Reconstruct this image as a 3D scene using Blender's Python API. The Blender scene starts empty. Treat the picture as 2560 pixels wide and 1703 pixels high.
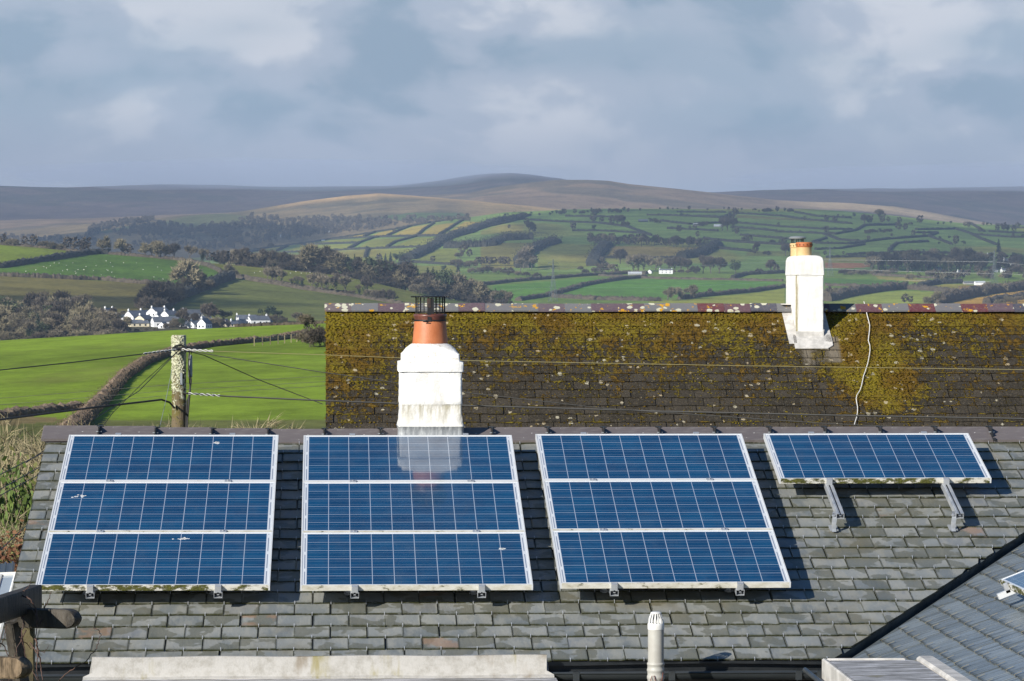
import bpy, bmesh, math, random
import numpy as np
from mathutils import Vector, Matrix
rnd = random.Random(7)
NR = np.random.default_rng(11)
SC = bpy.context.scene
COL = SC.collection
R = math.radians

# ------------------------------------------------------------------ camera
F, W2, H2 = 8400.0, 1280.0, 851.5          # focal length and centre in pixels of the 2560 px wide photograph
YAW, PITCH, ROLL = R(-3.0686), R(-1.1014), R(-0.0673)
CM = (Matrix.Rotation(YAW, 3, 'Z') @ Matrix.Rotation(PITCH, 3, 'X') @ Matrix.Rotation(ROLL, 3, 'Y'))
cam = bpy.data.cameras.new('camera'); cam.sensor_width = 36; cam.lens = F / 2560 * 36
cam.clip_start = 0.5; cam.clip_end = 60000
co = bpy.data.objects.new('camera', cam); COL.objects.link(co)
rt, fw, up_ = CM @ Vector((1, 0, 0)), CM @ Vector((0, 1, 0)), CM @ Vector((0, 0, 1))
co.matrix_world = Matrix(((rt.x, up_.x, -fw.x, 0), (rt.y, up_.y, -fw.y, 0), (rt.z, up_.z, -fw.z, 0), (0, 0, 0, 1)))
SC.camera = co
# ------------------------------------------------------------------ sun, sky, exposure
SUN_EL, SUN_AZ = R(24), R(45)              # light travels towards +x +y (az from +y)
sl = bpy.data.lights.new('sun', 'SUN'); sl.energy = 5.0; sl.angle = R(0.5); sl.color = (1, .95, .86)
so = bpy.data.objects.new('sun', sl); COL.objects.link(so)
LD = Vector((math.sin(SUN_AZ) * math.cos(SUN_EL), math.cos(SUN_AZ) * math.cos(SUN_EL), -math.sin(SUN_EL)))
so.rotation_euler = LD.to_track_quat('-Z', 'Y').to_euler()
SC.view_settings.view_transform = 'Standard'; SC.view_settings.look = 'None'
SC.view_settings.exposure = 0.45; SC.view_settings.gamma = 1
SC.cycles.use_denoising = True
SC.cycles.max_bounces = 6; SC.cycles.volume_bounces = 0; SC.cycles.transparent_max_bounces = 8


class NT:
    def __init__(s, tree): s.t = tree; s.n = tree.nodes; s.l = tree.links
    def set(s, sock, v):
        if isinstance(v, bpy.types.NodeSocket): s.l.new(v, sock)
        elif v is not None:
            if hasattr(sock.default_value, '__len__') and not isinstance(v, (int, float)):
                v = tuple(v); n = len(sock.default_value)
                sock.default_value = v + (1,) if len(v) < n else v[:n]
            elif hasattr(sock.default_value, '__len__'): sock.default_value = (v,) * len(sock.default_value)
            else: sock.default_value = v
    def node(s, typ, out=0, props=None, **inp):
        nd = s.n.new(typ)
        for k, v in (props or {}).items(): setattr(nd, k, v)
        for k, v in inp.items():
            k2 = int(k[1:]) if k[0] == '_' else k.replace('_', ' ')
            s.set(nd.inputs[k2], v)
        return nd.outputs[out]
    def math(s, op, a, b=None, c=None, clamp=False):
        nd = s.n.new('ShaderNodeMath'); nd.operation = op; nd.use_clamp = clamp
        for i, v in enumerate((a, b, c)):
            if v is not None: s.set(nd.inputs[i], v)
        return nd.outputs[0]
    def mix(s, f, a, b, blend='MIX'):
        nd = s.n.new('ShaderNodeMix'); nd.data_type = 'RGBA'; nd.blend_type = blend
        s.set(nd.inputs[0], f); s.set(nd.inputs[6], a); s.set(nd.inputs[7], b)
        return nd.outputs[2]
    def ss(s, v, lo, hi, a=0.0, b=1.0):
        nd = s.n.new('ShaderNodeMapRange'); nd.interpolation_type = 'SMOOTHSTEP'
        s.set(nd.inputs[0], v)
        for i, x in ((1, lo), (2, hi), (3, a), (4, b)): s.set(nd.inputs[i], x)
        return nd.outputs[0]
    def noise(s, vec, scale, detail=4, rough=.55, out=0):
        return s.node('ShaderNodeTexNoise', out, Vector=vec, Scale=scale, Detail=detail, Roughness=rough)
    def vec(s, v, scale=(1, 1, 1), loc=(0, 0, 0), rot=(0, 0, 0)):
        return s.node('ShaderNodeMapping', Vector=v, Scale=scale, Location=loc, Rotation=rot)
    def attr(s, name, out=2):
        nd = s.n.new('ShaderNodeAttribute'); nd.attribute_name = name; return nd.outputs[out]
    def obj(s): return s.n.new('ShaderNodeTexCoord').outputs['Object']
    def bump(s, h, st, dist=.02):
        return s.node('ShaderNodeBump', Strength=st, Distance=dist, Height=h)
    def rand(s): return s.n.new('ShaderNodeObjectInfo').outputs['Random']


wd = bpy.data.worlds.new('World'); SC.world = wd; wd.use_nodes = True
w = NT(wd.node_tree); bg = wd.node_tree.nodes['Background']
sky = wd.node_tree.nodes.new('ShaderNodeTexSky'); sky.sky_type = 'NISHITA'; sky.sun_disc = False
sky.sun_elevation = SUN_EL; sky.sun_rotation = SUN_AZ + math.pi; sky.air_density = 1.2; sky.dust_density = 1.0
dirv = w.n.new('ShaderNodeTexCoord').outputs['Generated']
sep = w.n.new('ShaderNodeSeparateXYZ'); w.l.new(dirv, sep.inputs[0]); dz = sep.outputs[2]
wv = w.vec(dirv, (1, 1, 1.7), (0.31, 0.2, 0.05))
wob = w.noise(wv, 9, 3, .5, 1)
wv2 = w.node('ShaderNodeVectorMath', props={'operation': 'MULTIPLY_ADD'}, _0=wob, _1=(.05, .05, .05), _2=wv)
n1 = w.noise(wv2, 19, 6, .5); n2 = w.noise(w.vec(wv2, (1, 1, 1), (3.1, 1.7, .4)), 34, 6, .52); n3 = w.noise(w.vec(wv2, (1, 1, 2.2), (.7, 4, 2)), 9, 2, .5)
m = w.math('ADD', w.math('MULTIPLY', n1, .62), w.math('MULTIPLY', n2, .38))
cl = w.mix(w.ss(m, .39, .5), (2.3, 3.05, 3.9), (3.45, 3.95, 4.75))
cl = w.mix(w.ss(m, .51, .60), cl, (5.0, 5.25, 5.75))
cl = w.mix(w.math('MULTIPLY', w.ss(n3, .42, .66), .55), cl, (2.3, 3.2, 4.05))
cl = w.mix(w.ss(dz, .028, .052, .8, 0), cl, (3.25, 3.55, 4.35))                # misty cloud base low over the moor
cover = w.math('ADD', w.ss(dz, .1, .3, 1, 0), w.math('MULTIPLY', w.ss(w.noise(w.vec(dirv, (1, 1, 2)), 3.2, 4), .5, .62), .15), clamp=True)
skyc = w.mix(1.0, sky.outputs[0], (.15, .38, .66), 'MULTIPLY')
skc = w.mix(cover, skyc, cl)
skc = w.mix(w.ss(dz, -.04, -.005, 1, 0), skc, (.5, .55, .5))
w.set(bg.inputs[0], skc); bg.inputs[1].default_value = .1

# ------------------------------------------------------------------ materials
MATS = {}
def mat(name, build):
    m_ = bpy.data.materials.new(name); m_.use_nodes = True
    t = NT(m_.node_tree); bs = m_.node_tree.nodes['Principled BSDF']
    kw = build(t) or {}
    for k, v in kw.items(): t.set(bs.inputs[k], v)
    MATS[name] = m_; return m_
def simple(name, c1, c2=None, scale=5, rough=.7, bump=0, bscale=30, spec=.5, lo=.35, hi=.65, rv=0, metal=0, stretch=(1, 1, 1)):
    def b(t):
        v = t.vec(t.obj(), stretch); c = c1
        if c2: c = t.mix(t.ss(t.noise(v, scale, 6, .6), lo, hi), c1, c2)
        if rv: c = t.mix(1.0, c, t.node('ShaderNodeCombineColor', _0=t.ss(t.rand(), 0, 1, 1 - rv, 1 + rv), _1=t.ss(t.rand(), 0, 1, 1 - rv, 1 + rv), _2=t.ss(t.rand(), 0, 1, 1 - rv, 1 + rv)), 'MULTIPLY')
        d = {'Base Color': c, 'Roughness': rough, 'Specular IOR Level': spec, 'Metallic': metal}
        if bump: d['Normal'] = t.bump(t.noise(v, bscale, 5, .6), bump)
        return d
    return mat(name, b)

def m_slate(t):
    o = t.obj(); tone = t.attr('tone'); edge = t.attr('edge'); r2 = t.attr('rnd')
    off = t.node('ShaderNodeCombineXYZ', _0=t.math('MULTIPLY', r2, 40), _1=t.math('MULTIPLY', tone, 23), _2=0)
    v = t.node('ShaderNodeVectorMath', props={'operation': 'ADD'}, _0=o, _1=off)
    c = t.mix(t.ss(tone, 0, .75), (.160, .175, .178), (.238, .248, .240))
    c = t.mix(t.ss(tone, .8, 1), c, (.185, .196, .205))
    g = t.noise(t.vec(v, (6, 2.2, 6)), 1.6, 6, .62)
    c = t.mix(t.ss(g, .40, .62), c, t.mix(.5, c, (.31, .30, .26)))
    wet = t.ss(t.noise(v, 4.2, 3, .5), .52, .545)
    c = t.mix(t.math('MULTIPLY', wet, .6), c, (.10, .10, .070))
    big = t.ss(t.noise(o, .9, 5, .65), .50, .68)
    c = t.mix(t.math('MULTIPLY', big, .5), c, (.15, .125, .065))
    ru = t.math('MULTIPLY', t.ss(r2, .955, .97), t.ss(t.noise(v, 7, 4), .45, .6))
    c = t.mix(t.math('MULTIPLY', ru, .6), c, (.30, .18, .11))
    mo = t.math('MULTIPLY', edge, t.ss(t.noise(o, 26, 5, .7), .28, .5))
    c = t.mix(mo, c, t.mix(t.noise(o, 3), (.022, .025, .012), (.06, .062, .015)))
    sp = t.ss(t.noise(o, 75, 2, .5), .72, .76)
    c = t.mix(t.math('MULTIPLY', sp, .35), c, (.4, .4, .36))
    h = t.math('ADD', t.noise(t.vec(v, (3, 1, 3)), 14, 6, .65), t.math('MULTIPLY', mo, .5))
    return {'Base Color': c, 'Roughness': t.math('SUBTRACT', t.ss(g, .3, .7, .42, .62), t.math('MULTIPLY', wet, .1)), 'Specular IOR Level': .45, 'Normal': t.bump(h, .35, .01)}
mat('slate', m_slate)
def m_wslate(t):
    o = t.obj(); tone = t.attr('tone'); edge = t.attr('edge'); r2 = t.attr('rnd')
    off = t.node('ShaderNodeCombineXYZ', _0=t.math('MULTIPLY', r2, 40), _1=0, _2=0)
    v = t.node('ShaderNodeVectorMath', props={'operation': 'ADD'}, _0=o, _1=off)
    c = t.mix(tone, (.15, .175, .195), (.22, .25, .27))
    st = t.noise(t.vec(v, (14, 1.2, 4)), 1.3, 6, .6)
    c = t.mix(t.ss(st, .46, .64), c, (.10, .115, .12))
    c = t.mix(t.math('MULTIPLY', edge, .8), c, (.03, .03, .018))
    return {'Base Color': c, 'Roughness': t.ss(st, .3, .7, .24, .42), 'Specular IOR Level': .8, 'Normal': t.bump(t.noise(t.vec(v, (3, 1, 1)), 12, 5), .2, .01)}
mat('wing_slate', m_wslate)
def m_moss_roof(t):
    o = t.obj(); tone = t.attr('tone'); edge = t.attr('edge'); moss = t.attr('moss'); taupe = t.attr('taupe')
    c = t.mix(tone, (.034, .029, .022), (.056, .047, .036))
    c = t.mix(t.ss(t.noise(o, 22, 5, .6), .5, .72), c, (.085, .07, .05))
    c = t.mix(taupe, c, (.25, .21, .155))
    c = t.mix(t.math('MULTIPLY', edge, .45), c, (.014, .013, .010))
    n = t.math('ADD', t.math('MULTIPLY', t.noise(t.vec(o, (1, .6, 1)), 8.5, 10, .78), .85), t.math('MULTIPLY', t.noise(o, 2.1, 3), .15))
    mk = t.ss(t.math('ADD', t.math('ADD', n, t.math('MULTIPLY', edge, t.ss(t.noise(o, 2.6, 3), .38, .65, 0, .24))), t.math('MULTIPLY', moss, .20)), .625, .675)
    mk = t.math('MULTIPLY', mk, t.ss(taupe, .15, .6, 1, 0))
    mc = t.mix(t.ss(t.noise(o, 1.3, 3), .4, .62), (.150, .086, .013), (.170, .130, .014))
    mc = t.mix(t.ss(t.noise(o, 17, 6, .75), .40, .58), (.055, .036, .008), mc)
    c = t.mix(mk, c, mc)
    vo = t.n.new('ShaderNodeTexVoronoi'); t.set(vo.inputs['Vector'], t.node('ShaderNodeVectorMath', props={'operation': 'MULTIPLY_ADD'}, _0=t.noise(o, 14, 4, .6, 1), _1=(.09, .09, .09), _2=o)); vo.inputs['Scale'].default_value = 9.5
    rr = t.node('ShaderNodeSeparateColor', _0=vo.outputs['Color'])
    li = t.math('LESS_THAN', vo.outputs['Distance'], t.ss(t.math('ADD', rr, t.math('MULTIPLY', moss, .10)), .82, 1.08, 0, .40))
    li = t.math('MULTIPLY', li, t.ss(t.noise(o, 45, 4, .7), .36, .5))
    c = t.mix(t.math('MULTIPLY', li, .9), c, t.mix(t.ss(t.noise(o, .8, 2), .42, .6), (.46, .42, .31), (.42, .33, .2)))
    fl = t.ss(t.noise(o, 38, 4, .7), .62, .68)
    c = t.mix(t.math('MULTIPLY', fl, .6), c, (.24, .20, .12))
    h = t.math('ADD', t.noise(o, 28, 7, .7), t.math('MULTIPLY', mk, 1.2))
    return {'Base Color': c, 'Roughness': .95, 'Specular IOR Level': .15, 'Normal': t.bump(h, .8, .03)}
mat('mossy_slate', m_moss_roof)
simple('moss_clump', (.10, .060, .008), (.155, .12, .012), 1.3, .95, .6, 60, .1)
def m_ridge2(t):
    o = t.obj(); rn = t.rand()
    v = t.node('ShaderNodeVectorMath', props={'operation': 'ADD'}, _0=o, _1=t.node('ShaderNodeCombineXYZ', _0=t.math('MULTIPLY', rn, 71), _1=rn, _2=rn))
    c = t.mix(t.ss(rn, .1, .3), (.14, .14, .15), (.10, .065, .085))
    c = t.mix(t.ss(rn, .5, .55), c, (.115, .03, .04)); c = t.mix(t.ss(rn, .68, .72), c, (.14, .14, .145)); c = t.mix(t.ss(rn, .86, .9), c, (.06, .06, .085))
    c = t.mix(t.ss(t.noise(v, 30, 5, .7), .4, .7), c, t.mix(.3, c, (.22, .2, .17)))
    vo = t.n.new('ShaderNodeTexVoronoi'); t.set(vo.inputs['Vector'], t.node('ShaderNodeVectorMath', props={'operation': 'MULTIPLY_ADD'}, _0=t.noise(v, 18, 3, .6, 1), _1=(.05, .05, .05), _2=v)); vo.inputs['Scale'].default_value = 9
    rr = t.node('ShaderNodeSeparateColor', _0=vo.outputs['Color'])
    c = t.mix(t.math('LESS_THAN', vo.outputs['Distance'], t.ss(rr, .45, 1, 0, .5)), c, (.52, .5, .38))
    y = t.ss(t.math('ADD', t.noise(v, 7, 5, .65), t.math('MULTIPLY', t.attr('edge'), .06)), .66, .69)
    c = t.mix(y, c, (.55, .28, .01))
    return {'Base Color': c, 'Roughness': .8, 'Normal': t.bump(t.noise(v, 50, 5), .4, .01)}
mat('lichen_ridge', m_ridge2)
def m_ridge1(t):
    o = t.obj(); rn = t.rand()
    c = t.mix(rn, (.112, .095, .094), (.145, .125, .122))
    c = t.mix(t.ss(t.noise(t.vec(o, (2, 6, 2)), 5, 5), .45, .7), c, (.165, .145, .138))
    c = t.mix(t.ss(t.noise(o, 13, 2), .73, .75), c, (.5, .48, .45))
    return {'Base Color': c, 'Roughness': .6, 'Normal': t.bump(t.noise(o, 60, 4), .15, .01)}
mat('ridge_clay', m_ridge1)
def m_cells(t):
    uv = t.n.new('ShaderNodeTexCoord').outputs['UV']; s = t.n.new('ShaderNodeSeparateXYZ'); t.l.new(uv, s.inputs[0])
    u, v = s.outputs[0], s.outputs[1]                                   # u 0..10, v 0..6 over the cells
    fu = t.math('ABSOLUTE', t.math('SUBTRACT', t.math('FRACT', u), .5)); fv = t.math('ABSOLUTE', t.math('SUBTRACT', t.math('FRACT', v), .5))
    cell = t.node('ShaderNodeTexWhiteNoise', props={'noise_dimensions': '3D'}, Vector=t.node('ShaderNodeCombineXYZ', _0=t.math('FLOOR', u), _1=t.math('FLOOR', v), _2=t.rand()))
    c = t.mix(cell, (.0006, .038, .104), (.0012, .056, .142))
    vo = t.n.new('ShaderNodeTexVoronoi'); vo.inputs['Scale'].default_value = 3.5
    t.set(vo.inputs['Vector'], t.node('ShaderNodeCombineXYZ', _0=t.math('MULTIPLY', u, .7), _1=t.math('MULTIPLY', v, 1.6), _2=t.math('MULTIPLY', t.rand(), 9)))
    c = t.mix(t.math('MULTIPLY', t.node('ShaderNodeSeparateColor', _0=vo.outputs['Color']), .5), c, (.0008, .030, .088))
    c = t.mix(t.ss(t.noise(t.node('ShaderNodeCombineXYZ', _0=u, _1=v, _2=t.math('MULTIPLY', t.rand(), 50)), .5, 3), .4, .7), c, t.mix(.4, c, (.002, .075, .17)))
    fing = t.ss(t.math('FRACT', t.math('MULTIPLY', v, 18)), .5, .9, 0, .05)
    c = t.mix(fing, c, (.2, .26, .34))
    # busbars along the rows
    b3 = t.math('ABSOLUTE', t.math('SUBTRACT', fv, .22))
    c = t.mix(t.math('MULTIPLY', t.math('LESS_THAN', b3, .012), .35), c, (.35, .42, .5))
    line = t.math('MAXIMUM', t.math('GREATER_THAN', fu, .484), t.math('GREATER_THAN', fv, .482))
    c = t.mix(line, c, (.36, .41, .50))
    outm = t.math('MAXIMUM', t.math('ABSOLUTE', t.math('SUBTRACT', u, 5)), t.math('ADD', t.math('ABSOLUTE', t.math('SUBTRACT', v, 3)), 2))
    marg = t.math('GREATER_THAN', outm, 5.0)
    dash = t.math('MULTIPLY', t.math('MULTIPLY', t.math('LESS_THAN', t.math('ABSOLUTE', t.math('SUBTRACT', t.math('ABSOLUTE', t.math('SUBTRACT', u, 5)), 5.085)), .024), t.math('GREATER_THAN', t.math('FRACT', t.math('ADD', t.math('MULTIPLY', v, .5), .25)), .18)), t.math('LESS_THAN', t.math('ABSOLUTE', t.math('SUBTRACT', v, 3)), 2.95))
    c = t.mix(marg, c, t.mix(dash, (.66, .68, .70), (.22, .25, .32)))
    dirt = t.math('MULTIPLY', t.ss(t.noise(t.node('ShaderNodeCombineXYZ', _0=t.math('MULTIPLY', u, 1), _1=t.math('MULTIPLY', v, .5), _2=t.math('MULTIPLY', t.rand(), 31)), 1.1, 5, .65), .48, .8), .06)
    c = t.mix(dirt, c, (.3, .3, .25))
    return {'Base Color': c, 'Roughness': .5, 'Specular IOR Level': .2, 'Coat Weight': 1.0, 'Coat IOR': 1.5, 'Coat Roughness': .055}
mat('solar_cells', m_cells)
simple('aluminium', (.36, .38, .41), (.50, .51, .52), 9, .38, 0, spec=.6, metal=.35)
simple('frame_white', (.66, .67, .68), (.58, .57, .52), 6, .4, 0, lo=.5, hi=.8, metal=.1)
def m_fmoss(th, thick):
    def b(t):
        o = t.obj(); n = t.noise(t.vec(o, (1, 2, 2)), 11, 7, .7); b_ = t.noise(o, 2.3, 2)
        c = t.mix(t.ss(n, .35, .7), (.62, .6, .54), (.45, .42, .33))
        mk = t.ss(t.math('ADD', n, t.math('MULTIPLY', t.math('SUBTRACT', b_, .5), .7)), th, th + .09)
        c = t.mix(mk, c, t.mix(t.noise(o, 40, 3), (.02, .022, .006), (.13, .13, .015)))
        return {'Base Color': c, 'Roughness': .8, 'Normal': t.bump(t.math('MULTIPLY', mk, t.noise(o, 60, 4)), .8, .01)}
    return b
mat('frame_mossy', m_fmoss(.47, 1)); mat('frame_stained', m_fmoss(.62, 1))
def m_white(t):
    o = t.obj(); s = t.n.new('ShaderNodeSeparateXYZ'); t.l.new(o, s.inputs[0])
    c = t.mix(t.ss(t.noise(o, 5, 6, .65), .45, .75), (.80, .785, .75), (.68, .655, .61))
    c = t.mix(t.math('MULTIPLY', t.ss(t.noise(t.vec(o, (1, 1, .22)), 11, 7, .7), .52, .7), .35), c, (.48, .45, .40))
    st = t.math('MULTIPLY', t.attr('dirt'), t.ss(t.noise(t.vec(o, (1, 1, .12)), 26, 6, .65), .36, .66))
    c = t.mix(t.math('MULTIPLY', st, .85), c, (.30, .26, .15))
    c = t.mix(t.math('MULTIPLY', t.attr('edge'), t.ss(t.noise(o, 34, 4), .54, .66)), c, (.55, .51, .45))
    h = t.math('ADD', t.noise(o, 55, 6, .7), t.math('MULTIPLY', t.noise(o, 16, 3), .7))
    return {'Base Color': c, 'Roughness': .85, 'Specular IOR Level': .2, 'Normal': t.bump(h, .4, .014)}
mat('white_roughcast', m_white)
simple('lead', (.20, .21, .22), (.42, .43, .43), 12, .5, .3, 20, .5, stretch=(3, 3, .6))
simple('lead_pale', (.42, .40, .37), (.60, .57, .53), 7, .6, .2, 20, .4)
simple('lead_dark', (.07, .085, .095), (.12, .14, .15), 5, .55, .2, 15, .3)
simple('terracotta', (.42, .125, .040), (.48, .16, .060), 8, .55, .1, 60)
simple('terracotta_dark', (.10, .038, .03), (.16, .055, .035), 12, .35)
simple('buff_clay', (.55, .36, .16), (.62, .44, .22), 8, .6)
simple('rust_iron', (.018, .016, .015), (.07, .035, .022), 30, .6)
simple('black_iron', (.01, .01, .011), None, rough=.5)
simple('pale_metal', (.6, .62, .66), None, rough=.35, metal=.4)
simple('black_plastic', (.012, .014, .016), (.02, .022, .024), 10, .35)
simple('gutter_plastic', (.022, .026, .03), (.038, .042, .044), 4, .32, stretch=(.3, 2, 2))
simple('grey_plastic', (.44, .43, .39), (.38, .36, .32), 6, .5)
simple('white_plastic', (.76, .76, .74), (.66, .64, .6), 14, .5)
simple('render_dark', (.10, .09, .078), (.14, .125, .105), 6, .9, .9, 45)
simple('render_wall', (.55, .53, .49), (.48, .46, .41), 4, .9, .4, 40)
def m_grp(t):
    o = t.obj()
    c = t.mix(t.ss(t.noise(o, 14, 8, .75), .4, .7), (.44, .42, .39), (.31, .29, .255))
    c = t.mix(t.ss(t.noise(t.vec(o, (1, .5, .35)), 3.0, 4, .6), .57, .72), c, (.17, .12, .06))
    c = t.mix(t.math('MULTIPLY', t.ss(t.noise(t.vec(o, (1, .5, .25), (4, 2, 1)), 3.6, 4, .65), .56, .68), .8), c, (.24, .20, .05))
    return {'Base Color': c, 'Roughness': .7, 'Normal': t.bump(t.noise(o, 80, 4), .2, .01)}
mat('fibreglass', m_grp)
def m_grp2(t):
    o = t.obj()
    st = t.noise(t.vec(o, (1.0, 7, 2)), 3.2, 7, .68)
    c = t.mix(t.ss(st, .38, .58), (.56, .55, .56), (.17, .16, .145))
    c = t.mix(t.ss(t.noise(o, 3, 4), .6, .7), c, (.20, .18, .12))
    return {'Base Color': c, 'Roughness': .6, 'Normal': t.bump(st, .2, .01)}
mat('weathered_deck', m_grp2)
def m_pole(t):
    o = t.obj(); s = t.n.new('ShaderNodeSeparateXYZ'); t.l.new(o, s.inputs[0]); z = s.outputs[2]
    n = t.noise(t.vec(o, (1, 1, .12)), 22, 5, .6)
    c = t.mix(n, (.075, .055, .032), (.20, .15, .085))
    c = t.mix(t.math('MULTIPLY', t.ss(t.noise(o, 5, 3), .45, .6), .7), c, (.12, .10, .012))
    mk = t.math('MULTIPLY', t.ss(t.math('ADD', t.noise(o, 17, 6, .7), t.ss(z, 4.0, 5.2, -.10, .10)), .5, .56), t.ss(z, 4.25, 4.55))
    c = t.mix(mk, c, t.mix(t.ss(t.noise(o, 50, 3), .4, .6), (.40, .40, .25), (.62, .6, .46)))
    c = t.mix(t.math('MULTIPLY', t.ss(t.noise(o, 33, 3), .62, .66), .8), c, (.03, .03, .02))
    return {'Base Color': c, 'Roughness': .9, 'Normal': t.bump(t.math('ADD', n, t.math('MULTIPLY', mk, t.noise(o, 70, 4))), .7, .02)}
mat('pole_wood', m_pole)
simple('wet_wood', (.018, .015, .012), (.065, .054, .040), 6, .6, .5, 20, .4, stretch=(1, 6, 1))
simple('mossy_wood', (.06, .05, .028), (.12, .10, .05), 8, .8, .5, 20, .3)
simple('grain_wood', (.05, .036, .022), (.22, .16, .10), 10, .8, .5, 30, .3, stretch=(3, 3, 1))
simple('vine', (.05, .028, .022), (.11, .06, .045), 20, .7)
simple('twig_near', (.20, .165, .09), (.32, .27, .16), 2, .9, rv=.2)
simple('leaf_near', (.05, .085, .012), (.10, .15, .02), 3, .7)
simple('gorse_leaf', (.085, .095, .02), (.16, .15, .05), 1.2, .9)
simple('bracken', (.13, .05, .022), (.24, .12, .06), 5, .9)
simple('bark_far', (.06, .052, .042), (.12, .10, .08), 3, .9, rv=.2)
simple('twig_grey', (.125, .103, .066), (.19, .158, .105), .5, .95, rv=.3)
simple('twig_pale', (.165, .14, .082), (.25, .21, .125), .5, .95, rv=.25)
simple('twig_dark', (.060, .048, .036), (.105, .085, .062), .5, .95, rv=.25)
simple('ivy', (.022, .035, .012), (.05, .07, .02), .6, .8, rv=.25)
simple('conifer', (.010, .022, .013), (.03, .05, .024), .5, .85, rv=.25)
simple('hedge_brown', (.050, .040, .027), (.095, .074, .050), .22, .95)
simple('hedge_near', (.10, .068, .046), (.20, .145, .10), 1.6, .95, .5, 9)
simple('hedge_dark', (.020, .022, .018), (.042, .040, .030), .1, .95)
simple('house_white', (.84, .84, .85), (.78, .78, .78), .5, .8)
simple('house_cream', (.72, .64, .46), (.66, .58, .42), .5, .8)
simple('house_grey', (.26, .25, .25), (.34, .33, .32), .5, .8)
simple('house_slate', (.085, .095, .115), (.13, .14, .16), .6, .5, rv=.2)
simple('barn_tin', (.42, .45, .48), (.55, .57, .58), .3, .45)
simple('window_dark', (.02, .025, .03), None, rough=.2)
simple('pylon_steel', (.10, .12, .125), None, rough=.6)
simple('steel_grey', (.30, .32, .33), None, rough=.5, metal=.3)
simple('wire_dark', (.025, .024, .022), None, rough=.6)
simple('wire_pale', (.62, .62, .6), None, rough=.5)
simple('wire_yellow', (.20, .17, .07), None, rough=.6)
simple('wool', (.72, .70, .62), None, rough=.9)
simple('wool_dark', (.03, .028, .025), None, rough=.9)
mat('glazing', lambda t: {'Base Color': (.35, .4, .45), 'Roughness': .08, 'Specular IOR Level': .9})
def m_cloud(t):
    return {'Base Color': (.85, .86, .88), 'Roughness': 1, 'Specular IOR Level': 0, 'Alpha': .45}
mat('cloud', m_cloud)
mat('thin_cloud', lambda t: {'Base Color': (.85, .86, .88), 'Roughness': 1, 'Specular IOR Level': 0, 'Alpha': .26})

# ------------------------------------------------------------------ object helpers
def tag(o, label=None, cat=None, group=None, kind=None):
    if label: o['label'] = label
    if cat: o['category'] = cat
    if group: o['group'] = group
    if kind: o['kind'] = kind
    return o
def empty(name, loc=(0, 0, 0), label=None, cat=None, group=None, M=None):
    o = bpy.data.objects.new(name, None); COL.objects.link(o); o.empty_display_size = .2
    if M is not None: o.matrix_basis = M
    else: o.location = loc
    return tag(o, label, cat, group)
def mesh_np(name, V, Fc, mats, idx=None, smooth=False, attrs=None):
    me = bpy.data.meshes.new(name)
    V = np.asarray(V, dtype=np.float32).reshape(-1, 3)
    if isinstance(Fc, np.ndarray):
        k = Fc.shape[1]; me.vertices.add(len(V)); me.vertices.foreach_set('co', V.ravel())
        me.loops.add(Fc.size); me.loops.foreach_set('vertex_index', Fc.astype(np.int32).ravel())
        me.polygons.add(len(Fc)); me.polygons.foreach_set('loop_start', np.arange(0, Fc.size, k, dtype=np.int32))
        me.update(calc_edges=True)
    else:
        me.from_pydata(V.tolist(), [], Fc); me.update()
    for m_ in mats: me.materials.append(MATS[m_] if isinstance(m_, str) else m_)
    if idx is not None: me.polygons.foreach_set('material_index', np.asarray(idx, dtype=np.int32))
    if smooth: me.polygons.foreach_set('use_smooth', np.ones(len(me.polygons), dtype=bool))
    for k, a in (attrs or {}).items():
        a = np.asarray(a, dtype=np.float32)
        if a.ndim == 1:
            at = me.attributes.new(k, 'FLOAT', 'POINT'); at.data.foreach_set('value', a)
        else:
            at = me.attributes.new(k, 'FLOAT_COLOR', 'POINT'); at.data.foreach_set('color', np.c_[a, np.ones(len(a), dtype=np.float32)].astype(np.float32).ravel())
    me.validate(); return me
def link(name, me, parent=None, label=None, cat=None, group=None, kind=None, loc=None, M=None):
    o = bpy.data.objects.new(name, me); COL.objects.link(o)
    if parent is not None: o.parent = parent
    if M is not None: o.matrix_basis = M
    elif loc is not None: o.location = loc
    return tag(o, label, cat, group, kind)

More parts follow.
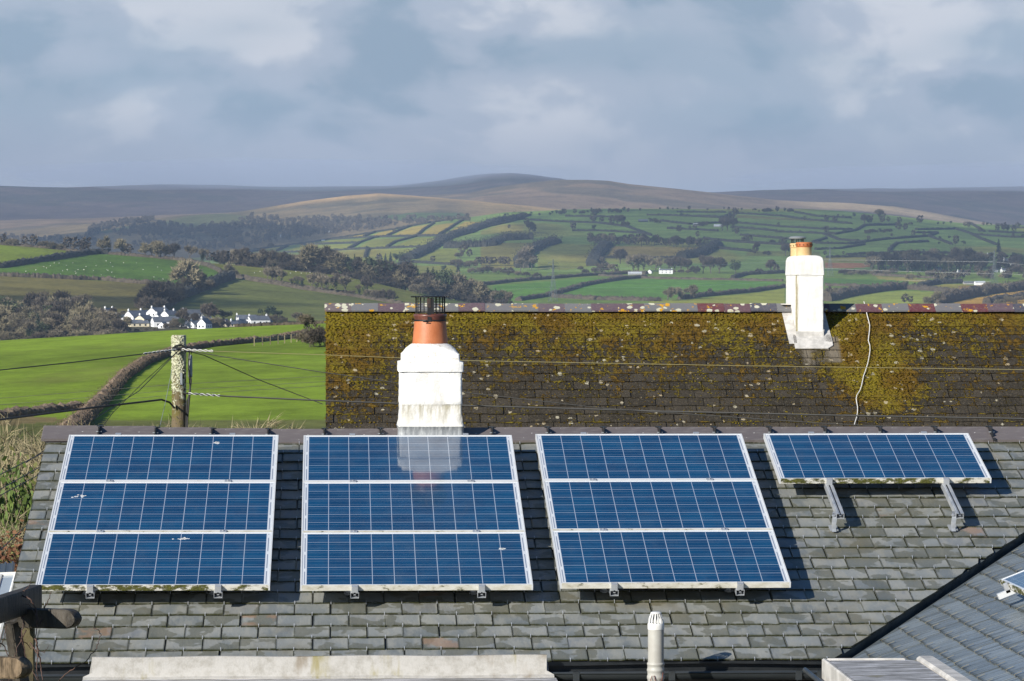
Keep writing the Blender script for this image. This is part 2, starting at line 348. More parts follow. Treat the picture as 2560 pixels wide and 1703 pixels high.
class MB:
    def __init__(s): s.v = []; s.f = []; s.m = []; s.at = {}
    def quad(s, a, b, c, d, m=0):
        i = len(s.v); s.v += [tuple(a), tuple(b), tuple(c), tuple(d)]; s.f.append((i, i + 1, i + 2, i + 3)); s.m.append(m)
    def tri(s, a, b, c, m=0):
        i = len(s.v); s.v += [tuple(a), tuple(b), tuple(c)]; s.f.append((i, i + 1, i + 2)); s.m.append(m)
    def box(s, lo, hi, m=0, T=None):
        i = len(s.v); x0, y0, z0 = lo; x1, y1, z1 = hi
        P = [(x0, y0, z0), (x1, y0, z0), (x1, y1, z0), (x0, y1, z0), (x0, y0, z1), (x1, y0, z1), (x1, y1, z1), (x0, y1, z1)]
        if T is not None: P = [tuple(T @ Vector(p)) for p in P]
        s.v += P
        for f in ((3, 2, 1, 0), (4, 5, 6, 7), (0, 1, 5, 4), (1, 2, 6, 5), (2, 3, 7, 6), (3, 0, 4, 7)): s.f.append(tuple(i + k for k in f)); s.m.append(m)
    def bbox(s, lo, hi, b, m=0, T=None):
        """box with bevelled vertical/horizontal edges (chamfer b)"""
        x0, y0, z0 = lo; x1, y1, z1 = hi
        ring = [(x0 + b, y0), (x1 - b, y0), (x1, y0 + b), (x1, y1 - b), (x1 - b, y1), (x0 + b, y1), (x0, y1 - b), (x0, y0 + b)]
        cx, cy = (x0 + x1) / 2, (y0 + y1) / 2
        def ins(p): return (p[0] + (b if p[0] < cx else -b), p[1] + (b if p[1] < cy else -b))
        rows = [[(*ins(p), z0) for p in ring], [(*p, z0 + b) for p in ring], [(*p, z1 - b) for p in ring], [(*ins(p), z1) for p in ring]]
        s.loft(rows, m, True, T)
    def loft(s, rows, m=0, cap=True, T=None, closed=True):
        n = len(rows[0]); i = len(s.v)
        for r_ in rows:
            s.v += [tuple(T @ Vector(p)) if T is not None else tuple(p) for p in r_]
        for k in range(len(rows) - 1):
            for j in range(n if closed else n - 1):
                a, b = i + k * n + j, i + k * n + (j + 1) % n
                s.f.append((a, b, b + n, a + n)); s.m.append(m)
        if cap:
            s.f.append(tuple(i + j for j in range(n))[::-1]); s.m.append(m)
            s.f.append(tuple(i + (len(rows) - 1) * n + j for j in range(n))); s.m.append(m)
    def lathe(s, prof, n=24, m=0, c=(0, 0, 0), cap=True, T=None):
        rows = [[(c[0] + r_ * math.cos(2 * math.pi * k / n), c[1] + r_ * math.sin(2 * math.pi * k / n), c[2] + z) for k in range(n)] for r_, z in prof]
        s.loft(rows, m, cap, T)
    def tube(s, pts, r, n=6, m=0, cap=True):
        pts = [Vector(p) for p in pts]; rows = []; rr = r if hasattr(r, '__len__') else [r] * len(pts)
        t0 = (pts[1] - pts[0]).normalized(); a = t0.orthogonal().normalized()
        for i, p in enumerate(pts):
            t = (pts[min(i + 1, len(pts) - 1)] - pts[max(i - 1, 0)]).normalized()
            a = (a - t * a.dot(t)); a = a.normalized() if a.length > 1e-6 else t.orthogonal().normalized()
            b = t.cross(a)
            rows.append([tuple(p + (a * math.cos(2 * math.pi * k / n) + b * math.sin(2 * math.pi * k / n)) * rr[i]) for k in range(n)])
        s.loft(rows, m, cap)
    def mesh(s, name, mats, smooth=False, attrs=None):
        return mesh_np(name, s.v, s.f, mats, s.m, smooth, attrs)
    def build(s, name, mats, parent=None, smooth=False, label=None, cat=None, group=None, kind=None, M=None, loc=None, auto=False):
        me = s.mesh(name, mats if isinstance(mats, (list, tuple)) else [mats], smooth)
        if auto: me.polygons.foreach_set('use_smooth', np.ones(len(me.polygons), dtype=bool)); me.set_sharp_from_angle(angle=R(35))
        return link(name, me, parent, label, cat, group, kind, loc, M)

def ray(sx, sy): return CM @ Vector(((sx - W2) / F, 1, -(sy - H2) / F))
def at_y(sx, sy, y): v = ray(sx, sy); return v * (y / v.y)
def at_z(sx, sy, z): v = ray(sx, sy); return v * (z / v.z)
K = 2560 / 2357.0                                                       # D pixels: a 2357 px wide view of the photograph
def Dy(x, y, Y): return at_y(x * K, y * K, Y)
FD = F / K; CXD = 1178.5; HOR = 690 / K
FW = Vector((math.sin(-YAW), math.cos(YAW), 0)); RT = Vector((math.cos(YAW), math.sin(YAW), 0))

def copy_tree(o, parent=None):
    c = o.copy(); COL.objects.link(c)
    if parent is not None: c.parent = parent
    for ch in list(o.children): copy_tree(ch, c)
    return c

# ------------------------------------------------------------------ terrain: one sheet, from the garden to the moor
def C(xs):                                                              # curve from (x, y) pairs, softly interpolated
    xs = np.array(xs, float)
    def f(x):
        y = np.interp(x, xs[:, 0], xs[:, 1]); return y
    return f
def sm(a, n):                                                           # box smoothing along x
    if n < 2: return a
    k = np.ones(n) / n; return np.convolve(np.pad(a, (n, n), 'edge'), k, 'same')[n:-n]
PX = np.concatenate([np.linspace(-8500, -420, 36), np.arange(-400, 2760, 4.0), np.linspace(2780, 11000, 36)])
def zrow(z): return lambda d: HOR - z / d * FD
crA = C([(-3000, 830), (-500, 800), (0, 785), (200, 773), (400, 760), (600, 750), (750, 744), (1000, 742), (1500, 745), (2357, 750), (5000, 760)])
crB = C([(-3000, 555), (-500, 560), (0, 563), (100, 570), (201, 581), (353, 593), (480, 605), (620, 617), (772, 633), (850, 648), (930, 667), (1050, 690), (1200, 718), (2357, 760), (5000, 780)])
crD = C([(-3000, 620), (300, 600), (500, 590), (560, 578), (700, 562), (800, 546), (900, 530), (1000, 511), (1080, 499), (1160, 488), (1300, 483), (1400, 481), (1600, 479), (1850, 478), (1950, 484), (2050, 493), (2150, 505), (2240, 514), (2357, 517), (2800, 530), (6000, 560)])
crE = C([(-3000, 560), (0, 536), (200, 516), (430, 492), (530, 489), (600, 478), (700, 462), (800, 449), (870, 443), (950, 446), (1000, 449), (1100, 458), (1200, 469), (1300, 480), (1400, 489), (1600, 492), (2357, 522), (5000, 560)])
crF = C([(-3000, 560), (-500, 520), (600, 490), (900, 462), (1000, 452), (1080, 446), (1150, 432), (1220, 420), (1280, 412.5), (1350, 411), (1400, 413), (1450, 421), (1550, 431), (1620, 438), (1700, 448), (1780, 456), (1840, 460), (1960, 465), (2060, 473), (2150, 489), (2240, 506), (2320, 520), (2500, 540), (5000, 580)])
crG = C([(-3000, 445), (-500, 434), (0, 430), (100, 431), (300, 427), (400, 426), (520, 429), (600, 431), (850, 430), (900, 429), (950, 424), (1000, 417), (1060, 408), (1120, 401), (1176, 397.5), (1230, 402), (1290, 410), (1350, 425), (1500, 440), (1640, 441), (1750, 436), (1900, 436), (2050, 434), (2250, 429), (2357, 427), (2800, 425), (6000, 445)])
c1 = lambda v: (lambda x: np.full_like(x, v))
NODES = [  # depth, row(px) at that depth
    (2.5, zrow(-5.0)), (25, zrow(-5.2)), (60, zrow(-6.5)), (125, zrow(-8.8)), (250, C([(-2000, 975), (0, 978), (300, 985), (2357, 985)])),
    (380, C([(-2000, 885), (0, 868), (400, 850), (750, 838), (2357, 838)])), (630, crA),
    (700, lambda x: crA(x) + 12), (900, c1(845)), (1500, c1(815)), (1800, c1(775)), (1950, c1(753)),
    (2150, C([(-2000, 690), (0, 700), (300, 712), (600, 722), (1000, 735), (2357, 765)])),
    (2550, lambda x: 0.42 * crB(x) + 0.58 * C([(-2000, 665), (0, 680), (300, 690), (600, 705), (900, 722), (1200, 735), (2357, 765)])(x)), (2900, crB),
    (3000, lambda x: crB(x) + 9), (3080, lambda x: np.maximum(crB(x) + 14, 706)), (3200, lambda x: np.full_like(x, 704)), (4300, c1(628)), (4450, c1(622)),
    (5300, lambda x: crD(x) * .52 + .48 * 622), (6500, crD), (6700, lambda x: crD(x) + 6), (7000, lambda x: np.maximum(crD(x) + 2, np.minimum(crE(x) + 62, 560))),
    (8300, crE), (8500, lambda x: crE(x) + 4), (8650, lambda x: np.maximum(crF(x) + 24, np.minimum(crE(x) + 4, 545))), (9600, crF),
    (9800, lambda x: crF(x) + 4), (9950, lambda x: np.maximum(crG(x) + 40, np.minimum(crF(x) + 4, 540))), (11200, crG), (11600, lambda x: crG(x) + 3), (14000, lambda x: crG(x) + 30)]
CNT = [14, 14, 18, 26, 30, 36, 4, 6, 8, 8, 14, 24, 26, 24, 5, 4, 5, 46, 8, 44, 50, 4, 6, 56, 4, 4, 40, 4, 4, 44, 4, 8]
DD, lo_ = [], []
ND = np.array([n_[0] for n_ in NODES], float)
for i_, c_ in enumerate(CNT): DD += list(np.geomspace(ND[i_], ND[i_ + 1], c_, endpoint=False))
DD = np.array(DD + [ND[-1]])
Ynode = np.array([sm(n_[1](n_[0]) if n_[1].__code__.co_varnames[:1] == ('d',) else n_[1](PX), 1) * np.ones_like(PX) for n_ in NODES])
Znode = (HOR - Ynode) / FD * ND[:, None]
YG = np.empty((len(DD), len(PX)))
tt = np.interp(np.log(DD), np.log(ND), np.arange(len(ND)))
i0 = np.minimum(tt.astype(int), len(ND) - 2); fr = (tt - i0)[:, None]
dl = DD[:, None]
ZG = np.empty_like(YG)
f2 = (DD - ND[i0]) / (ND[i0 + 1] - ND[i0]); f2 = f2[:, None]
lin_z = Znode[i0] * (1 - f2) + Znode[i0 + 1] * f2
lin_y = (HOR - (Ynode[i0] * (1 - fr) + Ynode[i0 + 1] * fr)) / FD * dl
ZG = .35 * lin_z + .65 * lin_y
for _ in range(2):                                                      # round the crests a little
    ZG[1:-1] = .25 * ZG[:-2] + .5 * ZG[1:-1] + .25 * ZG[2:]
XW = RT.x * (dl * (PX - CXD) / FD) + FW.x * dl; YW = RT.y * (dl * (PX - CXD) / FD) + FW.y * dl
def vnoise(x, y, s, seed):                                              # smooth value noise, vectorised
    r_ = np.random.default_rng(seed).random((64, 64)); x = x / s; y = y / s
    xi, yi = np.floor(x).astype(int), np.floor(y).astype(int); fx, fy = x - xi, y - yi
    fx = fx * fx * (3 - 2 * fx); fy = fy * fy * (3 - 2 * fy)
    g = lambda a, b: r_[a % 64, b % 64]
    return (g(xi, yi) * (1 - fx) + g(xi + 1, yi) * fx) * (1 - fy) + (g(xi, yi + 1) * (1 - fx) + g(xi + 1, yi + 1) * fx) * fy
far = np.clip((dl - 1900) / 5000, 0, 1); moor = np.clip((dl - 6900) / 600, 0, 1)
ZG += (vnoise(XW, YW, 260, 1) - .5) * 3.5 * far + (vnoise(XW, YW, 420, 2) - .5) * 10 * moor + (vnoise(XW, YW, 120, 3) - .5) * 3.5 * moor
ZG += (vnoise(XW, YW, 60, 4) - .5) * .5 * np.clip((dl - 150) / 300, 0, 1)
YG = HOR - ZG / dl * FD

def hit(x, y, dmin=0, dmax=1e9):
    """first place where the line of sight through D pixel (x, y) meets the ground beyond dmin"""
    j = np.searchsorted(PX, x) - 1; f_ = (x - PX[j]) / (PX[j + 1] - PX[j])
    col = YG[:, j] * (1 - f_) + YG[:, j + 1] * f_
    lo = np.searchsorted(DD, dmin); hi = min(np.searchsorted(DD, dmax), len(DD) - 1)
    seg = col[lo:hi + 1]; k = np.nonzero(seg <= y)[0]
    if len(k) == 0: i = lo + int(np.argmin(seg)); d = DD[i]; yy = col[i]
    else:
        i = lo + k[0]
        if i == lo: d, yy = DD[i], col[i]
        else:
            g = (col[i - 1] - y) / (col[i - 1] - col[i] + 1e-9); d = DD[i - 1] + g * (DD[i] - DD[i - 1]); yy = y
    l = d * (x - CXD) / FD
    p = RT * l + FW * d; p.z = (HOR - yy) / FD * d
    return p, d
def ground_z(x, y):
    d = FW.x * x + FW.y * y; l = RT.x * x + RT.y * y; px = CXD + l / d * FD
    i = min(max(np.searchsorted(DD, d) - 1, 0), len(DD) - 2); j = min(max(np.searchsorted(PX, px) - 1, 0), len(PX) - 2)
    a = (d - DD[i]) / (DD[i + 1] - DD[i]); b = (px - PX[j]) / (PX[j + 1] - PX[j])
    return (ZG[i, j] * (1 - a) * (1 - b) + ZG[i + 1, j] * a * (1 - b) + ZG[i, j + 1] * (1 - a) * b + ZG[i + 1, j + 1] * a * b)

# zoom-window coordinates -> D pixels (windows the field lines were measured in)
def z1(*p): return [((1200 + x / 2.946) / K, (480 + y / 2.946) / K) for x, y in p]
def z2(*p): return [((1760 + x / 2.946) / K, (480 + y / 2.946) / K) for x, y in p]
def z3(*p): return [((550 + x / 3.1427) / K, (480 + y / 3.1427) / K) for x, y in p]
def z5(*p): return [((x / 2.7407) / K, (560 + y / 2.7407) / K) for x, y in p]
def z8(*p): return [((x / 2.6189) / K, (420 + y / 2.6189) / K) for x, y in p]

COLG = np.zeros(YG.shape + (3,), dtype=np.float32)
PXG = np.broadcast_to(PX, YG.shape); DG = np.broadcast_to(dl, YG.shape)
def paint(mask, c): COLG[mask] = c
def inpoly(poly, x, y):
    r_ = np.zeros(x.shape, bool); n = len(poly)
    for i in range(n):
        (xa, ya), (xb, yb) = poly[i], poly[(i + 1) % n]
        if ya == yb: continue
        c_ = ((ya > y) != (yb > y)) & (x < (xb - xa) * (y - ya) / (yb - ya) + xa); r_ ^= c_
    return r_
def field(poly, c, d0, d1):
    i_a, i_b = np.searchsorted(DD, d0), np.searchsorted(DD, d1)
    sub = inpoly(poly, PXG[i_a:i_b], YG[i_a:i_b]); COLG[i_a:i_b][sub] = c
G_BR = (.190, .268, .024); G_MID = (.062, .130, .022); G_OLV = (.092, .108, .036); G_DK = (.046, .090, .024)
paint(DG < 70, (.07, .085, .03)); paint((DG >= 70) & (DG < 665), G_BR); paint((DG >= 665) & (DG < 1980), (.095, .085, .045))
paint((DG >= 1980) & (DG < 3010), (.075, .11, .030)); paint((DG >= 3010) & (DG < 4380), (.085, .155, .04)); paint((DG >= 4380) & (DG < 6600), (.105, .190, .070))
paint((DG >= 6600) & (DG < 8400), (.165, .135, .085)); paint((DG >= 8400) & (DG < 9700), (.18, .135, .095)); paint(DG >= 9700, (.115, .082, .075))  # farthest moor: heather colour, darkened to stand in for cloud shade
field([(-400, 955), (60, 958), (175, 968), (190, 1000), (-400, 1100)], (.21, .16, .07), 120, 330)
field([(-400, 1010), (300, 960), (800, 960), (800, 1500), (-400, 1500)], (.15, .16, .045), 60, 262)
# hill across the valley
field(z5((-900, 145), (0, 145), (300, 160), (600, 195), (740, 200), (400, 240), (0, 305), (-900, 330)), (.125, .185, .022), 1990, 2960)
field(z5((-900, 330), (0, 308), (400, 242), (740, 203), (1000, 232), (1300, 270), (1480, 320), (1540, 375), (1440, 415), (1080, 415), (700, 385), (330, 368), (0, 355), (-900, 340)), (.066, .140, .022), 1990, 2960)
field(z5((-900, 345), (0, 360), (330, 374), (700, 392), (1080, 420), (1100, 520), (1000, 620), (0, 620), (-900, 600)), (.118, .115, .048), 1990, 2900)
field(z5((1590, 385), (1900, 420), (2360, 490), (2900, 600), (2900, 700), (1200, 640), (1110, 560), (1300, 470)), (.098, .125, .046), 1990, 2900)
field(z5((1430, 270), (1800, 290), (2300, 350), (2900, 480), (2900, 600), (2357, 485), (1900, 405), (1620, 365)), (.115, .140, .035), 1990, 2960)
# small fields of the far hillside
YEL = (.20, .19, .055)
for pl in (((900, 365), (1140, 320), (1330, 297), (1180, 330), (1120, 355)), ((1170, 355), (1250, 320), (1340, 300), (1430, 305), (1310, 345)), ((1360, 345), (1420, 310), (1510, 275), (1650, 258), (1540, 345)), ((1560, 345), (1690, 262), (1870, 240), (1720, 340)), ((1750, 340), (1930, 232), (2190, 250), (1990, 315), (1790, 345))):
    field(z3(*pl), YEL, 4300, 6600)
for pl in (((640, 415), (880, 380), (1190, 368), (1090, 402)), ((500, 472), (640, 425), (1080, 410), (1010, 450), (850, 465)), ((1080, 440), (1200, 372), (1450, 362), (1300, 435)), ((1340, 435), (1540, 360), (1720, 358), (1620, 425)), ((880, 480), (1140, 460), (1600, 440), (1480, 520), (1150, 560))):
    field(z3(*pl), (.135, .175, .045), 4300, 6600)
field(z3((0, 495), (330, 445), (500, 435), (430, 470), (200, 500)), (.16, .19, .05), 4300, 6600)
field(z3((1500, 545), (1700, 450), (1880, 445), (1840, 572)), (.115, .155, .045), 4300, 6600)
field(z3((1410, 580), (1840, 580), (1900, 640), (1500, 640)), (.13, .165, .05), 3500, 6600)
field(z1((0, 400), (140, 375), (480, 370), (320, 470), (300, 560), (0, 560)), (.125, .140, .052), 4300, 6600)
field(z1((420, 440), (560, 380), (870, 390), (840, 540), (640, 575), (420, 570)), (.108, .145, .048), 4300, 6600)
field(z1((920, 400), (1200, 400), (1650, 410), (1600, 465), (1100, 485), (915, 480)), (.165, .145, .075), 4300, 6600)
field(z1((0, 290), (150, 245), (330, 240), (300, 300), (100, 310), (0, 320)), (.11, .135, .05), 4300, 6600)
field(z2((330, 430), (850, 440), (860, 470), (300, 470)), (.10, .13, .05), 4300, 6600)
field(z2((890, 515), (1240, 525), (1240, 550), (1060, 560), (890, 560)), (.20, .115, .075), 4300, 6600)
field(z2((880, 480), (1200, 470), (1700, 480), (1700, 500), (880, 515)), (.15, .165, .06), 4300, 6600)
field(z2((680, 150), (1060, 190), (840, 178)), (.12, .12, .055), 4300, 6600)
field(z2((240, 165), (540, 185), (850, 200), (840, 215), (240, 190)), (.11, .125, .05), 4300, 6600)
# valley floor
field(z1((100, 690), (500, 660), (800, 630), (1180, 640), (620, 735), (280, 800), (60, 800)), (.062, .165, .030), 3010, 4380)
field(z1((330, 805), (760, 695), (1220, 640), (1750, 650), (2230, 660), (2230, 695), (1620, 765), (1240, 795), (540, 770)), (.062, .170, .030), 3010, 4380)
field(z1((1250, 800), (1500, 795), (2000, 745), (2240, 710), (2240, 840), (1250, 840)), (.150, .20, .045), 3010, 4380)
field(z2((880, 630), (1460, 650), (1460, 700), (880, 690)), (.055, .140, .032), 3010, 4380)
field(z2((900, 820), (1170, 750), (1480, 725), (1850, 745), (1740, 820)), (.150, .215, .055), 3010, 4380)
field(z2((1640, 700), (1720, 680), (1890, 675), (2100, 690), (1860, 735)), (.15, .165, .05), 3010, 4380)
field(z2((1250, 615), (1500, 630), (1780, 650), (1640, 665), (1300, 640)), (.17, .18, .07), 3010, 4380)
field(z2((1730, 830), (1900, 790), (2100, 755), (2500, 700), (2700, 700), (2700, 860), (1730, 850)), (.27, .20, .055), 3010, 4380)
field(z2((1880, 690), (2357, 660), (2500, 660), (2500, 700), (2100, 745), (1780, 810)), (.17, .135, .075), 3010, 4380)
# moor: dark heather, pale grass, painted sunlit strips, the walled pasture in the left valley
nz = vnoise(XW * .6 + YW * .8, YW * .35, 210, 21) * .6 + vnoise(XW, YW, 90, 22) * .4; mm = np.clip((DG - 6700) / 300, 0, 1)
COLG *= (1 + mm * (nz - .5) * .75)[..., None]
dk = np.clip((nz - .56) * 9, 0, 1) * mm * .6; COLG[:] = COLG * (1 - dk[..., None]) + np.array((.04, .045, .035)) * dk[..., None]
el = np.exp(-((YG - crE(PX) - 4) / 6.0) ** 2) * ((DG > 7600) & (DG < 8500)) * np.clip((PX - 560) / 200, 0, 1)  # sunlit strip along the moor crest, painted into the colour
fl_ = ((DG > 8700) & (DG < 9700)) * np.exp(-((YG - crF(PX) - 8) / 10.0) ** 2) * np.clip((PX - 1750) / 150, 0, 1)  # lit right flank of the next hill, also painted sunlight
e3 = ((DG > 6900) & (DG < 8500)) * np.clip((PX - 1040) / 80, 0, 1) * np.clip((YG - crE(PX)) / 3, 0, 1)
for w_, c_ in ((el * .9, (.44, .31, .16)), (fl_ * .85, (.36, .29, .19)), (e3 * .7, (.32, .24, .12))):
    COLG[:] = COLG * (1 - w_[..., None]) + np.array(c_) * w_[..., None]
field(z8((1040, 360), (1250, 315), (1450, 300), (1660, 320), (1560, 370), (1300, 400)), (.085, .10, .05), 6600, 8600)
field(z8((650, 420), (860, 380), (980, 370), (700, 432)), (.10, .12, .06), 6000, 8600)
field(z3((1200, 205), (1500, 165), (1900, 165), (1960, 200), (1500, 230)), (.07, .105, .045), 6000, 8600)
sg = vnoise(XW, YW * .5, 170, 33); sw = np.clip((sg - .56) * 8, 0, 1) * ((DG > 4380) & (DG < 6600)) * .55; COLG[:] = COLG * (1 - sw[..., None]) + np.array((.19, .185, .07)) * sw[..., None]
# field-to-field variation inside the unpainted hillside
fj = (vnoise(XW, YW * .45, 130, 31) - .5); COLG *= np.where((DG > 4380) & (DG < 6600), 1 + fj * .45, 1)[..., None]
COLG[:] = COLG * np.where(((DG > 3000) & (DG < 6600))[..., None], np.array((1.75, 1.38, .90), dtype=np.float32), 1)
COLG[:] = COLG * np.where(((DG >= 6600) & (DG < 9750))[..., None], np.array((1.4, 1.25, 1.05), dtype=np.float32), 1)
COLG[:] = COLG * np.where(((DG > 1990) & (DG < 3010))[..., None], np.array((1.4, 1.2, .8), dtype=np.float32), 1)
# grass and soil mottling is in the material; soften painted borders slightly
nI, nJ = YG.shape
vid = np.arange(nI * nJ).reshape(nI, nJ)
quads = np.stack([vid[:-1, :-1], vid[:-1, 1:], vid[1:, 1:], vid[1:, :-1]], -1).reshape(-1, 4)
def m_ground(t):
    g = t.n.new('ShaderNodeNewGeometry').outputs['Position']; c = t.attr('col', 0)
    n = t.noise(g, .012, 8, .62); n2 = t.noise(t.vec(g, (1, .35, 1)), .09, 6, .6); n3 = t.noise(g, .9, 5, .7)
    n4 = t.noise(t.vec(g, (1, .5, 1)), .22, 7, .72); n5 = t.noise(g, 3.2, 4, .8)
    f = t.math('ADD', t.math('ADD', t.math('MULTIPLY', n, .8), t.math('MULTIPLY', n2, .45)), t.math('MULTIPLY', n3, .35))
    f = t.math('ADD', f, t.math('ADD', t.math('MULTIPLY', t.math('SUBTRACT', n4, .5), .8), t.math('MULTIPLY', t.math('SUBTRACT', n5, .5), .45)))
    f = t.ss(f, .55, 1.05, .66, 1.34)
    k = t.node('ShaderNodeCombineColor', _0=f, _1=f, _2=f); c = t.mix(1.0, c, k, 'MULTIPLY')
    c = t.mix(t.math('MULTIPLY', t.ss(t.noise(t.vec(g, (.6, .22, 1)), .045, 7, .7), .52, .70), .36), c, (.20, .165, .06))
    return {'Base Color': c, 'Roughness': .95, 'Specular IOR Level': .1, 'Normal': t.bump(n3, .25, .3)}
mat('land', m_ground)
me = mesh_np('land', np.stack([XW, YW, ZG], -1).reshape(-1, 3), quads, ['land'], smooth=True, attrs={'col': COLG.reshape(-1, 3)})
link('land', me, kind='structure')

# ------------------------------------------------------------------ clouds that shade the land (high up, towards the sun)
def cloud(X, D, rx, ry, seed, alt=1500, m_='cloud'):
    p = RT * X + FW * D; p.z = ground_z(p.x, p.y); q = p - LD * ((alt - p.z) / -LD.z)
    bm = bmesh.new(); bmesh.ops.create_icosphere(bm, subdivisions=4, radius=1)
    rs = random.Random(seed); o1, o2 = rs.random() * 50, rs.random() * 50
    from mathutils import noise as mn
    for v in bm.verts:
        k = 1 + .33 * mn.fractal(v.co * 2.2 + Vector((o1, o2, 0)), 1, 2, 4)
        c = v.co * k; e = max(c.z, -.3) * 70
        l = RT * (c.x * rx) + FW * (c.y * ry); v.co = (l.x, l.y, e)
    me_ = bpy.data.meshes.new('cloud'); bm.to_mesh(me_); bm.free(); me_.materials.append(MATS[m_])
    for pl in me_.polygons: pl.use_smooth = True
    link('cloud', me_, kind='structure', loc=q)
CLOUDS = [(500, 5500, 470, 1150, 1), (-760, 6700, 430, 1300, 2), (-290, 2200, 60, 70, 4), (900, 9000, 160, 200, 5)]
for a_ in CLOUDS: cloud(*a_, m_='thin_cloud' if a_[4] in (1, 5, 3) else 'cloud')

# ------------------------------------------------------------------ haze
hz = bpy.data.materials.new('haze'); hz.use_nodes = True
hz.node_tree.nodes.remove(hz.node_tree.nodes['Principled BSDF'])
pv = hz.node_tree.nodes.new('ShaderNodeVolumePrincipled'); pv.inputs['Color'].default_value = (.50, .66, .90, 1); pv.inputs['Density'].default_value = 5.6e-5
pv.inputs['Anisotropy'].default_value = 0.0
hz.node_tree.links.new(pv.outputs[0], hz.node_tree.nodes['Material Output'].inputs['Volume'])
hb = MB(); zb = float(ZG.min()) - 1
hb.box((-22000, -600, zb), (22000, 15500, float(ZG.max()) + 25))
tag(hb.build('haze', [hz]), kind='stuff')

# mist of the cloud base lying on the moor top
def ico(sub):
    bm = bmesh.new(); bmesh.ops.create_icosphere(bm, subdivisions=sub, radius=1); V = np.array([v.co[:] for v in bm.verts]); Fc = np.array([[v.index for v in f.verts] for f in bm.faces]); bm.free(); return V, Fc
def mist(X, D, z, rx, ry, rz, den):
    m_ = bpy.data.materials.new('mist'); m_.use_nodes = True; m_.node_tree.nodes.remove(m_.node_tree.nodes['Principled BSDF'])
    v_ = m_.node_tree.nodes.new('ShaderNodeVolumePrincipled'); v_.inputs['Color'].default_value = (.72, .80, 1.0, 1); v_.inputs['Density'].default_value = den
    m_.node_tree.links.new(v_.outputs[0], m_.node_tree.nodes['Material Output'].inputs['Volume'])
    V, Fc = ico(4); p = RT * X + FW * D
    V = V * (1 + .12 * np.sin(V[:, :1] * 9) * np.cos(V[:, 1:2] * 7)); A = V[:, :1] * np.array(RT) * rx + V[:, 1:2] * np.array(FW) * ry + V[:, 2:] * np.array((0, 0, 1)) * rz
    link('mist', mesh_np('mist', A, Fc, [m_], smooth=True), kind='stuff', loc=(p.x, p.y, z))
mist(-750, 10900, 325, 900, 700, 50, 1.0e-3); mist(1700, 10900, 318, 1000, 700, 46, 1.0e-3)

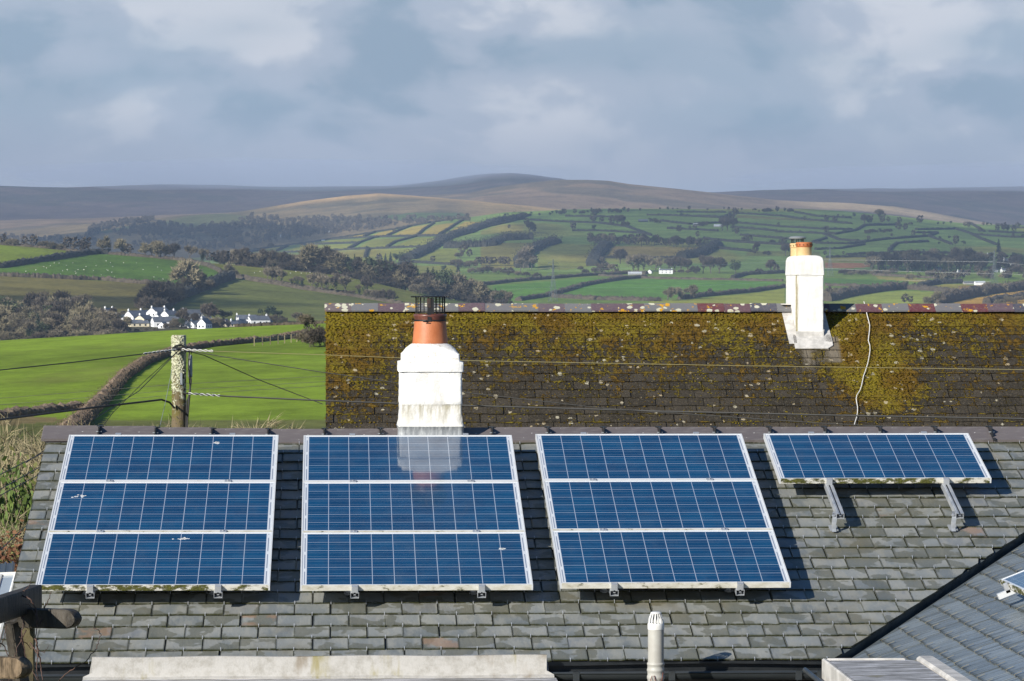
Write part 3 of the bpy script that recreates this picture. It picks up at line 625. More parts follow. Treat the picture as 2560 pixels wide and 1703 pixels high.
# ------------------------------------------------------------------ roof with the solar panels
BETA = R(17.93); O1 = Vector((-.2236, 26.6425, -1.2641)); HS = .18      # panel plane origin; slates lie HS below it
M1 = Matrix.Translation(O1) @ Matrix.Rotation(BETA, 4, 'X')             # local x along the roof, y up the slope, z off it
def slates(name, mats, parent, M, u0, u1, v0, v1, wd_, gauge, hooks=True, ulim=None, vlim=None, w0=0.0, attr=None, seed=1, tail=.010, jit=1.0, cols=4, hook_m=1):
    """courses of slates as one mesh; ulim(v) -> (lo, hi) cuts them at a verge or valley"""
    rs = random.Random(seed); V = []; Fc = []; mi = []; tone = []; ed = []; rn = []; at = []
    nrow = int(math.ceil((v1 - v0) / gauge))
    def add(verts, faces, m, t, e, r_):
        b = len(V); V.extend(verts); Fc.extend([tuple(b + k for k in f) for f in faces]); mi.extend([m] * len(faces)); tone.extend([t] * len(verts)); ed.extend(e); rn.extend([r_] * len(verts))
    for r_ in range(nrow):
        vb = v0 + r_ * gauge; vt = min(vb + gauge * 1.12, v1 + .02)
        n = int(math.ceil((u1 - u0) / wd_)) + 2; off = (r_ % 2) * .5 * wd_
        for k in range(-1, n):
            a = u0 + k * wd_ - off + .0025 + rs.uniform(-.004, .004) * jit; b = a + wd_ - .006 + rs.uniform(-.003, .003) * jit
            lo, hi = (u0, u1) if ulim is None else ulim(vb + gauge * .5)
            if b < lo + .02 or a > hi - .02: continue
            t = rs.random(); q = rs.random(); dv = rs.uniform(-.006, .006) * jit; dz = rs.uniform(0, .004) * jit; sk = rs.uniform(-.004, .004) * jit
            vs = []; e = []
            rows_ = [0, .007, .024, gauge * .5, vt - vb]; cf_ = (0, .035, .5, .965, 1)
            for jr, dy in enumerate(rows_):
                v = vb + dy
                lo, hi = (u0, u1) if ulim is None else ulim(v)
                for c in range(cols + 1):
                    u = a + (b - a) * cf_[c]; u = min(max(u, lo), hi)
                    z = w0 + tail * (1 - dy / gauge) + dz + (.0015 * math.sin(c * 2.1 + q * 9))
                    vv = v + (dv + sk * (cf_[c] - .5) * 2 + rs.uniform(-.005, .003) * jit if jr < 2 else 0)
                    vs.append((u, vv, z)); e.append(1.0 if jr == 0 else (.8 if jr == 1 else (.6 if c in (0, cols) else (.12 if jr == 2 else 0))))
            f = []; w_ = cols + 1
            for jr in range(4):
                for c in range(cols): i = jr * w_ + c; f.append((i, i + 1, i + 1 + w_, i + w_))
            base = len(vs)                                               # tail edge and sides
            for c in range(cols + 1): x = vs[c]; vs.append((x[0], x[1] + .002, x[2] - .008)); e.append(1)
            for c in range(cols): f.append((base + c, base + c + 1, c + 1, c))
            for c, flip in ((0, 0), (cols, 1)):
                i_ = len(vs)
                for jr in range(5): x = vs[jr * w_ + c]; vs.append((x[0], x[1], x[2] - .011)); e.append(.8)
                for jr in range(4):
                    p_, q_ = jr * w_ + c, (jr + 1) * w_ + c
                    f.append((p_, i_ + jr, i_ + jr + 1, q_) if not flip else (p_, q_, i_ + jr + 1, i_ + jr))
            add(vs, f, 0, t, e, q)
            lo, hi = (u0, u1) if ulim is None else ulim(vb)
            um = (a + b) / 2
            if hooks and lo + .03 < um < hi - .03:
                z = w0 + tail + .006; h = .0022 if hook_m == 1 else .007; hl = .016 if hook_m == 1 else .045
                vs = [(um - h, vb - .006, z - .014), (um + h, vb - .006, z - .014), (um + h, vb - .008, z + .004), (um - h, vb - .008, z + .004), (um + h, vb + hl, z + .006), (um - h, vb + hl, z + .006)]
                add(vs, [(0, 1, 2, 3), (3, 2, 4, 5)], hook_m, .5, [0] * 6, .5)
    at_ = {'tone': tone, 'edge': ed, 'rnd': rn}
    if attr is not None:
        A = np.array([attr(x, y) for x, y, z in V]); at_['moss'] = A[:, 0]; at_['taupe'] = A[:, 1]
    me = mesh_np(name, V, Fc, mats, mi, attrs=at_)
    return link(name, me, parent, M=M)

EAVE, RIDGE_V, VERGE = -3.90, .56, -2.067
VT, VB_ = Vector((5.4416, -1.6743)), Vector((3.7531, -3.8482))          # valley line in roof coordinates
def valley_u(v): return VB_.x + (v - VB_.y) * (VT.x - VB_.x) / (VT.y - VB_.y)
house = empty('slate_house', (2.4, 27, -5.2), 'long house in front with blue slate roof carrying the solar panels and a white chimney', 'house')
HI = house.matrix_basis.inverted()
HM = HI @ M1
roof1 = slates('roof', ['slate', 'pale_metal'], house, HM, VERGE, 9.0, EAVE, .50, .2535, .2, ulim=lambda v: (VERGE, min(9.0, valley_u(v) - .035)), w0=-HS - .014, seed=3)
b = MB()                                                                # boarding under the slates, back slope, valley edge board
w1 = -HS - .03
prof = [(VERGE + .02, EAVE + .03), (valley_u(EAVE + .03) - .05, EAVE + .03), (valley_u(.5) - .05, .5), (VERGE + .02, .5)]
b.loft([[(x, y, w1 - .09) for x, y in prof], [(x, y, w1) for x, y in prof]], 0)
b.build('roof_deck', 'lead_dark', roof1, label='dark boarding under the slates')
# back slope and ridge
yr, zr = (M1 @ Vector((0, RIDGE_V, -HS)))[1:]
b = MB(); b.loft([[(VERGE + O1.x, yr - .05, zr - .03), (7.3, yr - .05, zr - .03), (7.3, yr - .05, zr - .10), (VERGE + O1.x, yr - .05, zr - .10)], [(VERGE + O1.x, yr + 4.3, zr - 1.42), (7.3, yr + 4.3, zr - 1.42), (7.3, yr + 4.3, zr - 1.5), (VERGE + O1.x, yr + 4.3, zr - 1.5)]], 0)
b.build('roof', 'lead_dark', house, M=HI)
b = MB(); b.box((-2.10, 23.16, -5.3), (3.7, 23.4, -2.72)); b.box((-2.10, 23.4, -5.3), (-1.9, 31.2, -2.72))
b.loft([[(-2.10, 23.4, -2.72), (-2.10, 31.2, -2.72), (-2.10, yr, zr - .16)], [(-1.9, 23.4, -2.72), (-1.9, 31.2, -2.72), (-1.9, yr, zr - .16)]], 0)
b.build('wall', 'render_dark', house, M=HI)
# ridge tiles with clips at the joints
def sag(x): return .018 * math.exp(-((x + 2.3) / .9) ** 2) - .012 * math.exp(-((x + .4) / 1.0) ** 2)
def ridge_tile(L, wid, drop, th, seed, lip=.012):
    b = MB(); rs = random.Random(seed)
    prof = []
    for k in range(-4, 5):
        s = k / 4; prof.append((s * wid, -abs(s) * drop - (.0 if k else -.004)))
    rows = []
    for x, j in ((0, 0), (.006, .003), (L - .006, .003), (L, 0)):
        o_ = [(x, p[0], p[1] + j) for p in prof]; i_ = [(x, p[0] * .97, p[1] - th) for p in prof[::-1]]
        rows.append(o_ + i_)
    b.loft(rows, 0); return b
rt1 = ridge_tile(.447, .245, .245 * math.tan(BETA) + .012, .018, 1).mesh('ridge_tile', ['ridge_clay'])
cb = MB(); cb.box((-.024, -.018, .004), (.024, .014, .013)); cb.box((-.004, -.16, -.046), (.004, -.015, .008)); cb.box((-.006, -.195, -.072), (.006, -.13, -.036)); cb.box((-.022, -.145, -.034), (.022, -.132, -.027), 1); cb.box((-.01, -.262, -.092), (.01, -.225, -.072)); cb.tube([(0, -.015, .008), (.010, -.05, -.004), (.0, -.1, -.024), (-.004, -.16, -.044)], .004, 5)
clip_me = cb.mesh('ridge_clip', ['black_plastic', 'steel_grey'])
x = VERGE + O1.x - .03; k = 0
CHX = Dy(992, 985, 27.2).x
while x < 6.8:
    zt = zr + .028 + sag(x)
    o = link('ridge_tile', rt1, house, M=HI @ Matrix.Translation((x, yr, zt)) @ Matrix.Rotation(R(rnd.uniform(-.25, .25)), 4, 'Y'))
    if k and abs(x - CHX) > .3: link('ridge_clip', clip_me, o)
    x += .452; k += 1
# chimney on the ridge
def rring(hx, hy, r_, n=5, z=0, jit=0, rs=None, cx=0, cy=0):
    P = []
    for q, (sx, sy) in enumerate(((1, -1), (1, 1), (-1, 1), (-1, -1))):
        for k in range(n):
            a = -math.pi / 2 + q * math.pi / 2 + k / (n - 1) * math.pi / 2
            P.append((cx + sx * (hx - r_) + r_ * math.cos(a), cy + sy * (hy - r_) + r_ * math.sin(a), z))
        # points along the next side
        nx, ny = ((1, 1), (-1, 1), (-1, -1), (1, -1))[q]
        p0 = P[-1]; a = q * math.pi / 2
        p1 = (cx + nx * (hx - r_) + r_ * math.cos(a), cy + ny * (hy - r_) + r_ * math.sin(a), z)
        for k in range(1, 10): f_ = k / 10; P.append((p0[0] + (p1[0] - p0[0]) * f_, p0[1] + (p1[1] - p0[1]) * f_, z))
    if jit: P = [(x + rs.uniform(-jit, jit), y + rs.uniform(-jit, jit), z_) for x, y, z_ in P]
    return P
def loft_attr(name, secs, mats, parent, M, seed, jit=.003, dirt=None, edge=None):
    rs = random.Random(seed); b = MB()
    fine = []
    for (za, *A), (zb_, *B) in zip(secs[:-1], secs[1:]):
        m_ = max(1, int(abs(zb_ - za) / .025))
        for k in range(m_): f_ = k / m_; fine.append([za + (zb_ - za) * f_] + [p + (q - p) * f_ for p, q in zip(A, B)])
    fine.append(list(secs[-1]))
    rows = [rring(hx, hy, r_, z=z + 0, jit=jit, rs=rs) for z, hx, hy, r_ in fine]
    b.loft(rows, 0)
    zz = np.array([p[2] for p in b.v])
    at_ = {'dirt': dirt(zz) if dirt else np.zeros(len(zz)), 'edge': edge(zz) if edge else np.zeros(len(zz))}
    me = b.mesh(name, mats, True, at_); me.set_sharp_from_angle(angle=R(50))
    return link(name, me, parent, M=M)
YC = 27.22; cpx = 27.2 / F / 2.7407                                      # metres per pixel of the window the chimney was measured in
CH = at_y(800 + 760 / 2.7407, 680 + 1058 / 2.7407, 27.0)
def zc(y): return (1058 - y) * cpx
sec = [(zc(1060), .262, .262, .02), (zc(1050), .262, .262, .02), (zc(985), .251, .251, .02), (zc(925), .247, .247, .02), (zc(912), .247, .247, .02), (zc(905), .251, .251, .02), (zc(800), .249, .249, .02), (zc(690), .247, .247, .02),
       (zc(686), .262, .262, .022), (zc(622), .262, .262, .022), (zc(617), .233, .233, .02), (zc(568), .231, .231, .02), (zc(560), .222, .222, .04), (zc(530), .198, .198, .1), (zc(508), .165, .165, .13), (zc(496), .142, .142, .138), (zc(494), .05, .05, .04)]
MC = HI @ Matrix.Translation((CH.x, YC, CH.z))
chim = loft_attr('chimney', sec, ['white_roughcast'], house, MC, 4, .0035,
                 dirt=lambda z: np.clip((zc(905) - z) / .01, 0, 1) * np.clip((z - zc(1065)) / (zc(905) - zc(1065)), 0, 1) ** .7, edge=lambda z: ((z > zc(625)) & (z < zc(490))) * 1.0 + (np.abs(z - zc(686)) < .006) * 1.0)
b = MB(); T0 = Matrix.Translation((0, 0, 0))
rows = [rring(.272, .275, .03, z=zc(1058)), rring(.268, .272, .03, z=zc(1062)), rring(.262, .266, .03, z=zc(1085)), rring(.266, .27, .03, z=zc(1115)), rring(.285, .29, .03, z=zc(1150))]
b.loft(rows[::-1], 0); b.build('flashing', 'lead', chim, auto=True)
b = MB(); pr = [(.1, zc(500)), (.146, zc(502)), (.1435, zc(490)), (.128, zc(346)), (.126, zc(342)), (.1285, zc(336)), (.1285, zc(322)), (.134, zc(314)), (.136, zc(304)), (.132, zc(297)), (.12, zc(295)), (.108, zc(297)), (.105, zc(330))]
b.lathe(pr[:5], 40, 0, cap=False); b.lathe(pr[4:], 40, 1, cap=False)
pot = b.build('chimney_pot', ['terracotta', 'terracotta_dark'], chim, smooth=True)
b = MB()                                                                # wire cage cowl
zt_, zb_ = zc(180), zc(292); rC = .118
for k in range(22):
    a = 2 * math.pi * k / 22; b.tube([(rC * math.cos(a), rC * math.sin(a), zb_), (rC * math.cos(a), rC * math.sin(a), zt_)], .0022 if k % 4 else .004, 5)
for q in range(6):
    z = zb_ + (zt_ - zb_) * (q + .3) / 6; b.tube([(rC * math.cos(a), rC * math.sin(a), z) for a in [2 * math.pi * k / 28 for k in range(29)]], .0018, 4)
b.lathe([(.05, zt_ - .002), (.146, zt_), (.15, zt_ + .004), (.146, zt_ + .008), (.04, zt_ + .012)], 36)
for k in range(30): a = 2 * math.pi * k / 30; b.box((.146, -.004, zt_ - .002), (.158, .004, zt_ + .008), 0, Matrix.Rotation(a, 4, 'Z'))
b.build('cowl', 'black_iron', chim)
b = MB(); yb = -.125
b.box((-.026, yb - .004, zc(345)), (-.016, yb + .03, zc(282))); b.box((-.024, yb - .008, zc(346)), (.006, yb + .004, zc(290))); b.box((-.026, yb - .01, zc(292)), (.026, yb + .03, zc(186))); b.box((-.03, yb - .014, zc(250)), (.0, yb - .006, zc(188)), 1)
b.build('cowl_bracket', ['black_iron', 'rust_iron'], chim)
b = MB(); b.lathe([(.1285, zc(343)), (.134, zc(343)), (.134, zc(334)), (.1285, zc(334))], 36); b.tube([(-.128, -.04, zc(336)), (-.146, -.05, zc(330)), (-.15, -.05, zc(322))], .004, 5); b.tube([(-.03, -.135, zc(340)), (-.06, -.15, zc(346)), (-.016, -.145, zc(349))], .005, 5)
b.build('clamp_band', 'black_iron', chim)

# valley trough and wing roof
XV0 = M1 @ Vector((VB_.x, VB_.y, -HS - .045)); XV1 = M1 @ Vector((VT.x, VT.y, -HS - .045))
TW = math.atan2((XV1.z - XV0.z), (XV1.x - XV0.x))                        # pitch of the wing
MW = Matrix.Translation((XV0.x, XV0.y, XV0.z)) @ Matrix.Rotation(-R(90), 4, 'Z') @ Matrix.Rotation(TW, 4, 'X')   # local x: towards camera, y: up slope (+x world)
gv = (XV1.y - XV0.y) / ((XV1.x - XV0.x) / math.cos(TW))                   # how the valley recedes up the wing slope
wing = slates('wing_roof', ['wing_slate', 'pale_metal', 'twig_near'], house, HI @ MW, -3.6, 4.5, .0, 3.68, .255, .165, ulim=lambda v: (-max(v, 0) * gv + .13, 4.5), w0=-.012, seed=9, tail=.011, hook_m=2)
WV = 3.69; b = MB(); b.loft([[(x, y, -.12) for x, y in ((.0, -.01), (4.6, -.01), (4.6, WV), (-WV * gv, WV))], [(x, y, -.02) for x, y in ((.0, -.01), (4.6, -.01), (4.6, WV), (-WV * gv, WV))]], 0)
b.build('valley_gutter', 'lead_dark', house, M=HI @ MW, label='grey lead lined valley between the two slate slopes')
wr = MW @ Vector((0, WV, 0)); we = MW @ Vector((4.6, WV, 0)); wy = wr.y + 8
b = MB(); b.loft([[(wr.x + .02, y, wr.z - .02), (wr.x + 3.4, y, wr.z - 1.36), (wr.x + 3.4, y, wr.z - 1.46), (wr.x + .02, y, wr.z - .12)] for y in (we.y, wy)], 0); b.build('roof', 'wing_slate', house, M=HI, label='far slope of the right hand wing')
wt = ridge_tile(.447, .2, .2 * math.tan(TW) + .02, .018, 5).mesh('ridge_tile', ['ridge_clay'])
for k in range(17): link('ridge_tile', wt, house, M=HI @ Matrix.Translation((wr.x, we.y + .452 * k, wr.z + .06)) @ Matrix.Rotation(R(90), 4, 'Z'))
b = MB(); b.box((XV0.x + .3, we.y + .1, -5.3), (wr.x + 3.3, we.y + .3, XV0.z - .15)); b.loft([[(XV0.x + .3, y, XV0.z - .15), (wr.x + 3.1, y, XV0.z - .15), (wr.x, y, wr.z - .14)] for y in (we.y + .1, we.y + .3)], 0); b.box((wr.x + 3.1, we.y + .3, -5.3), (wr.x + 3.3, 31, wr.z - 1.4)); b.build('wall', 'render_wall', house, M=HI)
b = MB(); b.box((XV0.x + .02, 16, -5.3), (XV0.x + .25, XV0.y - .1, XV0.z - .12)); b.build('wall', 'render_dark', house, M=HI)
# valley end: crumpled lead
b = MB(); q0 = XV0
rows = []
for k in range(9):
    f_ = k / 8; x = q0.x - .02 + f_ * .26
    rows.append([(x, q0.y - .02 - .10 * j / 4, q0.z + .012 + .012 * math.sin(k * 1.9 + j) + (.03 * f_ if j == 2 else 0) - .012 * j) for j in range(5)])
b.loft(rows, 0, cap=False, closed=False); b.build('flashing', 'lead_pale', house, M=HI, smooth=True)
# gutter: half-round pipe hung on brackets below the eave
ye, ze = (M1 @ Vector((0, EAVE, -HS)))[1:]
b = MB(); xa, xb = -2.15, at_y(2145, 1640, 22.9).x
def halfround(b, xa, xb, y, z, r_, m=0):
    P = [(y + r_ * math.sin(a), z - r_ * math.cos(a)) for a in [R(-92 + 184 * k / 14) for k in range(15)]]
    Q = [(y + (r_ - .006) * math.sin(a), z - (r_ - .006) * math.cos(a)) for a in [R(92 - 184 * k / 14) for k in range(15)]]
    lip = [(P[0][0] - .004, z + .006), (P[0][0] - .012, z + .002)]
    rows = [[(x, p[0], p[1]) for p in P + Q] for x in (xa, xb)]
    b.loft(rows, m)
    b.tube([(xa, P[0][0], z + .002), (xb, P[0][0], z + .002)], .009, 8, m)
GY, GZ = ye - .035, ze - .085
halfround(b, xa, xb, GY, GZ, .06)
gut = b.build('gutter', 'gutter_plastic', house, M=HI, auto=True)
bb = MB(); P = [(GY + .067 * math.sin(a), GZ - .067 * math.cos(a)) for a in [R(-98 + 196 * k / 12) for k in range(13)]]
bb.tube([(0, p[0], p[1]) for p in P], .006, 4); bb.box((-.022, GY - .07, GZ - .05), (.022, GY - .058, GZ + .012)); bb.box((-.022, GY - .066, GZ + .004), (.022, GY - .03, GZ + .014))
gm = bb.mesh('gutter_bracket', ['gutter_plastic'])
for X in (202, 1326 / 1, 1546, 1838, 1888):
    link('gutter_bracket', gm, gut, loc=(Dy(X * 1.0 if X > 300 else X, 1530, 22.9).x, 0, 0))
b = MB(); b.box((-2.12, ye + .03, ze - .22), (xb, ye + .06, ze - .035)); b.build('fascia', 'black_plastic', house, M=HI)
b = MB(); b.loft([[(x, ye - .02, ze - .018 + .004 * math.sin(x * 5)), (x, ye + .035, ze - .012), (x, ye + .035, ze - .03), (x, ye - .02, ze - .034 + .006 * math.sin(x * 3.1))] for x in np.linspace(-2.05, xb, 60)], 0); b.build('eaves_felt', 'black_plastic', house, M=HI)
b = MB(); b.tube([(-2.06, GY - .03, GZ - .12), (xb, GY - .03, GZ - .12)], .03, 12); b.build('pipe', 'black_plastic', house, M=HI)

# ------------------------------------------------------------------ solar panels, rails
PW, PH = 1.65, .992
def panel_mesh(kind):
    b = MB(); f_ = .011; d = .04; fr = {'clean': 0, 'mossy': 1, 'stained': 2}[kind]
    b.box((0, -PH, -d), (f_, 0, 0), 0); b.box((PW - f_, -PH, -d), (PW, 0, 0), 0)
    b.box((f_, -f_, -d), (PW - f_, 0, 0), 0)
    b.box((f_, -PH, -d), (PW - f_, -PH + f_, 0), fr)
    b.box((f_, -PH + f_, -d + .003), (PW - f_, -f_, -d + .006), 0)
    return b.mesh('frame', ['frame_white', 'frame_mossy', 'frame_stained'])
FRM = {k: panel_mesh(k) for k in ('clean', 'mossy', 'stained')}
def glass_mesh():
    f_ = .011; cw = .1565; mx = (PW - 10 * cw) / 2; my = (PH - 6 * cw) / 2
    x0, x1, y0, y1, z = f_, PW - f_, -PH + f_, -f_, -.003
    me = bpy.data.meshes.new('glass'); me.from_pydata([(x0, y0, z), (x1, y0, z), (x1, y1, z), (x0, y1, z)], [], [(0, 1, 2, 3)])
    uv = me.uv_layers.new(name='UVMap')
    for li, (x, y) in enumerate(((x0, y0), (x1, y0), (x1, y1), (x0, y1))): uv.data[li].uv = ((x - mx) / cw, (y + PH - my) / cw)
    me.materials.append(MATS['solar_cells']); return me
GL = glass_mesh()
def panel(M, kind, label, splats=(), group='solar panels on the slate roof'):
    t = empty('solar_panel', M=M, label=label, cat='solar panel', group=group)
    link('frame', FRM[kind], t); g = link('glass', GL, t)
    for (sx, sy, w_, h_) in splats:                                     # bird droppings
        b = MB(); rs = random.Random(int(sx * 999))
        for q in range(16):
            cx, cy, r_ = sx + rs.gauss(0, w_), sy + rs.gauss(0, h_), rs.uniform(.003, .008)
            b.loft([[(cx + r_ * 1.6 * math.cos(a), cy + r_ * math.sin(a), z_) for a in [k * math.pi / 3 for k in range(6)]] for z_ in (-.004, -.0015)], 0)
        b.build('dropping', 'white_plastic', g)
    return t
AR = [(-1.8483, .0203, -.00528), (0, 0, 0), (1.8398, .0222, .00158), (3.6656, .0258, .00276)]
NAMES = ['leftmost stack of solar panels', 'solar panel stack in front of the white chimney', 'third stack of solar panels from the left']
rail_p = bpy.data.meshes.new('x')
def rail(M, x, v_top, v_bot, clamps, mids, label, hooks_v):
    t = empty('mounting_rail', M=M @ Matrix.Translation((x, 0, 0)), label=label, cat='rail', group='aluminium rails under the solar panels')
    b = MB(); z0, z1_ = -.085, -.042
    for (a, c) in ((-.03, -.027), (.027, .03)): b.box((a, v_bot, z0), (c, v_top, z1_))
    b.box((-.027, v_bot + .001, z0), (.027, v_top, z0 + .004)); b.box((-.027, v_bot + .001, z1_ - .004), (-.006, v_top, z1_)); b.box((.006, v_bot + .001, z1_ - .004), (.027, v_top, z1_)); b.box((-.019, v_bot + .001, z1_), (-.015, v_top, z1_ + .004) if v_top < -9 else (-.015, -.995, z1_ + .003)) if v_bot > -2 else None; b.box((-.008, v_bot + .002, z1_ - .02), (.008, v_top, z1_ - .016))
    b.build('channel', 'aluminium', t)
    for v in clamps:
        s = -1 if v < -.5 else 1
        c = MB(); c.box((-.022, min(v, v + s * .03), -.041), (.022, max(v, v + s * .03), .004)); c.box((-.022, min(v - s * .012, v), .002), (.022, max(v - s * .012, v), .006))
        c.build('end_clamp', ['aluminium', 'frame_mossy'], t)
    for v in mids:
        c = MB(); c.box((-.025, v - .02, .0015), (.025, v + .02, .006)); c.lathe([(.007, .006), (.007, .012), (.001, .0125)], 6, 0, (0, v, 0)); c.build('mid_clamp', 'aluminium', t)
    for v in hooks_v:
        c = MB(); c.loft([[(-.042 + dx, v - .03 + py, pz), (-.008 + dx, v - .03 + py, pz), (-.008 + dx, v - .022 + py, pz + .006), (-.042 + dx, v - .022 + py, pz + .006)] for dx, py, pz in ((-.022, -.06, -.172), (-.022, -.035, -.165), (-.022, -.03, -.12), (-.016, -.02, -.08), (-.012, .02, -.05))], 0)
        c.box((-.075, v - .07, -.174), (-.012, v + .03, -.166)); c.lathe([(.012, -.07), (.014, -.06), (.006, -.058)], 6, 0, (-.048, v - .03, 0)); c.box((-.05, v - .02, -.088), (.0, v + .03, -.0851))
        c.build('roof_hook', 'aluminium', t)
    return t
MUD = {0: 'mossy', 1: 'stained', 2: 'stained', 3: 'mossy'}
for k, (du, dv, r_) in enumerate(AR):
    MA = M1 @ Matrix.Translation((du, dv, 0)) @ Matrix.Rotation(r_, 4, 'Z')
    if k < 3:
        for q in range(3):
            pos = ('top', 'middle', 'bottom')[q]
            sp = {(0, 0): [(1.17, -.17, .008, .01)], (0, 1): [(.19, -.3, .025, .02)], (0, 2): [(1.0, -.12, .035, .012)], (1, 2): [(1.46, -.32, .008, .008)]}.get((k, q), ())
            extra = {(1, 0): ', reflecting the chimney', (0, 2): ', with thick moss on its lower edge'}.get((k, q), '')
            panel(MA @ Matrix.Translation((0, -q * 1.012, 0)), MUD[k] if q == 2 else ('stained' if q else 'clean'), f'{pos} panel of the {NAMES[k]}' + extra, sp)
        for x, s in ((.385, 'left'), (1.285, 'right')):
            rail(MA, x, .02, -3.05, [0.002, -3.018], [-1.002, -2.014], f'{s} aluminium rail under the {NAMES[k]}', [-2.7, -.5])
    else:
        panel(MA, 'mossy', 'single solar panel alone at the right end of the slate roof with mossy lower edge', ())
        for x, s in ((.385, 'left'), (1.295, 'right')):
            rail(MA, x, .02, -1.61, [0.002, -.994], [], f'{s} bare aluminium rail running down below the single panel', [-1.56, -.5])
# panel on the wing roof, cut by the picture edge
pw = at_y(2498, 1450, 1) ; nW = (MW.to_3x3() @ Vector((0, 0, 1))); oW = MW.to_translation() + nW * .16
pw = pw * (oW.dot(nW) / pw.dot(nW)); lw = MW.inverted() @ pw
MP = MW @ Matrix.Translation((lw.x, lw.y, .16)) @ Matrix.Rotation(R(0), 4, 'Z') @ Matrix.Translation((0, PH, 0))
panel(MP, 'mossy', 'solar panel on the right hand slope, only its corner in the picture', ())
t = empty('mounting_rail', M=MW @ Matrix.Translation((lw.x + .27, lw.y, .16)), label='stubby rail end under the corner panel on the right hand slope', cat='rail', group='aluminium rails under the solar panels')
b = MB(); b.box((-.02, -.09, -.08), (.02, 1.0, -.042)); b.build('channel', 'frame_white', t)
b = MB(); b.box((-.02, -.03, -.06), (.02, 0.0, .004)); b.box((-.012, -.025, .004), (.012, .01, .008)); b.build('end_clamp', 'aluminium', t)

# ------------------------------------------------------------------ flat roofs below the eave, vent pipe
fx0, fx1 = Dy(212, 1540, 22.85).x, Dy(1258, 1540, 22.85).x
ft = Dy(600, 1512, 22.86).z; fb = Dy(600, 1560, 22.86).z
fr_ = empty('flat_roof', (fx0, 22.4, fb - .2), 'long pale stained fibreglass flat roof below the slate eave at bottom left', 'flat roof'); FI = fr_.matrix_basis.inverted()
b = MB(); prof = [(22.84, ft + .004), (22.865, ft + .006), (22.885, ft), (22.885, fb - .2), (22.80, fb - .2), (22.80, fb + .002), (22.825, fb + .014), (22.838, fb + .04)]
rows = []
for f_ in np.linspace(0, 1, 40):
    x = fx0 + (fx1 - fx0) * f_; rows.append([(x - (.06 if f_ == 0 and z < fb + .03 else 0) + (.05 if f_ == 1 and z < fb + .03 else 0), y, z + .003 * math.sin(x * 6)) for y, z in prof])
b.loft(rows, 0); b.build('upstand', 'fibreglass', fr_, M=FI, auto=True)
b = MB(); b.box((fx0 - .06, 19.8, fb - .2), (fx1 + .06, 22.8, fb - .002)); b.build('deck', 'weathered_deck', fr_, M=FI)
b = MB(); b.box((fx0 + .05, 20.0, -5.25), (fx1 - .05, 22.6, fb - .2)); b.build('wall', 'render_wall', fr_, M=FI)
YB = 20.4; sx0 = Dy(1903, 1520, YB).x; sz = Dy(1903, 1520, YB).z
s2 = empty('flat_roof', (sx0, 20, sz - .2), 'white weathered flat porch roof with raised edge at bottom right', 'flat roof'); SI = s2.matrix_basis.inverted()
xr = Dy(2158, 1493, YB + .1).x - .16
b = MB(); T = None
b.bbox((sx0, 17.5, sz - .14), (xr + .02, YB, sz), .012); b.build('deck', 'weathered_deck', s2, M=SI)
b = MB(); b.bbox((xr + .02, 17.5, sz - .3), (xr + .13, YB + .06, sz + .02), .015); b.build('upstand', 'lead_pale', s2, M=SI, label='pale raised edge along the right hand slates')
b = MB(); b.bbox((sx0 - .03, 17.5, sz - .17), (sx0 + .0, YB + .01, sz + .012), .008); b.bbox((sx0, YB, sz - .12), (xr - .05, YB + .03, sz + .01), .008); b.build('fascia', 'lead_pale', s2, M=SI)
b = MB(); b.box((sx0 + .1, 17.6, -5.25), (xr, YB - .1, sz - .14)); b.build('wall', 'render_wall', s2, M=SI)
b = MB(); b.tube([(sx0 - .12, YB + .1, sz - .07), (sx0 - .08, YB - .3, sz - .10), (sx0 - .05, YB - 1.2, sz - .16)], .016, 10); b.build('gutter', 'gutter_plastic', s2, M=SI)
vy = 22.55; vp = Dy(1509.5, 1568, vy); mpp = vy / FD
vent = empty('vent_pipe', (vp.x, vy, vp.z - .4), 'grey plastic soil vent pipe with white slotted cap standing before the gutter', 'pipe')
zv = lambda y: (1568 - y) * mpp + .4
b = MB(); b.lathe([(.054, zv(1530)), (.054, zv(1444))], 32, cap=False); b.build('pipe', 'grey_plastic', vent, smooth=True)
b = MB(); b.lathe([(.056, 0), (.056, zv(1564)), (.060, zv(1562)), (.060, zv(1556)), (.056, zv(1554)), (.057, zv(1546)), (.0605, zv(1544)), (.0605, zv(1540)), (.057, zv(1538)), (.057, zv(1531)), (.060, zv(1530)), (.060, zv(1526)), (.054, zv(1524))], 32, cap=False)
b.lathe([(.06, .33), (.064, .36), (.06, .39)], 32, cap=False)
b.build('collar', 'grey_plastic', vent, smooth=True)
b = MB(); b.lathe([(.0555, zv(1448)), (.0565, zv(1447)), (.0565, zv(1436)), (.054, zv(1433)), (.050, zv(1433))], 32, cap=False)
for k in range(14):
    a = 2 * math.pi * k / 14; T = Matrix.Rotation(a, 4, 'Z')
    b.loft([[(.053, -.0045, zv(1435)), (.053, .0045, zv(1435)), (.049, .0045, zv(1435)), (.049, -.0045, zv(1435))], [(.049, -.004, zv(1422)), (.049, .004, zv(1422)), (.045, .004, zv(1422)), (.045, -.004, zv(1422))], [(.036, -.003, zv(1411)), (.036, .003, zv(1411)), (.03, .003, zv(1411)), (.03, -.003, zv(1411))]], 0, T=T)
b.lathe([(.02, zv(1410)), (.037, zv(1411.5)), (.038, zv(1410)), (.03, zv(1407.5)), (.001, zv(1406.8))], 24, cap=False)
b.build('cap', 'white_plastic', vent, auto=True)
b = MB()
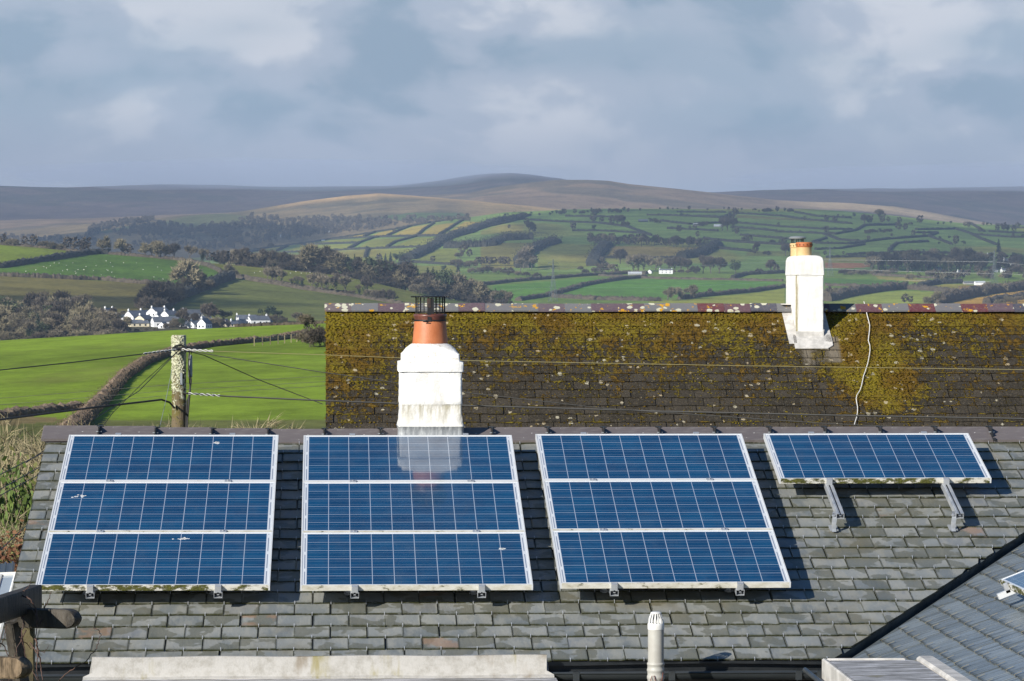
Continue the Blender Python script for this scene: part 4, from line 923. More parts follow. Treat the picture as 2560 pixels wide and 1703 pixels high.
for q, (xa, xb_) in enumerate(((-.05, -.03), (.035, .042), (-.01, -.02))): b.tube([(xa, -.064, .33), (xa * .8, -.07, .40), ((xa + xb_) / 2, -.066, .42 + .01 * q), (xb_, -.062, .445 + .02 * (q == 1))], .003, 5)
b.build('wire', 'terracotta_dark', vent)

# ------------------------------------------------------------------ mossy roofed house behind
Y2 = 55.0; B2 = R(37)
r0 = at_y(750 * K, 708 * K, Y2); X20 = r0.x; Z20 = at_y(1180 * K, 711 * K, Y2).z
X21 = X20 + 15.0
M2 = Matrix.Translation((X20, Y2, Z20)) @ Matrix.Rotation(B2, 4, 'X')      # local x along, y up the slope (0 at the ridge, negative below)
h2 = empty('mossy_house', (X20 + 4, Y2, -6.5), 'house behind with dark moss grown slate roof and slim white chimney', 'house'); I2 = h2.matrix_basis.inverted()
def toplane2(sx, sy):
    n_ = M2.to_3x3() @ Vector((0, 0, 1)); o_ = M2.to_translation(); v = ray(sx, sy); p = v * (o_.dot(n_) / v.dot(n_)); q = M2.inverted() @ p; return q.x, q.y
def w7(x, y): return 1700 + x / 2.7407, 560 + y / 2.7407
mx_, my_ = zip(*[toplane2(*w7(x, y)) for x, y in ((1180, 760), (1260, 900), (1340, 1040), (1380, 1180))])
tp = [toplane2(*w7(x, y)) for x, y in ((735, 780), (1100, 780), (1110, 950), (1040, 930), (905, 1100), (850, 1010))]
cxx = toplane2(*w7(880, 900))[0]
def mossf(u, v):
    top = max(0, 1 + v / 1.0); m_ = .32 + 1.15 * top ** 2.6 + .55 * max(0, 1 + v / 2.4)
    m_ += .8 * math.exp(-(u / .8) ** 2) * max(0, 1 + v / 3.0)
    for a, c, s in zip(mx_, my_, (.32, .5, .6, .55)): m_ += 1.1 * math.exp(-((u - a) / s) ** 2 - ((v - c) / .42) ** 2)
    m_ += .3 * math.exp(-((u - 5.0) / 2.2) ** 2) * max(0, 1 + v / 2.5)
    t_ = 0.0; s = (v - tp[0][1]) / (tp[4][1] - tp[0][1])
    if 0 < s < 1:
        l_, r_ = tp[0][0] + (tp[4][0] - tp[0][0]) * s ** .8, tp[1][0] + (tp[2][0] + .1 - tp[1][0]) * min(s * 1.8, 1) * .6
        if s > .55: r_ = l_ + .25 * (1 - s) / .45
        mid_ = (l_ + r_) / 2
        e_ = min((u - l_) / .10, 1) * min((r_ - u) / .12, 1)
        if u > l_ and u < r_: t_ = max(0, e_) * (1 if u < l_ + .28 * (1 - s) + .05 or u > r_ - .3 else .45) * (1 - .6 * s)
    m_ += .35 * max(0, 1 - u / 1.6) * (.5 + .5 * math.sin(v * 3.0) ** 2)
    return min(m_, 2.2), t_ * .8
roof2 = slates('roof', ['mossy_slate', 'pale_metal'], h2, I2 @ M2, 0, 15.0, -5.2, -.06, .255, .205, hooks=False, attr=mossf, seed=21, tail=.014, jit=1.6)
b = MB(); b.box((.03, -5.2, -.14), (15, -.02, -.02)); b.build('roof_deck', 'lead_dark', roof2)
b = MB(); b.loft([[(X20 + .03, Y2 + .02, Z20 - .03), (X21, Y2 + .02, Z20 - .03), (X21, Y2 + .02, Z20 - .15), (X20 + .03, Y2 + .02, Z20 - .15)], [(X20 + .03, Y2 + 4.2, Z20 - 3.2), (X21, Y2 + 4.2, Z20 - 3.2), (X21, Y2 + 4.2, Z20 - 3.32), (X20 + .03, Y2 + 4.2, Z20 - 3.32)]], 0); b.build('roof', 'mossy_slate', h2, M=I2)
b = MB(); zb2 = Z20 - 3.0
b.loft([[(x, Y2 - 3.9, -6.6), (x, Y2 + 3.9, -6.6), (x, Y2 + 3.9, zb2), (x, Y2, Z20 - .16), (x, Y2 - 3.9, zb2)] for x in (X20 + .05, X20 + .3)], 0); b.box((X20 + .3, Y2 - 3.9, -6.6), (X21, Y2 - 3.65, zb2)); b.build('wall', 'render_wall', h2, M=I2)
# moss cushions on the slates
def ico(sub):
    bm = bmesh.new(); bmesh.ops.create_icosphere(bm, subdivisions=sub, radius=1); V = np.array([v.co[:] for v in bm.verts]); Fc = np.array([[v.index for v in f.verts] for f in bm.faces]); bm.free(); return V, Fc
IV, IF = ico(1)
cs = []; rs = random.Random(5)
while len(cs) < 9000:
    u, v = rs.uniform(0, 11.0), rs.uniform(-4.4, -.02); m_, t_ = mossf(u, v)
    if rs.random() < (m_ / 2.2) ** 1.5 * (1 - t_) and t_ < .3: cs.append((u, v, rs.uniform(.007, .020) * (.65 + .35 * m_)))
nv = len(IV); V = np.empty((len(cs) * nv, 3)); Fc = np.empty((len(cs) * len(IF), 3), int)
for k, (u, v, s) in enumerate(cs):
    V[k * nv:(k + 1) * nv] = IV * (1 + NR.normal(0, .22, (nv, 1))) * (s * rs.uniform(1, 1.9), s * rs.uniform(.8, 1.3), s * .55) + (u, v, .012)
    Fc[k * len(IF):(k + 1) * len(IF)] = IF + k * nv
link('moss', mesh_np('moss', V, Fc, ['moss_clump'], smooth=True), roof2, kind='stuff')
rt2 = ridge_tile(.437, .17, .17 * math.tan(B2) * .85, .02, 2)
rs = random.Random(12); x = -.02; k = 0
rings = rt2.mesh('ridge_tile', ['lichen_ridge'])
e_ = np.array([1.0 if abs(p[0]) < .03 or abs(p[0] - .437) < .03 else 0 for p in rt2.v]); a_ = rings.attributes.new('edge', 'FLOAT', 'POINT'); a_.data.foreach_set('value', e_.astype(np.float32))
while x < 14.5:
    link('ridge_tile', rings, h2, M=I2 @ Matrix.Translation((X20 + x, Y2, Z20 + .085 + rs.uniform(-.004, .004))) @ Matrix.Rotation(R(rs.uniform(-.5, .5)), 4, 'Y') @ Matrix.Rotation(R(rs.uniform(-1, 1)), 4, 'X')); x += .4365; k += 1
# its chimney: long in plan, its narrow end towards us
wz = Y2 / F / 2.7407
cf = at_y(*w7(889, 724), Y2 - .62); hx = 95 * (Y2 - .6) / F / 2.7407; hy = .62
zq = lambda y: (724 - y) * (Y2 - .6) / F / 2.7407
chim2 = loft_attr('chimney', [(zq(760), hx, hy, .015), (zq(352), hx, hy, .015), (zq(348), hx + .012, hy + .012, .016), (zq(250), hx + .004, hy + .004, .02), (zq(228), hx - .012, hy - .012, .03), (zq(216), hx - .05, hy - .05, .06), (zq(212), hx - .1, hy - .1, .06)], ['white_roughcast'], h2,
                  I2 @ Matrix.Translation((cf.x, Y2, cf.z)), 8, .0015, dirt=lambda z: np.clip((z - zq(352)) / .05, 0, 1) * .25)
A_ = chim2.data; co_ = np.empty(len(A_.vertices) * 3, dtype=np.float32); A_.vertices.foreach_get('co', co_); co_ = co_.reshape(-1, 3)
st_ = np.exp(-(((co_[:, 0] + hx) / .02) ** 2 + ((co_[:, 1] + hy) / .03) ** 2)) * (co_[:, 2] < zq(345)) * 2.2
A_.attributes['dirt'].data.foreach_set('value', np.maximum(st_, .25 * np.clip((co_[:, 2] - zq(352)) / .05, 0, 1)).astype(np.float32))
def skirt(b, w_, z0, z1_, out): b.loft([rring(w_ + out, hy + out, .03, z=z0), rring(w_ + .004, hy + .004, .02, z=z1_)], 0)
b = MB(); nrm = Vector((0, -math.sin(B2), math.cos(B2))); yf = -hy
def on_roof(x, y, h=.03): return (x, y, (Y2 - Y2) + (Z20 - cf.z) - abs(y) * math.tan(B2) + h)
def sheet(P, th=.012): b.loft([[(p[0], p[1], p[2]) for p in P], [(p[0], p[1], p[2] + th) for p in P]], 0)
o_ = .13
sheet([on_roof(-hx - .05, yf - .26), on_roof(hx + .04, yf - .26), on_roof(hx + o_, yf - .2), on_roof(hx + o_ - .02, yf + .02), on_roof(-hx - .05, yf + .02)])
sheet([on_roof(-hx - o_, yf - .16), on_roof(-hx + .0, yf - .16), on_roof(-hx + .0, -.03), on_roof(-hx - o_ - .04, -.03)])
sheet([on_roof(hx, yf - .12), on_roof(hx + o_, yf - .14), on_roof(hx + o_ - .04, -.03), on_roof(hx, -.03)])
b.loft([[(-hx - .012, yf, on_roof(0, yf)[2]), (-hx - .012, -.02, on_roof(0, 0)[2]), (-hx - .012, -.02, on_roof(0, 0)[2] + .16), (-hx - .012, yf + .2, on_roof(0, yf)[2] + .22), (-hx - .012, yf, on_roof(0, yf)[2] + .1)], [(-hx, yf, on_roof(0, yf)[2]), (-hx, -.02, on_roof(0, 0)[2]), (-hx, -.02, on_roof(0, 0)[2] + .16), (-hx, yf + .2, on_roof(0, yf)[2] + .22), (-hx, yf, on_roof(0, yf)[2] + .1)]], 0)
b.loft([[(s * hx + s * .012 * q, y_, z_) for s in ((1,) if q >= 0 else (1,)) for y_, z_ in ((yf, on_roof(0, yf)[2]), (-.02, on_roof(0, 0)[2]), (-.02, on_roof(0, 0)[2] + .16), (yf, on_roof(0, yf)[2] + .1))] for q in (0, 1)], 0)
b.box((-hx - .004, yf - .012, on_roof(0, yf)[2] - .04), (hx + .004, yf, on_roof(0, yf)[2] + .08)); b.box((-hx - .17, -.12, on_roof(0, 0)[2] + .04), (-hx, .12, on_roof(0, 0)[2] + .06))
b.build('flashing', 'lead_pale', chim2)
pm = (Y2) / F / 2.7407
def pot2(name, cx, cy, z0, z1_, r_, mats):
    b = MB(); h_ = z1_ - z0
    b.lathe([(r_ * .97, z0 - .03), (r_ * .95, z0 + h_ * .62)], 28, 0, (cx, cy, 0), cap=False); b.lathe([(r_ * .95, z0 + h_ * .62), (r_ * 1.04, z0 + h_ * .68), (r_ * 1.06, z0 + h_ * .95), (r_ * 1.0, z1_), (r_ * .85, z1_), (r_ * .82, z0 + h_ * .7)], 28, 1, (cx, cy, 0), cap=False)
    for k in range(14):
        a = 2 * math.pi * k / 14; x, y = cx + r_ * 1.045 * math.cos(a), cy + r_ * 1.045 * math.sin(a); b.lathe([(.009, -.004), (.009, .01)], 6, 2, T=Matrix.Translation((x, y, z0 + h_ * .8)) @ Matrix.Rotation(a, 4, 'Z') @ Matrix.Rotation(R(90), 4, 'Y'))
    return b.build(name, mats, chim2, auto=True)
pot2('chimney_pot', 0 + (864 - 889) * pm, -.36, zq(214), zq(121), 54 * pm, ['buff_clay', 'terracotta', 'black_iron'])
pot2('chimney_pot', .0 + (864 - 889) * pm - .012, .34, zq(214), zq(126), 50 * pm, ['buff_clay', 'buff_clay', 'black_iron'])
b = MB(); cxp = (864 - 889) * pm - .012
for k in range(8): a = 2 * math.pi * k / 8; b.tube([(cxp + .1 * math.cos(a), .34 + .1 * math.sin(a), zq(128)), (cxp + .1 * math.cos(a), .34 + .1 * math.sin(a), zq(95))], .006, 5)
b.lathe([(.125, zq(96)), (.14, zq(93)), (.145, zq(86)), (.11, zq(78)), (.02, zq(75))], 28, 1, (cxp, .34, 0)); b.lathe([(.103, zq(104)), (.106, zq(104)), (.106, zq(100)), (.103, zq(100))], 20, 0, (cxp, .34, 0))
b.build('cowl', ['black_iron', 'steel_grey'], chim2)
# white cable trailing down the mossy roof
pts = []
for x, y in ((1258, 548), (1264, 570), (1270, 600), (1284, 655), (1298, 710), (1296, 750), (1288, 815), (1299, 850), (1300, 885), (1293, 930), (1285, 970), (1268, 1025), (1255, 1060), (1243, 1120), (1232, 1155), (1210, 1190), (1205, 1215), (1214, 1270), (1214, 1310), (1207, 1345), (1192, 1392)):
    u, v = toplane2(*w7(x, y)); pts.append(M2 @ Vector((u, v, .05)))
b = MB(); b.tube(pts, .0065, 6); b.build('cable', 'white_plastic', label='white cable trailing down the mossy slates from the ridge', cat='cable')

# ------------------------------------------------------------------ utility pole and overhead wires
YP = 50.0; pb = Dy(413, 980, YP); ptop = Dy(412, 773, YP); PZ0 = ground_z(pb.x, YP) - .05
pole = empty('utility_pole', (ptop.x, YP, PZ0), 'lichen covered wooden utility pole with grey box standing behind the slate ridge', 'pole'); PI = pole.matrix_basis.inverted()
hp = ptop.z - PZ0; rs = random.Random(3)
def mP(px): return px * YP / FD
b = MB(); b.lathe([(mP(16.4) * (1 + .012 * math.sin(k * 1.7)) * (1.10 - .10 * k / 20), hp * k / 20) for k in range(21)] + [(mP(15.6), hp + .01)], 28)
po = b.build('post', 'pole_wood', pole, auto=True)
# the lichen thresholds in the pole material work on metres above the base
b = MB(); cs_ = []
for k in range(420):
    a = rs.uniform(math.pi * .85, math.pi * 1.75); z = hp - abs(rs.gauss(0, .55)); r_ = mP(16.4); s = rs.uniform(.006, .016)
    if z < hp - .8 or z > hp - .01: continue
    c = Vector((r_ * math.cos(a), r_ * math.sin(a), z)); i = len(b.v)
    for p in IV: q = p * s * rs.uniform(.7, 1.3); b.v.append(tuple(c + Vector(q)))
    for f in IF: b.f.append(tuple(int(i + x) for x in f)); b.m.append(0)
simple('lichen', (.36, .37, .22), (.56, .55, .40), 9, .95)
b.build('lichen', 'lichen', po, smooth=True, kind='stuff')
def PL(x, y, dy=0): q = Dy(x, y, YP + dy); return q - Vector((ptop.x, YP, PZ0))
b = MB(); q = PL(438, 843, -.04); b.lathe([(.002, .17), (.022, .165), (.03, .14), (.032, -.14), (.03, -.165), (.01, -.17)], 14, 0, tuple(q)); b.build('junction_box', 'steel_grey', pole, smooth=True)
b = MB(); b.tube([PL(430, 800), PL(436, 812, -.1), PL(434, 840, -.1), PL(438, 900, -.08), PL(430, 985, -.05)], .012, 6)
b.tube([PL(436, 862, -.08), PL(440, 875, -.08), PL(436, 905, -.08), PL(432, 950, -.06), PL(431, 985, -.06)], .014, 6)
b.tube([PL(437, 905), PL(430, 925, -.08), PL(428, 985, -.06)], .011, 6); b.tube([PL(418, 797, -.11), PL(430, 805, -.12), PL(436, 790, -.06), PL(443, 803, -.05), PL(440, 815, -.05)], .006, 5)
b.tube([PL(398, 802, -.1), PL(404, 796, -.12), PL(416, 793, -.12), PL(427, 800, -.1)], .012, 6); b.tube([PL(400, 806, -.1), PL(408, 816, -.12), PL(418, 812, -.12), PL(424, 800, -.1)], .006, 5)
b.build('cable_bundle', 'wire_dark', pole)
b = MB(); b.box(tuple(PL(396, 806, -.125)), tuple(PL(430, 799, -.10))); b.build('bracket', 'black_iron', pole)
b = MB(); b.loft([[tuple(PL(x, y, z)) for x, y, z in ((414.5, Y, -.13), (419.5, Y, -.13), (419.5, Y, -.09), (414.5, Y, -.09))] for Y in (886, 870, 858)], 0); b.build('hook', 'steel_grey', pole)
def wire(label, pts, r_, m='wire_dark', group='overhead wires', n=5, seg=10, sagd=0.0, name='overhead_wire', wrap=None):
    P = []
    pts = [Vector(p) for p in pts]
    for a, c in zip(pts[:-1], pts[1:]):
        for k in range(seg): f_ = k / seg; q = a.lerp(c, f_); q.z -= sagd * 4 * f_ * (1 - f_); P.append(q)
    P.append(pts[-1]); b = MB(); b.tube(P, r_, n, 0)
    o = b.build(name, m, label=label, cat='wire', group=group)
    if wrap:                                                            # helical dead-end wrap
        a, c = pts[wrap[0]], pts[wrap[0] + 1]; a, c = a.lerp(c, wrap[1]), a.lerp(c, wrap[2]); dvec = (c - a); L = dvec.length; dvec.normalize()
        u = dvec.orthogonal().normalized(); v = dvec.cross(u); nq = int(L / .03); b = MB()
        for ph in (0, math.pi): b.tube([a + dvec * (L * k / nq) + (u * math.cos(k * 1.1 + ph) + v * math.sin(k * 1.1 + ph)) * .014 - Vector((0, 0, 0)) for k in range(nq)], .006, 4)
        b.build('wrap', 'wire_pale', o)
    return o
PT = Dy(414, 804, YP - .12); PT2 = Dy(424, 905, YP - .1)
wire('topmost wire from the pole leaving the picture on the left', [Dy(-60, 860, 44), Dy(0, 852, 44.6), Dy(160, 835, 47), Dy(320, 816, 49.2), PT], .008, wrap=(3, .1, .95))
wire('thin yellowish wire from the pole crossing high over the mossy roof', [PT, Dy(500, 809, 49.7), Dy(748, 817, 49), Dy(1065, 830, 48), Dy(1700, 842, 46), Dy(2420, 852, 44)], .0042, 'wire_yellow', wrap=(0, .05, .95))
wire('dark wire from the pole sagging across the left of the mossy roof', [PT, Dy(500, 819, 49.7), Dy(736, 856, 49), Dy(918, 882, 48.6), Dy(1100, 907, 48), Dy(1391, 940, 47.4), Dy(1900, 975, 46), Dy(2420, 1000, 45)], .0065)
wire('thick cable from low on the pole crossing the bottom of the mossy roof', [PT2, Dy(520, 912, 49.8), Dy(736, 922, 49.3), Dy(918, 929, 49), Dy(1527, 947, 47.5), Dy(1968, 957, 46), Dy(2420, 965, 45)], .012, wrap=(0, .1, .9))
wire('slack thin wire running steeply from the pole to the gable behind', [PT, Dy(470, 818, 50.5), Dy(600, 876, 52.5), Dy(742, 930, 54.7)], .007)
wire('thick cable looping into the pole from the lower left', [Dy(-60, 973, 42), Dy(0, 966, 43), Dy(200, 940, 47), Dy(330, 925, 49), Dy(372, 920, 49.6), Dy(390, 926, 49.8), Dy(402, 940, 49.86)], .015)
wire('steep wire from the pole top to behind the slate roof', [PT, Dy(320, 900, 48), Dy(240, 950, 46), Dy(150, 1005, 44), Dy(60, 1065, 42)], .006)
wire('second steep wire from the pole top, nearer the pole', [PT, Dy(330, 880, 49), Dy(260, 950, 48), Dy(215, 1010, 47)], .005)
wire('pale thin stay wire dropping just left of the pole', [Dy(396, 850, YP - .1), Dy(380, 930, 49.2), Dy(366, 990, 48.6)], .004, 'steel_grey')
for k, (ya, yb_) in enumerate(((917, 868), (932, 880), (945, 889))):
    wire('one of three fine wires strung across the bright green field', [Dy(-80, ya + 6, 128), Dy(0, ya, 128), Dy(396, ya * .42 + yb_ * .58 - 3, 126), Dy(1100, yb_ - 22, 120)], .008, 'wire_dark', 'three fine wires over the field')
for k, (xa, ya, xb_, yb_) in enumerate(((-20, 1103, 118, 1033), (-20, 1138, 108, 1066), (-20, 1152, 104, 1085), (-20, 1285, 66, 1205))):
    wire(('wire slanting over the pale bush, highest at the left edge', 'upper of a close pair of wires over the pale bush', 'lower of a close pair of wires over the pale bush', 'short wire over the brown bracken left of the roof verge')[k], [Dy(xa, ya, 34), Dy(xb_, yb_, 40), Dy(xb_ + 90, yb_ - 48, 46)], .006)

# ------------------------------------------------------------------ pergola with climbing stems, conservatory, bank at the left edge
YG_ = 14.0
def g(x, y, dy=0): return Dy(x, y, YG_ + dy)
pg = empty('pergola', tuple(Vector((g(30, 1500).x, YG_, -4.9))), 'dark weathered wooden pergola top with round nosed beams in the near left corner', 'pergola'); GI = pg.matrix_basis.inverted()
def beam(name, a, c, w_, h_, m, nose=0):
    a, c = Vector(a), Vector(c); d_ = (c - a); L = d_.length; d_.normalize(); s = d_.cross(Vector((0, 0, 1))).normalized(); u = s.cross(d_)
    b = MB(); rs = random.Random(int(L * 1e4)); rows = []
    st = [0, .01] + list(np.linspace(.05, L - .02, 14)) + [L]
    if nose: st = [0] + list(np.linspace(.03, L - nose, 10)) + [L - nose + nose * math.sin(R(q)) for q in (15, 30, 45, 58, 70, 80, 87, 90)]
    for x in st:
        hh = h_ / 2
        if nose and x > L - nose: hh = h_ / 2 * max(.08, math.sqrt(max(0, 1 - ((x - L + nose) / nose) ** 2)))
        ww = w_ / 2 * (.94 if x in (0, L) else 1); k = .12 * hh
        rows.append([tuple(a + d_ * x + s * (p * ww + rs.uniform(-.0012, .0012)) + u * (q * hh + rs.uniform(-.0012, .0012))) for p, q in ((-.85, -1), (.85, -1), (1, -.85), (1, .85), (.85, 1), (-.85, 1), (-1, .85), (-1, -.85))])
    b.loft(rows, 0); return b.build(name, m, pg, M=GI, auto=True)
beam('beam', g(-110, 1440, -.9), g(84, 1374, .25), .05, .103, 'wet_wood')
beam('beam', g(20, 1421, .1), g(180, 1425, -.05), .06, .080, 'wet_wood', nose=.05)
beam('beam', g(-60, 1535, -.3), g(63, 1538, -.5), .06, .085, 'grain_wood', nose=.055)
b_ = beam('post', g(66, 1840, .22), g(66, 1432, .22), .058, .05, 'mossy_wood')
beam('brace', g(62, 1660, .12), g(28, 1432, .05), .05, .055, 'wet_wood')
rs = random.Random(44)
def stem(name, pts, r_, parent, m='vine', wob=.006):
    P = []
    for a, c in zip(pts[:-1], pts[1:]):
        for k in range(8): q = Vector(a).lerp(Vector(c), k / 8); P.append(q + Vector((rs.uniform(-wob, wob), rs.uniform(-wob, wob), rs.uniform(-wob, wob))) * .5)
    P.append(Vector(pts[-1])); b = MB(); b.tube(P, [r_ * (1 - .6 * i / len(P)) for i in range(len(P))], 5); return b.build(name, m, parent, smooth=True)
vn = empty('climbing_plant', tuple(g(60, 1480)), 'bare reddish stems of a climbing plant straggling over the dark pergola', 'plant')
VI = vn.matrix_basis.inverted()
for pts, r_ in (([(-10, 1395), (20, 1372), (45, 1366), (68, 1378), (82, 1400), (86, 1430), (82, 1470)], .0045), ([(82, 1470), (88, 1500), (96, 1540), (98, 1580)], .0045), ([(92, 1440), (104, 1400), (118, 1362)], .0028),
                ([(118, 1590), (150, 1552), (200, 1520), (222, 1492), (232, 1462), (226, 1448), (214, 1446)], .0026), ([(40, 1380), (54, 1420), (50, 1470), (62, 1520), (88, 1570)], .0032), ([(0, 1410), (24, 1400), (46, 1412), (60, 1445), (80, 1452)], .0026),
                ([(70, 1480), (86, 1505), (84, 1540), (92, 1580)], .003), ([(46, 1466), (70, 1492), (102, 1502), (112, 1486)], .002), ([(-10, 1470), (12, 1490), (24, 1530), (20, 1580)], .003), ([(-5, 1500), (10, 1470), (14, 1440), (2, 1420)], .0022), ([(52, 1362), (66, 1352), (70, 1340)], .0022), ([(-10, 1385), (30, 1378), (70, 1395), (84, 1418)], .0024), ([(60, 1450), (40, 1490), (30, 1530)], .0028)):
    o = stem('stem', [g(x, y, rs.uniform(-.12, .02)) for x, y in pts], r_, vn); o.matrix_basis = VI
YK = 26.0
kx = Dy(0, 1340, YK)
cn = empty('conservatory', (kx.x - 1, YK, -5.1), 'corner of a glazed white conservatory roof behind the pergola', 'conservatory'); KI = cn.matrix_basis.inverted()
def kk(x, y, d_=0): return Dy(x, y, YK + d_)
b = MB(); sl_ = Vector((0, -1.2, -.16 * 1.2))
A0, A1 = kk(-160, 1334, 1.0), kk(38, 1326, 1.0); Bz = Vector((0, -2.2, -.55))
b.loft([[tuple(A0), tuple(A1), tuple(A1 + Bz), tuple(A0 + Bz)], [tuple(p + Vector((0, 0, .012))) for p in (A0, A1, A1 + Bz, A0 + Bz)]], 0); b.build('glazing', 'glazing', cn, M=KI)
b = MB()
up3 = Vector((0, 0, .03))
def bar(b, p, q, w_=.03): b.tube([p + up3 * .5, q + up3 * .5], w_, 6)
bar(b, A0, A1, .02); bar(b, A1, A1 + Bz, .02)
for f_ in (.35, .6, .82): p = A0.lerp(A1, f_); bar(b, p, p + Bz, .014)
bar(b, A0 + Bz * .45, A1 + Bz * .45, .012); b.build('frame', 'white_plastic', cn, M=KI)
b = MB(); b.box((A0.x, A1.y - 2.1, -5.2), (A1.x - .03, A1.y - .02, A1.z - .62)); b.build('wall', 'house_white', cn, M=KI)
sh = empty('outbuilding', tuple(Vector((kk(0, 1330, 2).x, 28.6, -5.2))), 'black slated outbuilding roof corner behind the conservatory', 'shed'); SHI = sh.matrix_basis.inverted()
b = MB(); p0, p1 = Dy(-200, 1322, 30), Dy(34, 1308, 31.0); p2 = Dy(30, 1334, 28.8); p3 = Dy(-200, 1345, 28.5)
b.loft([[tuple(p) for p in (p0, p1, p2, p3)], [tuple(p + Vector((0, 0, .05))) for p in (p0, p1, p2, p3)]], 0)
for f_ in np.linspace(.04, .98, 14): a = p3.lerp(p2, f_); c = p0.lerp(p1, f_); b.tube([a + Vector((0, 0, .055)), c + Vector((0, 0, .055))], .012, 5)
b.build('roof', 'black_plastic', sh, M=SHI)
b = MB(); b.box((p0.x, 29.0, -5.25), (p2.x - .06, 29.4, p2.z - .08)); b.build('wall', 'render_dark', sh, M=SHI)

# ------------------------------------------------------------------ plants: shared meshes
def plant_mesh(name, seed, kind, depth=4, stems=1, twl=.07, tww=.009, spread=.55, first=.3, mats=('bark_far', 'twig_grey', 'ivy'), ntw=4, shape=(1, 1), ivy=0, kids=(3, 4)):
    rs = random.Random(seed); b = MB(); tips = []; limbs = []
    def rec(p, d_, L, r_, k):
        q = p + d_ * L * .5 + Vector((rs.gauss(0, .05), rs.gauss(0, .05), rs.gauss(0, .03))) * L; e = q + (d_ + Vector((rs.gauss(0, .15), rs.gauss(0, .15), .08))).normalized() * L * .5
        b.tube([p, q, e], [r_, r_ * .82, r_ * .62], 4 if k < 2 else 3, 0, cap=False); limbs.append((p, e, k))
        if k >= depth: tips.append((e, d_)); tips.append((q, d_)); return
        for _ in range(rs.randint(*kids)):
            ax = Vector((rs.gauss(0, 1), rs.gauss(0, 1), rs.gauss(0, 1))).cross(d_).normalized()
            nd = (d_ + ax * rs.uniform(.4, 1.0) * spread * 1.5); nd.z += .10; nd.x *= shape[0]; nd.y *= shape[0]; nd.normalize()
            rec(p.lerp(e, rs.uniform(.5, 1)), nd, L * rs.uniform(.58, .82), r_ * .58, k + 1)
    for s in range(stems):
        d_ = Vector((rs.gauss(0, .06), rs.gauss(0, .06), 1)).normalized() if stems == 1 else Vector((rs.gauss(0, .5) * shape[0], rs.gauss(0, .5) * shape[0], 1)).normalized()
        rec(Vector((rs.gauss(0, .12), rs.gauss(0, .12), -.02)) if stems > 1 else Vector((0, 0, -.02)), d_, first, .022 if stems == 1 else .012, 0)
    for e, d_ in tips:
        for _ in range(ntw):
            td = (d_ + Vector((rs.gauss(0, .7), rs.gauss(0, .7), rs.gauss(.15, .6)))).normalized(); p = e + Vector((rs.gauss(0, .02), rs.gauss(0, .02), rs.gauss(0, .02))); L = twl * rs.uniform(.6, 1.4)
            s = td.orthogonal().normalized(); s.rotate(Matrix.Rotation(rs.uniform(0, 6.28), 3, td)); s *= tww * rs.uniform(.6, 1.2)
            b.tri(p - s, p + s, p + td * L, 1); 
    if ivy:
        for _ in range(ivy):
            p, e, k = rs.choice([l for l in limbs if l[2] < 2]); c = p.lerp(e, rs.random()) + Vector((rs.gauss(0, .05), rs.gauss(0, .05), rs.gauss(0, .04)))
            if c.z < 0: continue
            n_ = Vector((rs.gauss(0, 1), rs.gauss(0, 1), rs.gauss(0, 1))).normalized(); s = n_.orthogonal().normalized() * .022; t_ = n_.cross(s).normalized() * .022
            b.quad(c - s, c - t_, c + s, c + t_, 2)
    top = max(v[2] for v in b.v); b.v = [(x / top, y / top, z / top) for x, y, z in b.v]
    return b.mesh(name, list(mats))
def leafy_mesh(name, seed, n=900, leaf=.035, lobes=9, rx=.42, z0=.22, mats=('bark_far', 'ivy'), trunk=True, flat=1.0):
    rs = random.Random(seed); b = MB()
    if trunk: b.tube([(0, 0, -.02), (.01, .0, .25), (0, .02, .55)], [.035, .028, .012], 6, 0, cap=False)
    cs_ = []
    for k in range(lobes):
        a = rs.uniform(0, 6.28); r_ = rx * rs.uniform(.2, .75); z = z0 + (1 - z0) * rs.uniform(.22, .8); cs_.append((Vector((r_ * math.cos(a), r_ * math.sin(a), z)), rs.uniform(.13, .24)))
        if trunk: b.tube([(0, 0, .3), tuple(cs_[-1][0])], [.012, .005], 4, 0, cap=False)
    for _ in range(n):
        c, r_ = rs.choice(cs_); d_ = Vector((rs.gauss(0, 1), rs.gauss(0, 1), rs.gauss(0, 1) * flat)).normalized(); p = c + d_ * r_ * rs.uniform(.6, 1.08)
        if p.z < .03: p.z = .03
        n_ = (d_ + Vector((rs.gauss(0, .6), rs.gauss(0, .6), rs.gauss(0, .6)))).normalized(); s = n_.orthogonal().normalized(); s.rotate(Matrix.Rotation(rs.uniform(0, 6.28), 3, n_)); t_ = n_.cross(s); l = leaf * rs.uniform(.6, 1.4)
        b.quad(p - s * l, p - t_ * l * .6, p + s * l, p + t_ * l * .6, 1)
    top = max(v[2] for v in b.v); b.v = [(x / top, y / top, z / top) for x, y, z in b.v]
    return b.mesh(name, list(mats))
def conifer_mesh(name, seed, n=15, rx=.2):
    rs = random.Random(seed); b = MB(); b.tube([(0, 0, -.02), (0, 0, .98)], [.02, .004], 5, 0, cap=False)
    for k in range(n):
        z = .12 + .86 * k / n; r_ = rx * (1 - (z - .1) / .95) ** .8 + .012
        for q in range(11):
            a = rs.uniform(0, 6.28); d_ = Vector((math.cos(a), math.sin(a), 0)); L = r_ * rs.uniform(.65, 1.15); s = Vector((-d_.y, d_.x, 0)) * L * .28
            p = Vector((0, 0, z + rs.uniform(-.02, .03))); e = p + d_ * L + Vector((0, 0, -L * rs.uniform(.15, .5))); m_ = p.lerp(e, .6)
            b.quad(p, m_ - s + Vector((0, 0, -.01)), e, m_ + s + Vector((0, 0, -.01)), 1); b.tri(p + Vector((0, 0, .025)), e + s * .3, m_ - s * .5 + Vector((0, 0, .02)), 1)
    return b.mesh(name, ['bark_far', 'conifer'])
